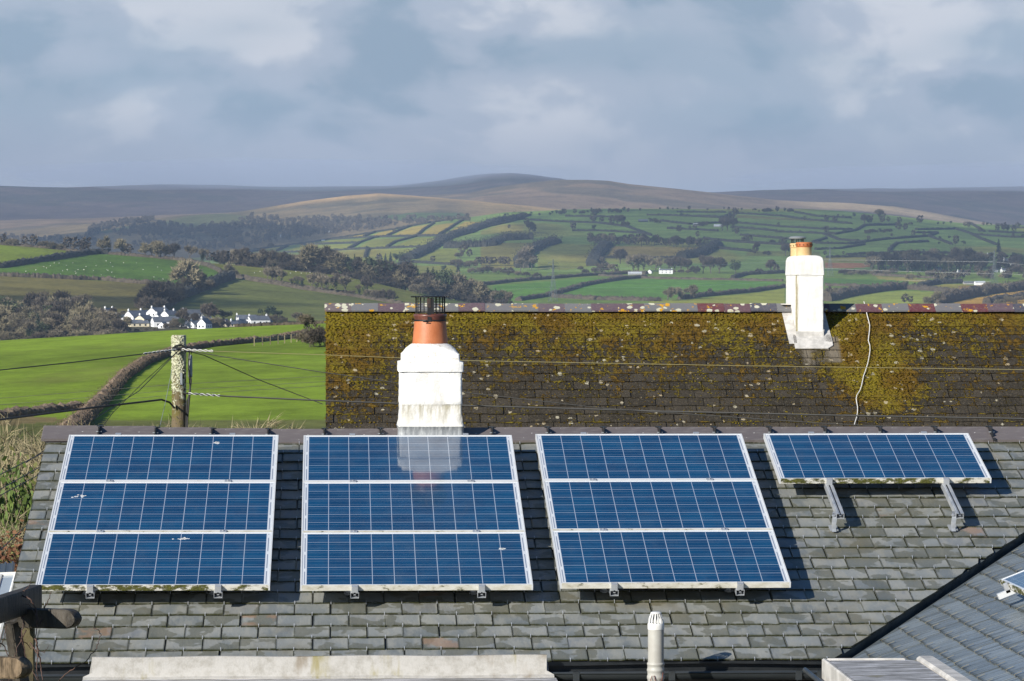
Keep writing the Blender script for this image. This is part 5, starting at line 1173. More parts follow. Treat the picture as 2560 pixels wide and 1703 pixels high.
PM = {}
for k in range(3):
    PM[f'bare{k}'] = plant_mesh('bare_tree', 50 + k, 'bare', 4, 1, .085, .012, (.5, .62, .55)[k], (.24, .2, .26)[k], mats=('bark_far', ('twig_grey', 'twig_pale', 'twig_grey')[k], 'ivy'), ntw=5, ivy=(0, 0, 60)[k])
PM['dark0'] = plant_mesh('bare_tree', 61, 'bare', 4, 1, .085, .012, .6, .22, mats=('bark_far', 'twig_dark', 'ivy'), ntw=5)
PM['dark1'] = plant_mesh('bare_tree', 62, 'bare', 4, 1, .085, .013, .5, .26, mats=('bark_far', 'twig_dark', 'ivy'), ntw=5, ivy=90)
PM['round'] = plant_mesh('round_tree', 64, 'bare', 4, 1, .08, .010, .8, .16, mats=('bark_far', 'twig_pale', 'ivy'), ntw=8)
PM['ivy0'] = plant_mesh('ivy_tree', 66, 'bare', 4, 1, .08, .011, .45, .34, mats=('bark_far', 'twig_grey', 'ivy'), ntw=3, ivy=620)
PM['bush0'] = plant_mesh('thicket', 71, 'bush', 3, 9, .12, .014, .6, .4, mats=('bark_far', 'twig_grey', 'ivy'), ntw=6, shape=(1.5, 1))
PM['bush1'] = plant_mesh('thicket', 72, 'bush', 3, 9, .12, .014, .6, .4, mats=('bark_far', 'twig_pale', 'ivy'), ntw=6, shape=(1.5, 1))
PM['bush2'] = plant_mesh('thicket', 73, 'bush', 3, 9, .12, .014, .6, .4, mats=('bark_far', 'twig_dark', 'ivy'), ntw=6, shape=(1.5, 1))
PM['ever0'] = leafy_mesh('evergreen_tree', 81, 1000, .04, 10)
PM['ever1'] = leafy_mesh('evergreen_tree', 82, 1000, .04, 7, .34)
PM['pine'] = leafy_mesh('pine_tree', 83, 900, .045, 9, .62, .5, mats=('bark_far', 'conifer'), flat=.6)
PM['con0'] = conifer_mesh('conifer_tree', 91); PM['con1'] = conifer_mesh('conifer_tree', 92, 17, .26)
KN = {'bare': 'bare_tree', 'dark': 'bare_tree', 'round': 'bare_tree', 'ivy': 'ivy_tree', 'bush': 'thicket', 'ever': 'evergreen_tree', 'pine': 'pine_tree', 'con': 'conifer_tree'}
KC = {'thicket': 'bush'}
ri = random.Random(77); BARE = []
def plant(kind, x, y, hpx, label, group=None, dmin=0, dmax=1e9, wide=1.0, at=None):
    """a plant whose foot stands on the ground seen at D pixel (x, y); hpx is its height in the same pixels"""
    p, d_ = hit(x, y, dmin, dmax) if at is None else at
    yy = HOR - p.z / d_ * FD; s = (hpx * (1.22 if kind[:4] in ('bare', 'dark', 'roun') else 1.08) + (min(max(0, yy - y), hpx * .8) if at is None else 0)) * d_ / FD; nm = KN[kind.rstrip('0123456789')]
    Mx = Matrix.Translation(p) @ Matrix.Rotation(ri.uniform(0, 6.28), 4, 'Z') @ Matrix.Diagonal((s * wide, s * wide, s, 1))
    if nm == 'bare_tree': BARE.append((hpx, kind, Mx, label, group)); return
    return link(nm, PM[kind], None, label, KC.get(nm, 'tree'), group, M=Mx)

# ------------------------------------------------------------------ hedges
def hedge(pts, w_, h_, mat_, label, group=None, dmin=0, dmax=1e9, twig=1.0, seed=0, step=4.0, name='hedge', bushy=0.0, tw=1.0, rowlen=None):
    rs = random.Random(seed + int(pts[0][0] * 13 + pts[0][1] * 7)); P = []
    for (xa, ya), (xb_, yb_) in zip(pts[:-1], pts[1:]):
        n = max(1, int(math.hypot(xb_ - xa, yb_ - ya) / step))
        for k in range(n): f_ = k / n; P.append((xa + (xb_ - xa) * f_, ya + (yb_ - ya) * f_))
    P.append(pts[-1])
    Q = [hit(x, y, dmin, dmax)[0] for x, y in P]
    Q2 = [Q[0]]                                                        # resample in metres so that far and near stretches are equally bushy
    for q in Q[1:]:
        L = (q - Q2[-1]).length; n = min(60, max(1, int(L / (rowlen or max(w_ * .9, 1.2)))))
        a = Q2[-1].copy()
        for k in range(1, n + 1): c = a.lerp(q, k / n); Q2.append(c)
    b = MB(); rows = []
    for i, q in enumerate(Q2):
        t = (Q2[min(i + 1, len(Q2) - 1)] - Q2[max(i - 1, 0)]); t.z = 0; t = t.normalized() if t.length > 1e-6 else Vector((1, 0, 0)); s = Vector((-t.y, t.x, 0))
        hh = h_ * rs.uniform(.72, 1.22); ww = w_ * rs.uniform(.8, 1.2); z = ground_z(q.x, q.y)
        rows.append([tuple(Vector((q.x, q.y, z - .5)) + s * u * ww + Vector((0, 0, v * hh + (.5 if v >= 0 else 0)))) for u, v in ((-.62, -.2), (-.6, .35 + rs.uniform(-.1, .1)), (-.42, .8 + rs.uniform(-.1, .1)), (rs.uniform(-.12, .12), 1 + rs.uniform(-.1, .15)), (.42, .8 + rs.uniform(-.1, .1)), (.6, .35 + rs.uniform(-.1, .1)), (.62, -.2))])
    b.loft(rows, 0, cap=True)
    nt_ = int(len(Q2) * 7 * twig)
    for _ in range(nt_):
        i = rs.randrange(len(Q2)); q = Q2[i]; z = ground_z(q.x, q.y) if bushy == 0 else q.z
        c = Vector((q.x + rs.gauss(0, w_ * .38), q.y + rs.gauss(0, w_ * .38), z + h_ * rs.uniform(.3, 1.12) * (1 + bushy * max(0, rs.gauss(0, .6)))))
        d_ = Vector((rs.gauss(0, .6), rs.gauss(0, .6), 1)).normalized(); L = h_ * rs.uniform(.12, .38) * tw; s = d_.orthogonal().normalized(); s.rotate(Matrix.Rotation(rs.uniform(0, 6.28), 3, d_)); s *= h_ * rs.uniform(.03, .09) * tw * (.6 if tw < 1 else 1)
        b.tri(c - s, c + s, c + d_ * L, 0)
    o = Vector(Q2[len(Q2) // 2]); b.v = [(x - o.x, y - o.y, z - o.z) for x, y, z in b.v]
    return b.build(name, mat_, None, label=label, cat='hedge', group=group, loc=o)
# near field
hedge([(150, 1010), (188, 973), (235, 929), (285, 872), (336, 838), (396, 815), (470, 801), (537, 794), (638, 784), (700, 773)], 1.0, .85, 'hedge_near', 'long brown clipped hedge curving up the bright green field behind the pole', dmin=110, dmax=660, twig=6, tw=.6, rowlen=.45)
hedge([(-60, 966), (0, 962), (60, 956), (130, 948), (186, 941)], 1.0, .6, 'hedge_near', 'short low hedge at the foot of the bright green field at the left edge', dmin=110, dmax=660, twig=5, tw=.6, rowlen=.5)
hedge([(540, 752), (620, 747), (700, 745), (752, 744)], 1.2, .55, 'hedge_brown', 'ragged brown hedge along the top of the bright green field beside the mossy roof', dmin=380, dmax=640, twig=3)
for x, y, h_, k in ((716, 800, 38, 'bush0'), (735, 799, 50, 'bush2'), (708, 775, 46, 'bare2'), (752, 798, 45, 'bush0')):
    plant(k, x, y, h_, 'bare scrubby thicket at the hedge end against the mossy gable', 'thicket at the field corner by the gable', 250, 660)
fence = empty('fence', tuple(hit(690, 800, 200, 660)[0]), 'low post and wire fence along the curved hedge in the bright field', 'fence'); FNI = fence.matrix_basis.inverted()
fp = [hit(x, y, 150, 660)[0] for x, y in ((585, 797), (604, 795.5), (622, 794), (640, 792.5), (655, 791), (670, 789.5), (683, 788), (694, 787), (705, 787))]
pm_ = MB(); pm_.box((-.07, -.07, -.3), (.07, .07, 1.25)); pm_ = pm_.mesh('post', ['twig_pale'])
for p in fp: link('post', pm_, fence, M=FNI @ Matrix.Translation(p))
b = MB()
for h_ in (.5, .85, 1.15):
    for a, c in zip(fp[:-1], fp[1:]): b.tube([a + Vector((0, 0, h_)), c + Vector((0, 0, h_))], .018, 4)
b.build('wire', 'steel_grey', fence, M=FNI)
# hill across the valley
HB = dict(dmin=1995, dmax=3020)
hedge(z5((-600, 130), (0, 140), (300, 152), (600, 188), (740, 197), (1000, 222), (1120, 240)), 3.4, 2.4, 'hedge_brown', 'brown hedge along the skyline of the hill across the valley', **HB)
hedge(z5((1120, 240), (1300, 262), (1420, 290), (1500, 325), (1545, 372)), 3.5, 2.8, 'hedge_brown', 'brown hedge beside the lane on the right of the sheep field', **HB)
hedge(z5((-600, 335), (0, 305), (200, 272), (400, 240), (560, 215), (740, 202)), 5, 4, 'hedge_dark', 'dark hedge slanting between the top left field and the sheep field', **HB)
hedge(z5((-600, 340), (0, 362), (330, 375), (520, 385), (700, 390), (900, 408), (1090, 420)), 3.4, 3, 'hedge_brown', 'brown hedge along the bottom of the sheep field', **HB)
hedge(z5((1585, 380), (1500, 405), (1420, 440), (1320, 480), (1220, 515), (1150, 560), (1110, 600)), 6, 6.5, 'hedge_dark', 'tall dark hedge running down to the white village from the lane corner', **HB)
hedge(z5((1560, 362), (1640, 375), (1760, 398), (1900, 420), (2080, 452), (2240, 475), (2420, 500), (2800, 560), (3200, 640)), 3, 2.4, 'hedge_brown', 'double brown hedge along the lane falling to the right behind the roof', **HB)
hedge(z5((1545, 345), (1640, 358), (1760, 380), (1900, 402), (2080, 435), (2240, 458), (2420, 482)), 2.4, 1.8, 'hedge_brown', 'upper brown hedge bordering the lane below the pale green hill field', **HB)
hedge(z3((120, 575), (300, 580), (560, 600), (820, 640), (1000, 672), (1200, 700), (1420, 745)), 5, 3, 'hedge_brown', 'hedge at the foot of the mixed wood on the hill crest', **HB)
# far hillside: lines of small fields
HD = dict(dmin=4310, dmax=6640); GD = 'hedges dividing the small fields of the far hillside'; LDk = 'dark hedge between two of the small fields on the far hillside'
def zz(z, *p): return z(*p)
for pl in (z3((0, 475), (230, 460), (340, 440), (480, 425), (640, 395), (760, 375), (880, 362), (1040, 335), (1140, 318), (1340, 295), (1500, 265), (1660, 245), (1800, 222), (1930, 205)), z3((0, 505), (140, 490), (290, 470), (380, 440)),
           z3((640, 420), (880, 412), (1090, 405)), z3((500, 482), (850, 470), (1010, 457), (1300, 447), (1620, 432)), z3((880, 378), (1180, 360), (1540, 352), (1790, 347)), z3((450, 468), (490, 448), (530, 430)),
           z3((1010, 452), (1100, 402), (1200, 367), (1310, 350), (1400, 310), (1500, 272)), z3((1310, 437), (1380, 397), (1540, 355), (1600, 300), (1680, 250)), z3((1720, 340), (1800, 292), (1870, 245), (1930, 212)), z3((1130, 354), (1220, 320), (1340, 297)), z3((1140, 517), (1150, 480), (1165, 452)),
           z3((1400, 575), (1500, 555), (1840, 578)), z1((0, 272), (150, 240), (250, 215), (370, 172)), z1((370, 210), (600, 223), (870, 231), (1080, 258), (1200, 300), (1260, 322)), z1((630, 182), (800, 184), (980, 187)), z1((680, 290), (870, 289), (1100, 300), (1230, 312)),
           z1((1230, 172), (1500, 177), (1780, 192), (1840, 165)), z1((1330, 215), (1540, 240), (1770, 228)), z1((1380, 272), (1600, 280), (1750, 290)), z1((1680, 352), (1890, 368), (2000, 378), (2290, 392)), z1((910, 487), (1100, 491), (1480, 487)), z1((1750, 415), (2000, 440)),
           z2((-200, 150), (0, 152), (160, 152)), z2((-200, 178), (0, 182), (190, 190)), z2((220, 158), (560, 178), (760, 205), (1090, 235)), z2((240, 228), (580, 258), (870, 275), (1090, 277)), z2((200, 262), (400, 275), (530, 290)), z2((530, 295), (760, 302), (960, 312), (1120, 282), (1180, 247), (1420, 242)), z2((270, 320), (460, 335), (640, 350)), z2((0, 345), (250, 372), (560, 385)),
           z2((880, 310), (1000, 355), (1180, 367), (1350, 347), (1650, 325), (1740, 355), (1820, 385)), z2((670, 150), (830, 180), (1080, 192)), z2((800, 372), (900, 340)), z2((820, 378), (1070, 382), (1180, 372)), z2((820, 425), (1000, 417), (1180, 387)), z2((1360, 432), (1380, 407), (1420, 378), (1650, 365)), z2((1360, 442), (1560, 447), (1860, 452)),
           z2((1180, 247), (1300, 240)), z2((1560, 277), (1850, 272), (1960, 305), (2040, 345), (2150, 387)), z2((1980, 312), (2250, 332), (2500, 335)), z2((1050, 462), (1360, 452)), z2((1650, 325), (1720, 300), (1560, 300)), z2((900, 482), (1100, 478), (1700, 482)), z2((2100, 290), (2250, 300), (2500, 305)), z2((60, 415), (340, 435)), z2((2150, 240), (2280, 262), (2500, 270)), z2((1950, 225), (2060, 290))):
    hedge(pl, 4.0, 3.4, 'hedge_dark', LDk, GD, twig=1.6, **HD)
for pl, lb in ((z3((1480, 532), (1620, 470), (1700, 420), (1760, 380), (1850, 350), (1930, 330), (2000, 302), (2110, 265), (2200, 240), (2357, 215)), 'overgrown hedge with trees climbing diagonally to the far skyline'),
               (z3((1800, 440), (1880, 440), (2000, 432), (2120, 425), (2200, 385), (2357, 375), (2450, 372)), 'overgrown hedge above the pale field in the middle of the far hillside'),
               (z1((830, 545), (845, 490), (880, 440), (930, 392)), 'tree grown hedge on the left of the beige field'), (z1((1480, 490), (1600, 470), (1680, 435), (1740, 395)), 'tree grown hedge curling round the right of the beige field'), (z1((310, 560), (300, 500), (360, 445), (460, 400), (560, 372)), 'broad overgrown hedge beside the pale field left of the pylon')):
    hedge(pl, 16, 9, 'hedge_dark', lb, None, twig=4, bushy=.5, step=2.5, **HD)
# valley floor
HC = dict(dmin=3200, dmax=4460)
for pl, lb, mt, h_ in ((z1((-100, 700), (0, 692), (250, 662), (500, 642), (800, 617), (1100, 603), (1230, 606)), 'brown hedge along the top of the vivid green fields behind the chimney', 'hedge_brown', 4), (z1((280, 802), (480, 772), (620, 735), (760, 692), (900, 667), (1050, 645), (1220, 632)), 'curving brown hedge through the vivid green fields above the mossy ridge', 'hedge_brown', 4),
                       (z1((880, 617), (1200, 636), (1750, 647), (2230, 656)), 'thin hedge below the white farmhouse', 'hedge_brown', 2.5), (z1((1860, 637), (1950, 610), (2230, 597)), 'dark hedge left of the slim chimney', 'hedge_dark', 4), (z1((540, 777), (850, 795), (1250, 802), (1330, 802)), 'ragged brown hedge just above the mossy ridge left of the slim chimney', 'hedge_brown', 4),
                       (z1((1480, 790), (1620, 772), (1800, 755), (2000, 737), (2235, 702)), 'hedge climbing from the pale trees to the slim chimney', 'hedge_brown', 4.5), (z2((890, 690), (1100, 692), (1300, 705), (1470, 710)), 'thin hedge right of the slim chimney', 'hedge_brown', 3), (z2((900, 802), (1020, 772), (1170, 745), (1320, 725), (1470, 712)), 'thick reddish brown hedge right of the slim chimney', 'hedge_brown', 8),
                       (z2((1490, 712), (1700, 727), (1870, 742)), 'brown hedge on the far side of the light green field at right', 'hedge_brown', 5), (z2((1590, 697), (1720, 675), (1890, 670)), 'curved dark hedge near the white barn at right', 'hedge_dark', 6), (z2((1250, 612), (1500, 625), (1780, 640)), 'fine hedge under the wooded village at right', 'hedge_brown', 3),
                       (z2((1730, 818), (1900, 780), (2100, 745), (2357, 712), (2560, 690)), 'scrubby brown hedge above the straw coloured field at right', 'hedge_brown', 9), (z2((2080, 820), (2200, 800), (2357, 778), (2500, 770)), 'brown scrub hedge across the straw coloured field', 'hedge_brown', 6)):
    hedge(pl, h_ * 1.3, h_, mt, lb, None, twig=2, **HC)
def gp(px, d):
    p = RT * (d * (px - CXD) / FD) + FW * d; p.z = ground_z(p.x, p.y); return p, d

# ------------------------------------------------------------------ plants close by on the left and behind the ridge
PM['near0'] = plant_mesh('twiggy_bush', 101, 'bush', 4, 12, .10, .0032, .6, .42, mats=('twig_near', 'twig_near', 'leaf_near'), ntw=6, shape=(1.6, 1), ivy=0)
PM['near1'] = plant_mesh('twiggy_bush', 102, 'bush', 4, 12, .10, .0032, .55, .42, mats=('twig_near', 'twig_near', 'leaf_near'), ntw=6, shape=(1.4, 1), ivy=260)
KN['near'] = 'twiggy_bush'; KC['twiggy_bush'] = 'bush'
PM['gorse'] = leafy_mesh('gorse_bush', 103, 2600, .02, 14, .6, .0, mats=('bark_far', 'gorse_leaf'), trunk=False); KN['gorse'] = 'gorse_bush'; KC['gorse_bush'] = 'bush'
PM['fern'] = leafy_mesh('fern_clump', 104, 1500, .022, 8, .5, .0, mats=('bark_far', 'leaf_near'), trunk=False); KN['fern'] = 'green_shrub'; KC['green_shrub'] = 'bush'
GS = 'pale bare shrubs left of the slate roof'
for px, d, h_, k in ((8, 60, 3.5, 'near0'), (58, 64, 3.7, 'near1'), (90, 62, 3.5, 'near0'), (-30, 58, 3.3, 'near1'), (30, 54, 3.1, 'near1'), (72, 55, 3.1, 'near0'), (10, 49, 2.7, 'near0'), (52, 50, 2.8, 'near1'), (40, 70, 4.0, 'near1')):
    p, d = gp(px, d); plant(k, px, 0, h_ * FD / d, 'pale bare twiggy shrub on the slope left of the slate roof', GS, at=(p, d), wide=1.0 if k == 'near0' else .9)
for px, d, h_ in ((-6, 56, 3.0), (26, 60, 3.2), (84, 60, 3.3), (58, 46, 2.4), (-20, 48, 2.6), (20, 44, 2.2)):
    p, d = gp(px, d); plant('gorse', px, 0, h_ * FD / d, 'low olive gorse among the pale shrubs left of the roof', 'gorse among the pale shrubs', at=(p, d))
p, d = gp(82, 52); plant('fern', 82, 0, 3.4 * FD / 52, 'fresh green shrub among the pale bushes beside the roof verge', at=(p, d), wide=.45)
for px, d, h_ in ((266, 94, 3.6), (300, 96, 3.9), (322, 90, 3.7), (345, 95, 3.3), (455, 92, 3.4), (492, 95, 3.8), (520, 91, 3.4), (562, 96, 3.3), (655, 95, 3.1), (700, 97, 3.2), (610, 95, 3.1)):
    p, d = gp(px, d); plant('near0', px, 0, h_ * 1.0 * FD / d, 'pale scrub twigs just showing above the slate ridge', 'scrub showing above the ridge', at=(p, d))
PM['brk'] = leafy_mesh('bracken_clump', 105, 9000, .0085, 16, .75, .0, mats=('bracken', 'bracken'), trunk=False); KN['brk'] = 'bracken_clump'; KC['bracken_clump'] = 'bracken'
for px, d, h_ in ((-12, 36, 2.85), (14, 37, 2.9), (36, 38, 2.95), (0, 33, 2.45), (26, 34, 2.5), (50, 39, 3.0)):
    p, d = gp(px, d); plant('brk', px, 0, h_ * FD / d, 'clump of rusty dead bracken below the shrubs at the left edge', 'rusty bracken at the left edge', at=(p, d))

# ------------------------------------------------------------------ trees of the hill across the valley
def row(z, items, label, group=None, **kw):
    for k, x, y, h_ in items:
        (X, Y), = z((x, y)); s_ = {z1: 2.946, z2: 2.946, z3: 3.1427, z5: 2.7407, z8: 2.6189}[z]
        plant(k, X, Y, h_ / s_ / K, label, group, **kw)
HB2 = dict(dmin=1995, dmax=2960)
row(z8, [('bare0', 20, 487, 44), ('bush1', 60, 490, 26), ('bush0', 90, 490, 30), ('bare1', 163, 489, 36), ('bare1', 220, 490, 42), ('bush0', 285, 496, 30), ('bush1', 320, 498, 30), ('bush0', 350, 500, 26), ('bush1', 395, 506, 26)], 'small bare trees and scrub along the skyline hedge at far left', 'skyline trees at far left', **HB2)
row(z8, [('bare1', 437, 512, 50), ('round', 485, 522, 58), ('round', 565, 524, 60), ('bare1', 540, 524, 42)], 'pale bare tree standing on the sunlit skyline hedge above the sheep field', 'pale skyline trees above the sheep field', **HB2)
row(z8, [('bare1', 665, 536, 82)], 'tall pale wispy tree on the skyline above the sheep field', **HB2)
row(z8, [('round', 800, 552, 78)], 'round russet tree on the skyline with ivy on its trunk', **HB2)
row(z8, [('round', 845, 556, 50), ('ever1', 712, 545, 22)], 'small bush close beside the round russet skyline tree', 'bushes beside the russet tree', **HB2)
row(z8, [('bare1', 960, 574, 76), ('round', 990, 577, 88), ('bare1', 1020, 580, 88), ('round', 1050, 582, 84), ('bare1', 1075, 584, 74)], 'pale bare tree in the close clump on the hill shoulder', 'clump of pale trees on the hill shoulder', **HB2)
row(z8, [('dark0', 1140, 588, 84)], 'dark domed bare tree right of the pale clump', **HB2)
row(z8, [('bare0', 1240, 600, 88)], 'slender grey bare tree between two dark ones on the hill shoulder', **HB2)
row(z8, [('ivy0', 1320, 625, 98)], 'dark ivy covered tree at the lane bend on the hill shoulder', **HB2)
row(z8, [('dark1', 1415, 606, 52), ('dark0', 1370, 612, 60)], 'dark scrubby tree left of the mixed wood', 'dark scrub left of the wood', **HB2)
row(z8, [('ivy0', 440, 578, 34)], 'small dark ivy tree in the slanting hedge left of the sheep', **HB2)
row(z8, [('ivy0', 580, 560, 32)], 'small dark ivy tree at the upper end of the slanting hedge', **HB2)
row(z5, [('round', 1285, 480, 205)], 'big rounded pale tree standing at the corner of the sheep field', **HB2)
row(z5, [('ivy0', 1258, 482, 120)], 'bright ivy clad trunk tree in front of the big rounded tree', **HB2)
row(z5, [('bush0', 1330, 478, 120), ('dark1', 1385, 470, 125), ('bush0', 1420, 455, 80)], 'grey scrub on the right of the big rounded tree', 'scrub right of the big rounded tree', **HB2)
row(z5, [('bush2', 1200, 505, 120), ('bush2', 1150, 530, 140), ('bush2', 1100, 560, 160), ('bush2', 1060, 580, 150), ('dark0', 1080, 585, 175), ('bush2', 1030, 600, 110), ('bush2', 1130, 560, 120), ('bush0', 1180, 540, 130)], 'dark thicket spreading down from the big rounded tree to the village', 'dark thicket below the big rounded tree', **HB2)
row(z5, [('bare1', 1570, 350, 80), ('bush0', 1600, 362, 50), ('bush2', 1540, 352, 40)], 'bare scrub at the lane corner', 'scrub at the lane corner', **HB2)
row(z3, [('bare0', 375, 702, 105), ('bare1', 405, 710, 110), ('bare0', 440, 715, 112), ('bare2', 480, 722, 100)], 'bare grey tree of the small group in the lane hedge', 'group of grey trees in the lane hedge', **HB2)
row(z3, [('ivy0', 600, 745, 88), ('ivy0', 640, 750, 80), ('ivy0', 568, 738, 62)], 'green ivy covered tree in the lane hedge', 'green ivy trees in the lane hedge', **HB2)
row(z3, [('bare0', 720, 768, 118), ('bare2', 760, 775, 125), ('bare0', 800, 780, 120), ('bare2', 840, 786, 112)], 'tree of the dense grey clump in the lane hedge', 'dense grey clump in the lane hedge', **HB2)
row(z3, [('dark1', 905, 790, 130)], 'tall narrow dark tree in the lane hedge', **HB2)
row(z3, [('bare0', 985, 800, 132)], 'spreading bare tree with twisting limbs in the lane hedge', **HB2)
row(z3, [('ivy0', 1090, 815, 90), ('dark1', 1135, 830, 145)], 'dark tree at the lower end of the lane hedge', 'dark trees at the lower end of the lane', **HB2)
row(z3, [('bush0', 1180, 838, 80), ('bush0', 1240, 850, 90), ('bush2', 1300, 860, 100), ('bush0', 1030, 820, 50)], 'grey bush at the foot of the lane hedge', 'bushes at the foot of the lane hedge', **HB2)
# mixed wood on its right flank
rw = random.Random(31); GW = 'trees of the mixed wood on the hill flank'
lowb = C([(0, 562), (300, 585), (600, 610), (880, 645), (1000, 672), (1200, 705), (1420, 748), (1550, 810), (2250, 890)]); upb = C([(0, 545), (600, 560), (900, 575), (1200, 600), (1500, 645), (1700, 705), (1900, 765), (2000, 785), (2250, 865)])
LB = {'bush': 'undergrowth bush of the mixed wood behind the chimney cowl', 'bare': 'bare grey tree in the mixed wood behind the chimney cowl', 'con': 'dark conifer in the mixed wood behind the chimney cowl', 'ever': 'dark evergreen in the mixed wood behind the chimney cowl', 'ivy': 'ivy clad tree in the mixed wood behind the chimney cowl'}
lst = []
for k in range(175):
    x = rw.uniform(10, 2240) if k < 120 else rw.uniform(1000, 2200); f_ = rw.random(); y = float(upb(x) * (1 - f_) + lowb(x) * f_)
    if x < 690: kd = rw.choice(['bare0', 'bare2', 'dark0', 'bare0', 'dark1', 'ivy0']); h_ = rw.uniform(58, 92)
    elif x < 960: kd = rw.choice(['bare2', 'dark1', 'ivy0', 'bare0', 'round']); h_ = rw.uniform(80, 135)
    elif x < 1500: kd = rw.choice(['con0', 'con1', 'ever1', 'con0', 'ever0', 'dark1']) if f_ < .55 else rw.choice(['bare1', 'bare0', 'bare1', 'dark0']); h_ = rw.uniform(65, 105)
    else: kd = rw.choice(['con0', 'con1', 'con0', 'ever1', 'bare0']) if f_ < .45 or x > 2080 else rw.choice(['bare1', 'bare0', 'dark0', 'bare1', 'con1', 'ever0', 'bush0']); h_ = rw.uniform(65, 115) * (.75 if x > 2050 else 1)
    lst.append((y, kd, x, h_))
for k in range(70):
    x = rw.uniform(10, 2240); lst.append((float(lowb(x)) - rw.uniform(0, 25), rw.choice(['bush0', 'bush2', 'bush2']), x, rw.uniform(35, 62)))
for y, kd, x, h_ in sorted(lst): 
    c_ = kd.rstrip('0123456789'); row(z3, [(kd, x, y, h_ * 1.15)], LB.get(c_, LB['bare']), GW, dmin=2300, dmax=2990)
# woodland round the white village
rw = random.Random(32); tops = C([(-60, 480), (60, 500), (130, 520), (300, 470), (430, 480), (560, 490), (660, 540), (760, 600), (850, 640)])
lst = []
for k in range(105):
    x = rw.uniform(-70, 850); y = 640 + 150 * rw.random() ** .8
    t_ = float(tops(x)); h_ = min(rw.uniform(80, 165), max(45, y - t_ - rw.uniform(0, 40)))
    kd = rw.choice(['bare0', 'bare1', 'bare2', 'dark0', 'round', 'bush1', 'bush0', 'bare1'])
    if rw.random() < .1: kd = rw.choice(['ever0', 'ivy0', 'con1'])
    lst.append((y, kd, x, h_))
lst += [(690, 'ever0', 20, 190), (700, 'ever1', 70, 150), (700, 'con1', 150, 150), (740, 'ever0', 240, 140), (800, 'ivy0', 190, 130), (790, 'con0', 250, 100), (640, 'dark0', 215, 150), (640, 'dark0', 420, 160), (620, 'bare0', 300, 150), (650, 'bare0', 580, 160), (780, 'ever1', 370, 60), (760, 'ever1', 485, 60)]
for k in range(46): lst.append((rw.uniform(776, 806), rw.choice(['bush0', 'bush1', 'bush2', 'bush0', 'ivy0']), rw.uniform(-70, 860), rw.uniform(40, 85)))
for y, kd, x, h_ in sorted(lst):
    c_ = KN[kd.rstrip('0123456789')].replace('_', ' '); row(z5, [(kd, x, y, h_)], f'{c_} in the woodland left of the white village', 'woodland left of the white village', dmin=1640, dmax=2140)
HV = dict(dmin=1800, dmax=2300)
row(z5, [('dark0', 1420, 695, 135)], 'round dark bare tree among the village roofs', **HV)
row(z5, [('pine', 1530, 690, 98)], 'flat topped dark pine at the right end of the village', **HV)
row(z5, [('bush0', 1210, 712, 70), ('dark1', 1240, 715, 120), ('ever1', 1245, 716, 70), ('bush2', 1285, 705, 75), ('bush0', 1195, 716, 50), ('dark0', 1330, 700, 80)], 'dark shrub in the gardens right of the white houses', 'garden shrubs right of the white houses', **HV)
row(z5, [('bush1', 1440, 715, 75), ('bush0', 1475, 715, 80), ('bush1', 1500, 715, 60), ('bush2', 1535, 712, 60)], 'reddish bush between the lone gable and the right hand houses', 'reddish village bushes', **HV)
row(z5, [('bush1', 880, 738, 30), ('bush0', 935, 742, 24), ('bush0', 1000, 736, 26), ('bush1', 1060, 734, 24), ('bush0', 1150, 728, 50), ('bush2', 790, 690, 60), ('dark1', 775, 690, 100), ('bare2', 750, 745, 130), ('bush0', 830, 745, 70)], 'low scrub in front of the white houses', 'scrub in front of the houses', **HV)
row(z5, [('pine', 1830, 672, 104), ('pine', 1885, 674, 88)], 'broad dark pine right of the village', 'pair of broad pines right of the village', **HV)
row(z5, [('bush2', 1760, 668, 48), ('bush2', 1805, 672, 56), ('bush0', 1860, 676, 56), ('bush2', 1910, 678, 56), ('bush0', 1945, 680, 40), ('bare2', 2040, 685, 70), ('bush0', 2110, 690, 30), ('bush0', 1700, 690, 30)], 'brown thicket under the broad pines', 'thicket under the pines', **HV)

# ------------------------------------------------------------------ trees of the far hillside and valley floor
rw = random.Random(33); HT = dict(dmin=4310, dmax=6640); GK = 'dark trees along the far skyline hedge'
sk = C([(200, 200), (350, 172), (560, 158), (760, 150), (1000, 146), (1300, 128), (1900, 128), (2330, 146)])
for k in range(64):
    x = rw.uniform(260, 2340) if k > 24 else rw.uniform(300, 1120)
    row(z1, [(rw.choice(['dark0', 'dark1', 'ever1', 'bush2', 'ever0']), x, float(sk(x)) + rw.uniform(0, 14), rw.uniform(14, 38))], 'small dark tree in the belt along the skyline of the far hillside', GK, **HT)
for k in range(44):
    x = 790 + 880 * (k + rw.random()) / 44
    row(z1, [(rw.choice(['dark0', 'bare0', 'dark1', 'dark1', 'ever1', 'bare2']), x, 382 + (x - 790) * .026 + rw.uniform(-8, 10), rw.uniform(42, 76))], 'tree of the long narrow wood above the beige field', 'narrow wood above the beige field', **HT)
row(z1, [('ever1', 840, 287, 46)], 'dark round tree alone in the mid green field above the narrow wood', **HT)
row(z1, [('ever0', 1478, 182, 34)], 'dark round tree alone below the skyline belt', **HT)
row(z1, [('dark0', 365, 305, 78), ('bare0', 395, 300, 50), ('dark0', 340, 250, 50)], 'bare dark tree in the diagonal overgrown hedge', 'trees in the diagonal hedge', **HT)
row(z1, [('dark0', 833, 228, 62), ('dark0', 897, 230, 46)], 'bare tree on the thin hedge below the left skyline belt', 'trees on the thin hedge', **HT)
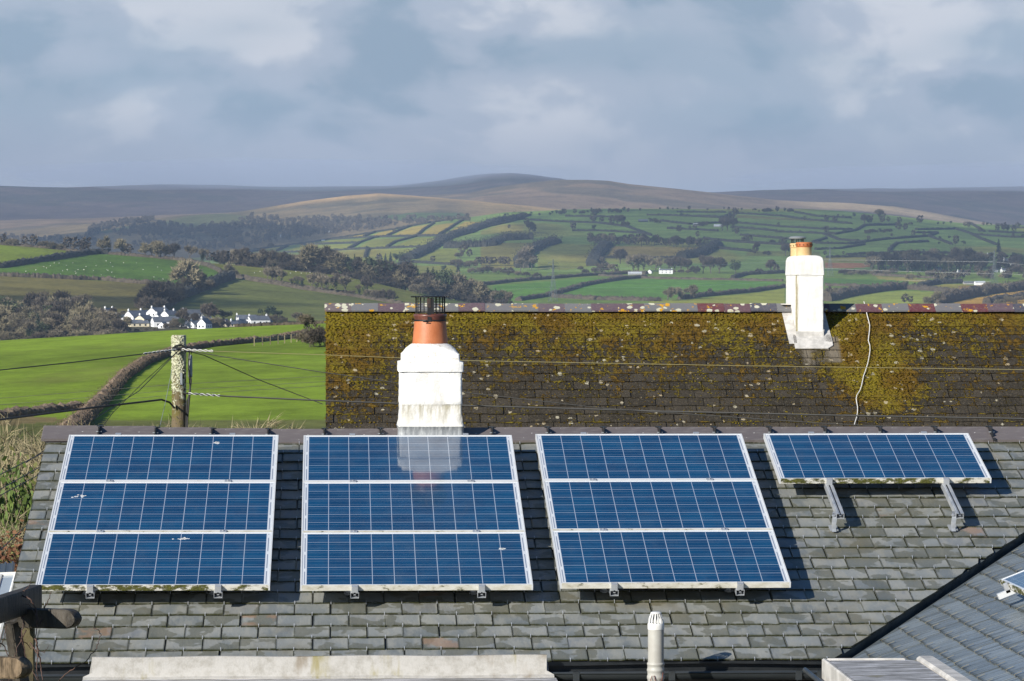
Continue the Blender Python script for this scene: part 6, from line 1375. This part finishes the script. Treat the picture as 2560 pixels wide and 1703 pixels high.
row(z1, [('dark0', 970, 246, 62), ('dark1', 1010, 250, 72), ('dark0', 1045, 252, 76), ('bush2', 1075, 255, 44), ('ever1', 1250, 222, 32), ('bush2', 1280, 226, 36), ('bush2', 1310, 230, 30)], 'dark trees round the low barns on the far hillside', 'trees round the barns', **HT)
row(z1, [('bush2', 1640, 250, 34), ('dark0', 1670, 250, 30), ('bush2', 1620, 252, 28), ('dark0', 1580, 282, 40), ('dark0', 1545, 278, 26), ('dark0', 1465, 304, 52), ('dark0', 1600, 336, 42), ('dark0', 685, 288, 56)], 'small hedge tree on the middle of the far hillside', 'small hedge trees on the hillside', **HT)
row(z1, [('dark1', 1780, 285, 85), ('dark0', 1820, 288, 90), ('dark1', 1860, 290, 92), ('dark0', 1850, 210, 60), ('bush2', 1800, 215, 40), ('dark0', 1890, 320, 52), ('dark1', 1880, 185, 60)], 'dark tree of the clump left of the slim chimney pots', 'clump left of the slim chimney pots', **HT)
row(z1, [('dark1', 1960, 372, 46), ('dark0', 1990, 372, 46), ('dark0', 1935, 370, 36), ('dark1', 2045, 450, 74), ('dark0', 2020, 462, 50), ('bush2', 2110, 465, 36), ('dark0', 2240, 388, 48), ('dark0', 2215, 392, 40), ('dark0', 2250, 470, 84), ('bush2', 2150, 372, 24)], 'dark hedge tree just left of the slim chimney', 'hedge trees left of the slim chimney', **HT)
row(z1, [('dark0', 320, 565, 120), ('bare0', 355, 560, 160), ('bare0', 300, 580, 90), ('bare0', 380, 575, 90), ('bare0', 405, 540, 60)], 'grey tree in the overgrown hedge left of the nearest pylon', 'grey trees left of the nearest pylon', **HT)
row(z1, [('dark0', x, 545, 58) for x in (-20, 8, 38, 68, 100, 150, 175, 205)], 'tree of the evenly spaced dark row at the field edge', 'evenly spaced tree row', **HT)
row(z1, [('bush0', -60, 605, 50), ('bush0', 0, 600, 50), ('bush2', 60, 600, 60), ('bush0', 130, 605, 55), ('bush2', 200, 612, 62), ('bush0', 280, 618, 40), ('bush2', 340, 622, 36), ('bush2', 420, 632, 40)], 'grey scrub at the valley bottom right of the mixed wood', 'valley scrub right of the wood', dmin=3600, dmax=4500)
row(z3, [('bare0', 1672, 558, 48)], 'small bare tree alone in the pale field right of the wood', **HT)
row(z3, [('con1', 1340, 545, 70), ('ever0', 1420, 545, 72), ('con1', 1300, 545, 60), ('ever1', 1380, 550, 66), ('bush2', 1460, 545, 50), ('dark0', 1250, 545, 50), ('ever1', 1760, 640, 58), ('con1', 1870, 690, 80)], 'dark conifer clump behind the top of the mixed wood', 'conifers behind the wood', dmin=4310, dmax=4700)
row(z3, [('ever1', 683, 478, 30), ('ever1', 1155, 458, 32), ('dark0', 785, 472, 26), ('dark0', 1370, 330, 38), ('dark1', 1940, 215, 40), ('pine', 1900, 330, 46), ('dark0', 1860, 430, 24), ('dark0', 1920, 440, 36), ('bush0', 400, 425, 26), ('bush2', 1930, 410, 30), ('ever1', 2240, 195, 26), ('dark0', 2270, 290, 30)], 'small dark tree on a hedge of the pale terraced fields', 'small trees on the terraced field hedges', **HT)
row(z3, [('bare0', 1900, 500, 70), ('bare0', 1930, 470, 60), ('bush0', 1880, 520, 50), ('bare0', 1960, 520, 60), ('bush0', 1860, 590, 70), ('bush2', 1900, 600, 60), ('bush0', 1980, 600, 70)], 'grey bare scrub between two pale fields right of the wood', 'scrub between the pale fields', **HT)
rw = random.Random(34)
row(z1, [(rw.choice(['bare0', 'bare1', 'bush0']), x, 600 + rw.uniform(-6, 6), rw.uniform(50, 80)) for x in (850, 870, 895, 920, 945, 975, 1000)], 'bare scrub left of the white farmhouse', 'scrub left of the farmhouse', dmin=4200, dmax=4800)
row(z1, [('dark0', 900, 540, 52), ('dark0', 1030, 530, 100), ('bare0', 1005, 500, 60), ('bare2', 1130, 585, 110), ('bare2', 1165, 588, 118), ('bare2', 1205, 580, 110), ('bare0', 1250, 560, 60), ('bare1', 1290, 575, 90), ('bare0', 1330, 560, 80), ('dark0', 1390, 585, 90), ('dark0', 1430, 590, 104), ('dark0', 1480, 590, 104), ('dark0', 1530, 590, 90), ('bush2', 1590, 600, 60), ('bush0', 1420, 605, 30), ('bush0', 1480, 606, 34), ('bush0', 1530, 606, 30), ('dark1', 1640, 598, 116), ('dark0', 1700, 600, 118), ('dark0', 1760, 602, 110), ('dark0', 2140, 595, 90), ('dark0', 2180, 598, 60), ('bush2', 2060, 600, 40)], 'tree of the grey wood around the white farmhouse', 'wood around the farmhouse', dmin=4250, dmax=4800)
row(z1, [('ever0', 1880, 606, 104)], 'big dark evergreen right of the white farmhouse', dmin=4250, dmax=4800)
row(z1, [('bush2', 780, 606, 36), ('ever1', 540, 585, 44), ('bush0', 740, 578, 36), ('bush2', 1070, 598, 24)], 'dark bush on the hedge line between pylon and farmhouse', 'bushes between pylon and farmhouse', dmin=4250, dmax=4800)
HC2 = dict(dmin=3200, dmax=4400)
row(z1, [('round', 1380, 798, 88)], 'leftmost pale round tree of three on the vivid green field', **HC2)
row(z1, [('round', 1472, 792, 82)], 'middle pale round tree of three on the vivid green field', **HC2)
row(z1, [('round', 1542, 788, 94)], 'tallest pale round tree of three, on their right', **HC2)
row(z1, [('bare1', 1692, 765, 48)], 'small pale bare tree on the hedge left of the slim chimney', **HC2)
row(z1, [('bush2', 1290, 806, 14), ('bush0', 1320, 806, 16), ('bush0', 1240, 806, 12)], 'brown scrub at the hedge end above the mossy ridge', 'scrub above the ridge', **HC2)
p_ = gp(1716, 420); plant('ever0', 1716, 0, 80, 'ragged dark evergreen rising just behind the mossy ridge left of the slim chimney', at=(p_[0] - Vector((0, 0, 0)), 420))
# right side
row(z2, [('dark0', 900, 308, 50), ('ever1', 1032, 310, 34), ('ever1', 1130, 370, 28), ('dark1', 1210, 362, 36), ('dark0', 1380, 330, 24), ('dark0', 1540, 326, 42), ('dark1', 1620, 326, 32), ('ever1', 1735, 350, 28), ('ever1', 1805, 350, 32), ('dark0', 1852, 392, 64), ('ever1', 1730, 390, 28), ('ever1', 1910, 394, 40), ('dark0', 890, 468, 34), ('dark0', 547, 252, 26), ('dark0', 1080, 400, 14), ('dark0', 1010, 414, 14), ('dark0', 1490, 384, 24), ('ever1', 1615, 440, 22), ('dark0', 1725, 450, 26), ('dark0', 1025, 460, 24), ('dark0', 2275, 335, 30), ('ever1', 2345, 335, 30)], 'small dark tree on a field hedge right of the slim chimney', 'hedge trees right of the slim chimney', **HT)
rw = random.Random(35)
row(z2, [(rw.choice(['dark0', 'bush2', 'ever1']), x, 302 - (x - 1180) * .04 + rw.uniform(-4, 4), rw.uniform(24, 36)) for x in range(1185, 1375, 18)], 'dark tree in the short row right of the slim chimney', 'short dark row right of the slim chimney', **HT)
row(z2, [('dark0', 985, 185, 22), ('dark0', 1022, 188, 20), ('ever0', 1105, 185, 36), ('bare2', 1295, 215, 82), ('dark1', 1310, 230, 50), ('dark0', 1240, 182, 14), ('dark0', 1355, 222, 36), ('dark0', 1590, 238, 60), ('bush2', 1520, 238, 20), ('ever0', 1720, 240, 26), ('ever0', 1760, 240, 26), ('ever1', 1815, 238, 28), ('dark1', 2055, 248, 28), ('ever1', 2085, 248, 28), ('ever1', 2110, 248, 24), ('dark0', 1435, 235, 46), ('dark0', 1945, 262, 42), ('dark0', 1920, 255, 34), ('dark1', 2030, 300, 40), ('dark1', 2160, 290, 44), ('dark0', 2205, 290, 58), ('ever0', 2235, 290, 54), ('dark0', 2280, 296, 48), ('dark0', 2305, 262, 36), ('ever1', 2320, 260, 30), ('dark0', 740, 210, 30), ('dark0', 900, 225, 50), ('dark0', 960, 232, 46), ('dark0', 1180, 240, 72), ('dark0', 1220, 240, 60), ('dark1', 1430, 285, 60), ('dark1', 1480, 285, 50)], 'bare or evergreen tree along the right part of the far skyline hedge', 'trees along the right skyline hedge', **HT)
rw = random.Random(36); lst = []
for k in range(80):
    x = rw.uniform(1230, 2040); lst.append((rw.uniform(545, 590), rw.choice(['dark0', 'bare0', 'dark1', 'bare2', 'dark0', 'ivy0']), x, rw.uniform(70, 125) * (1.2 if 1850 < x < 2000 else 1)))
for k in range(55):
    x = rw.uniform(2000, 2500); lst.append((rw.uniform(520, 600), rw.choice(['dark0', 'dark1', 'bare0', 'ever1', 'bush2']), x, rw.uniform(40, 82)))
for k in range(34):
    x = rw.uniform(1500, 2500); lst.append((rw.uniform(625, 668), rw.choice(['bush1', 'bare1', 'bush0', 'round']), x, rw.uniform(36, 64)))
lst += [(580, 'ever0', 1525, 132), (445, 'con1', 2168, 100), (585, 'ever0', 2290, 60)]
for y, kd, x, h_ in sorted(lst): row(z2, [(kd, x, y, h_)], 'tree of the village woodland near the farthest right pylon', 'village woodland at right', dmin=4050, dmax=6600)
row(z2, [(rw.choice(['bush2', 'bush0']), x, 606 + rw.uniform(-6, 6), rw.uniform(28, 48)) for x in range(1030, 1420, 26)], 'dark reddish thicket right of the slim chimney', 'reddish thicket right of the slim chimney', dmin=4100, dmax=4800)
row(z2, [('ever1', 1488, 708, 54), ('ever0', 1545, 706, 44)], 'dark evergreen by the brown hedge at right', 'evergreens by the brown hedge', **HC2)
row(z2, [(rw.choice(['bush1', 'bush0', 'round', 'bush1']), x, 712 + (x - 900) * .02 + rw.uniform(40, 70) - (x - 900) * .16, rw.uniform(40, 62)) for x in range(900, 1180, 20)], 'pale thicket right of the slim chimney above the roof', 'pale thicket right of the slim chimney', **HC2)
row(z2, [('round', 1480, 822, 66), ('round', 1520, 822, 50), ('bush1', 1640, 822, 60), ('round', 1690, 822, 84), ('bush1', 1740, 815, 60), ('bush1', 1790, 800, 60), ('ever1', 1795, 790, 34), ('bush1', 1850, 795, 54), ('bush0', 1900, 780, 60), ('bush1', 1960, 770, 60), ('ever1', 2005, 768, 30), ('bush1', 2040, 760, 48), ('bush1', 2180, 830, 50), ('bush1', 2250, 820, 60), ('bush0', 2320, 805, 50), ('bush1', 2120, 740, 60), ('bush1', 2200, 735, 70), ('round', 2290, 725, 60), ('bush1', 2090, 695, 40)], 'pale sunlit scrub on the bank above the straw coloured field', 'sunlit scrub at right', **HC2)
# far woods in the left valley: one mass
rw = random.Random(41); lp = []
for k in range(3):
    b = MB(); r2_ = random.Random(200 + k)
    for _ in range(70):
        d_ = Vector((r2_.gauss(0, 1), r2_.gauss(0, 1), r2_.gauss(0, 1))).normalized(); p = Vector((0, 0, .6)) + Vector((d_.x * .34, d_.y * .34, d_.z * .4)) * r2_.uniform(.6, 1.05)
        n_ = Vector((r2_.gauss(0, 1), r2_.gauss(0, 1), r2_.gauss(0, 1))).normalized(); s = n_.orthogonal().normalized() * .12; t_ = n_.cross(s).normalized() * .08; b.quad(p - s, p - t_, p + s, p + t_)
    b.quad((-.02, 0, -.1), (.02, 0, -.1), (.02, 0, .5), (-.02, 0, .5)); lp.append((np.array(b.v), np.array(b.f)))
def wood(name, polys, n, hpx, dmin, dmax, mat_):
    Vs, Fs, base = [], [], 0
    for poly, z, cnt in polys:
        P = np.array(z(*poly)); lo, hi = P.min(0), P.max(0); got = 0; tr = 0
        while got < cnt and tr < cnt * 30:
            tr += 1; x, y = rw.uniform(lo[0], hi[0]), rw.uniform(lo[1], hi[1])
            if not inpoly([tuple(p) for p in P], np.array([x]), np.array([y]))[0]: continue
            p, d_ = hit(x, y, dmin, dmax)
            if abs(HOR - p.z / d_ * FD - y) > 2: continue
            s = rw.uniform(.7, 1.3) * hpx * d_ / FD; V, Fc = lp[rw.randrange(3)]; a = rw.uniform(0, 6.28); ca, sa = math.cos(a), math.sin(a)
            Vs.append(np.c_[(V[:, 0] * ca - V[:, 1] * sa) * s + p.x, (V[:, 0] * sa + V[:, 1] * ca) * s + p.y, V[:, 2] * s + p.z]); Fs.append(Fc + base); base += len(V); got += 1
    link(name, mesh_np(name, np.concatenate(Vs), np.concatenate(Fs), [mat_]), label='far dark woods in the valley below the moor at left', cat='woodland', kind='stuff')
wood('woodland', [([(560, 470), (590, 400), (760, 368), (1010, 335), (1060, 345), (960, 372), (800, 392), (660, 425), (640, 445)], z8, 170), ([(700, 445), (860, 400), (1050, 372), (1200, 388), (1280, 402), (1460, 368), (1560, 385), (1540, 440), (1200, 450), (850, 460)], z8, 260), ([(1235, 295), (1240, 262), (1400, 232), (1510, 230), (1510, 268), (1300, 298)], z8, 90), ([(1560, 350), (1650, 325), (1900, 345), (2357, 330), (2357, 420), (2100, 440), (1800, 500), (1500, 540), (1380, 480)], z8, 420),
                   ([(1200, 460), (900, 470), (850, 540), (1400, 560), (1600, 520)], z8, 110), ([(0, 450), (300, 470), (600, 470), (700, 500), (600, 520), (0, 480)], z8, 120), ([(1150, 230), (1400, 215), (1900, 215), (1960, 235), (1500, 260), (1150, 300)], z3, 120), ([(700, 220), (1200, 225), (1300, 280), (1000, 330), (600, 370), (500, 330)], z3, 160)], 0, 11, 6000, 8500, 'twig_dark')

BARE.sort(key=lambda t: -t[0]); Vs, Fs, base = [], [], 0
for i, (h_, kd, Mx, lb, gr) in enumerate(BARE):
    if i < 295: link('bare_tree', PM[kd], None, lb, 'tree', gr, M=Mx)
    else:
        V, Fc = lp[i % 3]; A = np.array(Mx); Vs.append(V @ A[:3, :3].T + A[:3, 3]); Fs.append(Fc + base); base += len(V)
if Vs: link('far_trees', mesh_np('far_trees', np.concatenate(Vs), np.concatenate(Fs), ['twig_dark']), label='many tiny bare trees dotted along the hedges of the far hillside', cat='trees', kind='stuff')

# ------------------------------------------------------------------ sheep
def sheep_mesh(m_):
    b = MB(); b.loft([rring(.20 * k, .22 * k, .15 * k, 3, z=z) for z, k in ((-.55, .5), (-.45, 1), (0, 1.12), (.4, 1), (.52, .55))]); b.v = [(z, x, y + .62) for x, y, z in b.v]
    for sx in (-.33, .33):
        for sy in (-.12, .12): b.box((sx - .04, sy - .04, 0), (sx + .04, sy + .04, .5), 1)
    b.loft([[(x, y * w_, .72 + h_ + zz_ * w_) for y, zz_ in ((-.09, -.1), (.09, -.1), (.07, .1), (-.07, .1))] for x, w_, h_ in ((.5, 1.1, .12), (.66, 1, .1), (.86, .6, -.04))], 1)
    for s in (-1, 1): b.tri((.62, s * .08, .92), (.7, s * .08, .92), (.64, s * .2, .9), 1)
    return b.mesh('sheep', [m_, 'wool'] if m_ == 'wool' else [m_, m_])
SM = {False: sheep_mesh('wool'), True: sheep_mesh('wool_dark')}
def sheep(x, y, dark, label, group):
    (X, Y), = z5((x, y)); p, d_ = hit(X, Y, 1995, 2990)
    o = link('sheep', SM[dark], None, label, 'sheep', group, M=Matrix.Translation(p) @ Matrix.Rotation(ri.uniform(0, 6.28), 4, 'Z') @ Matrix.Scale(.75, 4))
for x, y in ((177, 332), (245, 322), (320, 309), (345, 292), (372, 275), (405, 275), (430, 327), (460, 320), (456, 290), (500, 274), (515, 332), (520, 345), (535, 320), (575, 320), (640, 325), (658, 292), (695, 354), (697, 374), (728, 260), (732, 320), (740, 324), (766, 337), (785, 369), (757, 270), (772, 298), (847, 272), (935, 274), (982, 318), (1080, 302), (1107, 324), (1055, 370), (1117, 384), (1210, 307), (1365, 340), (1385, 337), (375, 354), (415, 350), (463, 322), (300, 300), (590, 298)): sheep(x, y, False, 'white sheep grazing in the dark green field on the hill', 'white sheep in the dark green field')
for x, y in ((915, 320), (1088, 380)): sheep(x, y, True, 'black sheep grazing in the dark green field on the hill', 'black sheep in the dark green field')
for x, y in ((1742, 339), (1782, 330), (1810, 327), (2028, 330), (2065, 342), (2098, 342), (2125, 337), (1990, 342)): sheep(x, y, False, 'white sheep grazing in the pale field beyond the lane', 'white sheep beyond the lane')

# ------------------------------------------------------------------ village houses
def cottage(name, p, w_, L, eave, apex, rot, label, wall='house_white', chim=(0.0,), wins=True, roofm='house_slate', cat='house', group=None):
    t = empty(name, M=Matrix.Translation(p + Vector((0, 0, -.4))) @ Matrix.Rotation(rot, 4, 'Z'), label=label, cat=cat, group=group); e = eave + .4; a = apex + .4
    b = MB(); b.loft([[(-w_ / 2, y, 0), (w_ / 2, y, 0), (w_ / 2, y, e), (0, y, a), (-w_ / 2, y, e)] for y in (0, L)]); b.build('wall', wall, t)
    b = MB(); k = (a - e) / (w_ / 2); o_ = .3
    for s in (-1, 1): b.loft([[(0, y, a + .06), (s * (w_ / 2 + o_), y, e - o_ * k + .06), (s * (w_ / 2 + o_), y, e - o_ * k + .26), (0, y, a + .30)] for y in (-.12, L + .12)])
    r_ = b.build('roof', roofm, t)
    for c in chim: b = MB(); b.box((-.45, c * L - (.0 if c < .5 else .8), a - .9), (.45, c * L + (.8 if c < .5 else 0), a + 1.1)); b.lathe([(.16, a + 1.1), (.13, a + 1.5)], 8, 0, (0, c * L + (.4 if c < .5 else -.4), 0)); b.build('chimney', 'house_white', r_)
    if wins:
        for z in ([e * .28, e * .68] if e > 4 else [e * .35]):
            for x in ((-w_ * .22, w_ * .2) if w_ > 5 else (0,)): b = MB(); b.box((x - .45, -.04, z), (x + .45, .02, z + 1.1)); b.build('window', 'window_dark', t)
            for f_ in (.2, .5, .8):
                b = MB(); b.box((w_ / 2 - .02, f_ * L - .5, z), (w_ / 2 + .04, f_ * L + .5, z + 1.1)); b.build('window', 'window_dark', t)
    return t
mz5 = lambda d: d / FD / K / 2.7407
def vh(x0, x1, yb_, ye_, ya, L, rotd, label, d=None, **kw):
    (X, Y), = z5(((x0 + x1) / 2, yb_)); p, dd = hit(X, Y, 1850, 2300); m_ = dd / (F) / 2.7407
    w_ = (x1 - x0) * m_ / max(.35, abs(math.cos(R(rotd))));
    if w_ > 9: w_ = 9
    cottage('village_house', p, w_, L, (yb_ - ye_) * m_, (yb_ - ya) * m_, R(rotd), label, group='white houses of the village', **kw)
vh(690, 745, 650, 612, 582, 9, -30, 'white gabled house by itself at the left end of the village', chim=(0, .95))
vh(255, 300, 640, 612, 596, 10, -70, 'low white house half hidden in the bare woodland')
vh(400, 470, 645, 606, 572, 9, -20, 'white gable showing through bare trees left of the village')
vh(145, 165, 590, 560, 540, 7, -30, 'tiny white gable among dark evergreens at far left')
vh(930, 995, 650, 620, 595, 10, -35, 'white gable behind the front row, between two taller gables')
vh(1000, 1075, 665, 612, 578, 13, -38, 'tallest white gable house at the back of the village', chim=(0, .95))
vh(1097, 1155, 668, 628, 598, 10, -38, 'white gable with dark roof on the right of the main group', chim=(.0, .9))
vh(1050, 1090, 668, 640, 620, 8, -35, 'small white gable tucked between larger houses')
vh(840, 915, 690, 640, 600, 12, -40, 'large bright white gable at the left of the main group')
vh(812, 866, 695, 668, 646, 6, -30, 'low white lean gable at the left foot of the main group', chim=())
vh(850, 915, 706, 684, 662, 11, -72, 'low cream walled house with slate roof at the front of the group', wall='house_cream', chim=())
vh(922, 988, 704, 655, 630, 9, -36, 'cream gabled house with tall narrow windows', wall='house_cream')
vh(998, 1088, 708, 672, 642, 12, -75, 'white house with long slate roof facing the field')
vh(1088, 1185, 690, 668, 640, 12, -78, 'slate roofed row house at the right of the main group', chim=())
vh(1082, 1128, 718, 700, 676, 6, -20, 'small dark fronted gable at the foot of the group', wall='house_white', chim=())
vh(1200, 1300, 660, 618, 592, 12, -70, 'dull grey house behind garden trees', wall='house_grey')
vh(1280, 1330, 715, 690, 668, 8, -60, 'white walls half hidden behind dark shrubs')
vh(1350, 1408, 722, 685, 652, 9, -22, 'lone white gable right of the main group')
vh(1575, 1660, 690, 655, 628, 12, -80, 'left half of the slate roofed terrace at right')
vh(1660, 1745, 692, 660, 634, 12, -72, 'right half of the slate roofed terrace, with white end wall', chim=(0, .95))
vh(1556, 1605, 702, 690, 666, 8, -40, 'small white gable in front of the terrace')
for x0, x1, yb_, ye_, ya, rot_, wl, lb in ((1205, 1240, 706, 690, 672, -70, 'house_grey', 'grey walled cottage behind the shrubs right of the white group'), (1262, 1300, 700, 684, 668, -30, 'house_cream', 'small cream gable among the garden shrubs'), (1425, 1470, 700, 682, 664, -75, 'house_grey', 'grey cottage with slate roof right of the lone gable'), (1478, 1510, 688, 672, 656, -40, 'house_white', 'small white gable under the dark pine'), (1515, 1556, 704, 690, 674, -78, 'house_cream', 'low cream cottage left of the terrace'), (1340, 1372, 668, 652, 636, -65, 'house_grey', 'grey roofed house above the lone gable'), (1745, 1790, 690, 674, 660, -75, 'house_grey', 'grey house beyond the end of the terrace'), (770, 808, 668, 648, 628, -60, 'house_grey', 'grey walled house left of the bright white gable')):
    vh(x0, x1, yb_, ye_, ya, 8, rot_, lb, wall=wl, chim=(0,))
vh(1610, 1650, 698, 682, 658, 7, -35, 'narrow white gable beside the small one before the terrace')
def fh(z, x0, x1, yb_, ye_, ya, L, rotd, label, name='farmhouse', dmin=4100, dmax=6600, cat='house', **kw):
    (X, Y), = z(((x0 + x1) / 2, yb_)); p, dd = hit(X, Y, dmin, dmax); m_ = dd / F / {z1: 2.946, z2: 2.946, z3: 3.1427}[z]
    wpx = (x1 - x0) * m_; long_ = abs(rotd) > 60
    cottage(name, p, 6.5 if long_ else wpx, wpx if long_ else L, (yb_ - ye_) * m_, (yb_ - ya) * m_, R(rotd), label, cat=cat, wins=kw.pop('wins', True), **kw)
fh(z1, 1270, 1368, 602, 574, 566, 0, -88, 'long white farmhouse in the valley with two chimneys', chim=(0.02, .98))
fh(z1, 1232, 1262, 600, 584, 572, 8, -15, 'small white outhouse left of the farmhouse', 'outhouse', chim=(), wins=False)
fh(z1, 1040, 1140, 610, 600, 588, 0, -88, 'long grey roofed barn left of the farmhouse', 'barn', chim=(), wins=False, wall='house_grey', roofm='barn_tin', cat='barn')
fh(z1, 1130, 1200, 220, 212, 202, 0, -88, 'dark low barn on the far hillside', 'barn', chim=(), wins=False, wall='window_dark', cat='barn')
fh(z1, 1536, 1602, 248, 242, 230, 0, -88, 'pale tin roofed barn on the far hillside', 'barn', chim=(), wins=False, wall='house_grey', roofm='barn_tin', cat='barn')
fh(z1, 1690, 1752, 256, 250, 238, 0, -88, 'small pale roofed barn right of the tin barn on the far hillside', 'barn', chim=(), wins=False, wall='house_grey', roofm='barn_tin', cat='barn')
fh(z3, 440, 505, 358, 350, 334, 0, -85, 'pale roofed barn in the shaded left valley', 'barn', 4300, 8400, chim=(), wins=False, wall='barn_tin', roofm='barn_tin', cat='barn')
fh(z3, 785, 875, 322, 318, 308, 0, -85, 'long pale roof half hidden in valley trees', 'barn', 4300, 8400, chim=(), wins=False, wall='barn_tin', roofm='barn_tin', cat='barn')
fh(z3, 785, 810, 388, 380, 374, 0, -85, 'tiny white shed on the lane to the terraced fields', 'shed', chim=(), wins=False, cat='shed')
fh(z2, 1490, 1520, 560, 538, 526, 9, -25, 'white gable in front of the tall dark evergreen at right', dmin=4000)
fh(z2, 1685, 1726, 572, 562, 554, 0, -80, 'low white cottage between dark trees at right', dmin=4000)
fh(z2, 1828, 1902, 608, 588, 576, 0, -78, 'broad white house below the dark trees at right', dmin=4000)
fh(z2, 1955, 2032, 682, 664, 654, 0, -84, 'long white barn at the valley edge near the right pylon', 'barn', chim=(), wins=False, roofm='barn_tin', cat='barn', dmin=3200)
fh(z2, 1868, 1952, 676, 664, 657, 0, -86, 'low grey barn left of the white barn', 'barn', chim=(), wins=False, wall='house_grey', cat='barn', dmin=3200)
fh(z2, 2168, 2245, 538, 508, 486, 0, -70, 'pale house with grey roof at far right', dmin=4000)
fh(z2, 2284, 2330, 514, 480, 458, 9, -30, 'tall white house at the right edge of the woodland', dmin=4000)
fh(z2, 2098, 2140, 586, 570, 560, 0, -75, 'low white bungalow left of the right pylon', dmin=4000)
fh(z2, 2166, 2210, 588, 572, 560, 0, -70, 'low white bungalow right of the right pylon', dmin=4000)
fh(z2, 2068, 2100, 474, 462, 450, 9, -40, 'small white gable high in the woodland left of the right pylon', dmin=4000)
fh(z2, 2160, 2200, 500, 488, 476, 0, -70, 'pale cottage in the woodland above the bungalows', dmin=4000)

# ------------------------------------------------------------------ pylons and their lines
def pylon_mesh():
    b = MB(); lv = [0, 7, 13, 18, 22, 25.5, 28.5, 31, 33.5, 36, 38, 40]; hw = lambda z: 3.4 - 2.5 * min(z / 24, 1) - .7 * max(0, (z - 24) / 16); r_ = .15
    for sx in (-1, 1):
        for sy in (-1, 1): b.tube([(sx * hw(z), sy * hw(z), z) for z in lv], r_, 4)
    for za, zb_ in zip(lv[:-1], lv[1:]):
        a, c = hw(za), hw(zb_)
        for f_ in range(4):
            T = Matrix.Rotation(R(90 * f_), 3, 'Z')
            for s in (-1, 1): b.tube([T @ Vector((s * a, -a, za)), T @ Vector((-s * c, -c, zb_))], .09, 3)
            b.tube([T @ Vector((-c, -c, zb_)), T @ Vector((c, -c, zb_))], .08, 3)
    arms = MB()
    for z, w_ in ((26, 5.6), (31.2, 6.4), (36.4, 5.2)):
        for s in (-1, 1):
            for y in (-1, 1): arms.tube([(s * hw(z), y * hw(z), z), (s * w_, 0, z + .3)], .12, 3); arms.tube([(s * hw(z + 1.8), y * hw(z), z + 1.8), (s * w_, 0, z + .3)], .09, 3)
            arms.tube([(s * w_, 0, z + .3), (s * w_, 0, z - 1.6)], .12, 4)
    return b.mesh('tower', ['pylon_steel']), arms.mesh('cross_arm', ['pylon_steel'])
PT_, PA_ = pylon_mesh()
pys = []
for (X, Y, hpx, d, lb) in ((1273, 690, 93, 3300, 'lattice pylon on the vivid green field near the middle'), (1910, 643, 78, 4150, 'faint lattice pylon just right of the slim chimney'), (2288, 656, 82, 3900, 'lattice pylon by the white barn at right')):
    p, dd = gp(X, d); s = hpx * d / FD / 40; yy = HOR - p.z / d * FD; s *= (hpx + (yy - Y)) / hpx
    t = empty('pylon', M=Matrix.Translation(p) @ Matrix.Rotation(R(20), 4, 'Z') @ Matrix.Scale(s, 4), label=lb, cat='pylon', group='steel pylons crossing the valley'); link('tower', PT_, t); link('cross_arm', PA_, t); pys.append(t)
def pline(z, pts, ds, label): wire(label, [Dz(*z(p)[0], d) for p, d in zip(pts, ds)], .085, 'wire_pale', 'power lines across the valley', 4, 6, 0, 'power_line')
def Dz(x, y, d): p = RT * (d * (x - CXD) / FD) + FW * d; p.z = (HOR - y) / FD * d; return p
pline(z1, ((-160, 745), (120, 725), (515, 700)), (2950, 3100, 3280), 'low pale power line running left from the middle pylon')
pline(z1, ((575, 700), (800, 703), (1220, 702), (1700, 685), (2230, 660), (2500, 640)), (3320, 3450, 3600, 3800, 4000, 4100), 'low pale power line running right from the middle pylon to the chimney')
pline(z1, ((-300, 610), (0, 590), (430, 567), (520, 560)), (3000, 3100, 3250, 3290), 'upper pale power line running left from the middle pylon')
pline(z1, ((560, 555), (1000, 565), (1400, 550), (1800, 533), (2240, 508)), (3310, 3500, 3700, 3900, 4100), 'upper pale power line running right from the middle pylon')
pline(z2, ((880, 497), (1500, 503), (2130, 511)), (4140, 4030, 3910), 'upper pale power line between the two right hand pylons')
pline(z2, ((860, 560), (1400, 580), (2140, 598)), (4140, 4030, 3910), 'middle pale power line between the two right hand pylons')
pline(z2, ((940, 632), (1500, 648), (2110, 655)), (4140, 4030, 3910), 'lowest pale power line between the two right hand pylons')
pline(z2, ((2150, 512), (2500, 545)), (3900, 3800), 'upper pale power line leaving the picture at right')
pline(z2, ((2150, 592), (2500, 618)), (3900, 3800), 'lower pale power line leaving the picture at right')
# a bird over the field
p = Dy(765, 1031, 90); b = MB()
for s in (-1, 1): b.loft([[(s * x, y, z) for x, y, z in ((0, -.06, 0), (0, .08, 0), (0, .02, .03))], [(s * x, y, z) for x, y, z in ((.18, -.05, .08), (.18, .06, .08), (.18, .0, .1))], [(s * x, y, z) for x, y, z in ((.42, .02, .02), (.42, .05, .02), (.42, .03, .03))]])
b.loft([rring(.045 * k, .045 * k, .03 * k, 3, z=z) for z, k in ((-.2, .2), (-.1, .9), (.08, 1), (.16, .6), (.22, .15))])
b.build('bird', 'black_iron', label='dark bird flying low over the bright green field', cat='bird', loc=p)
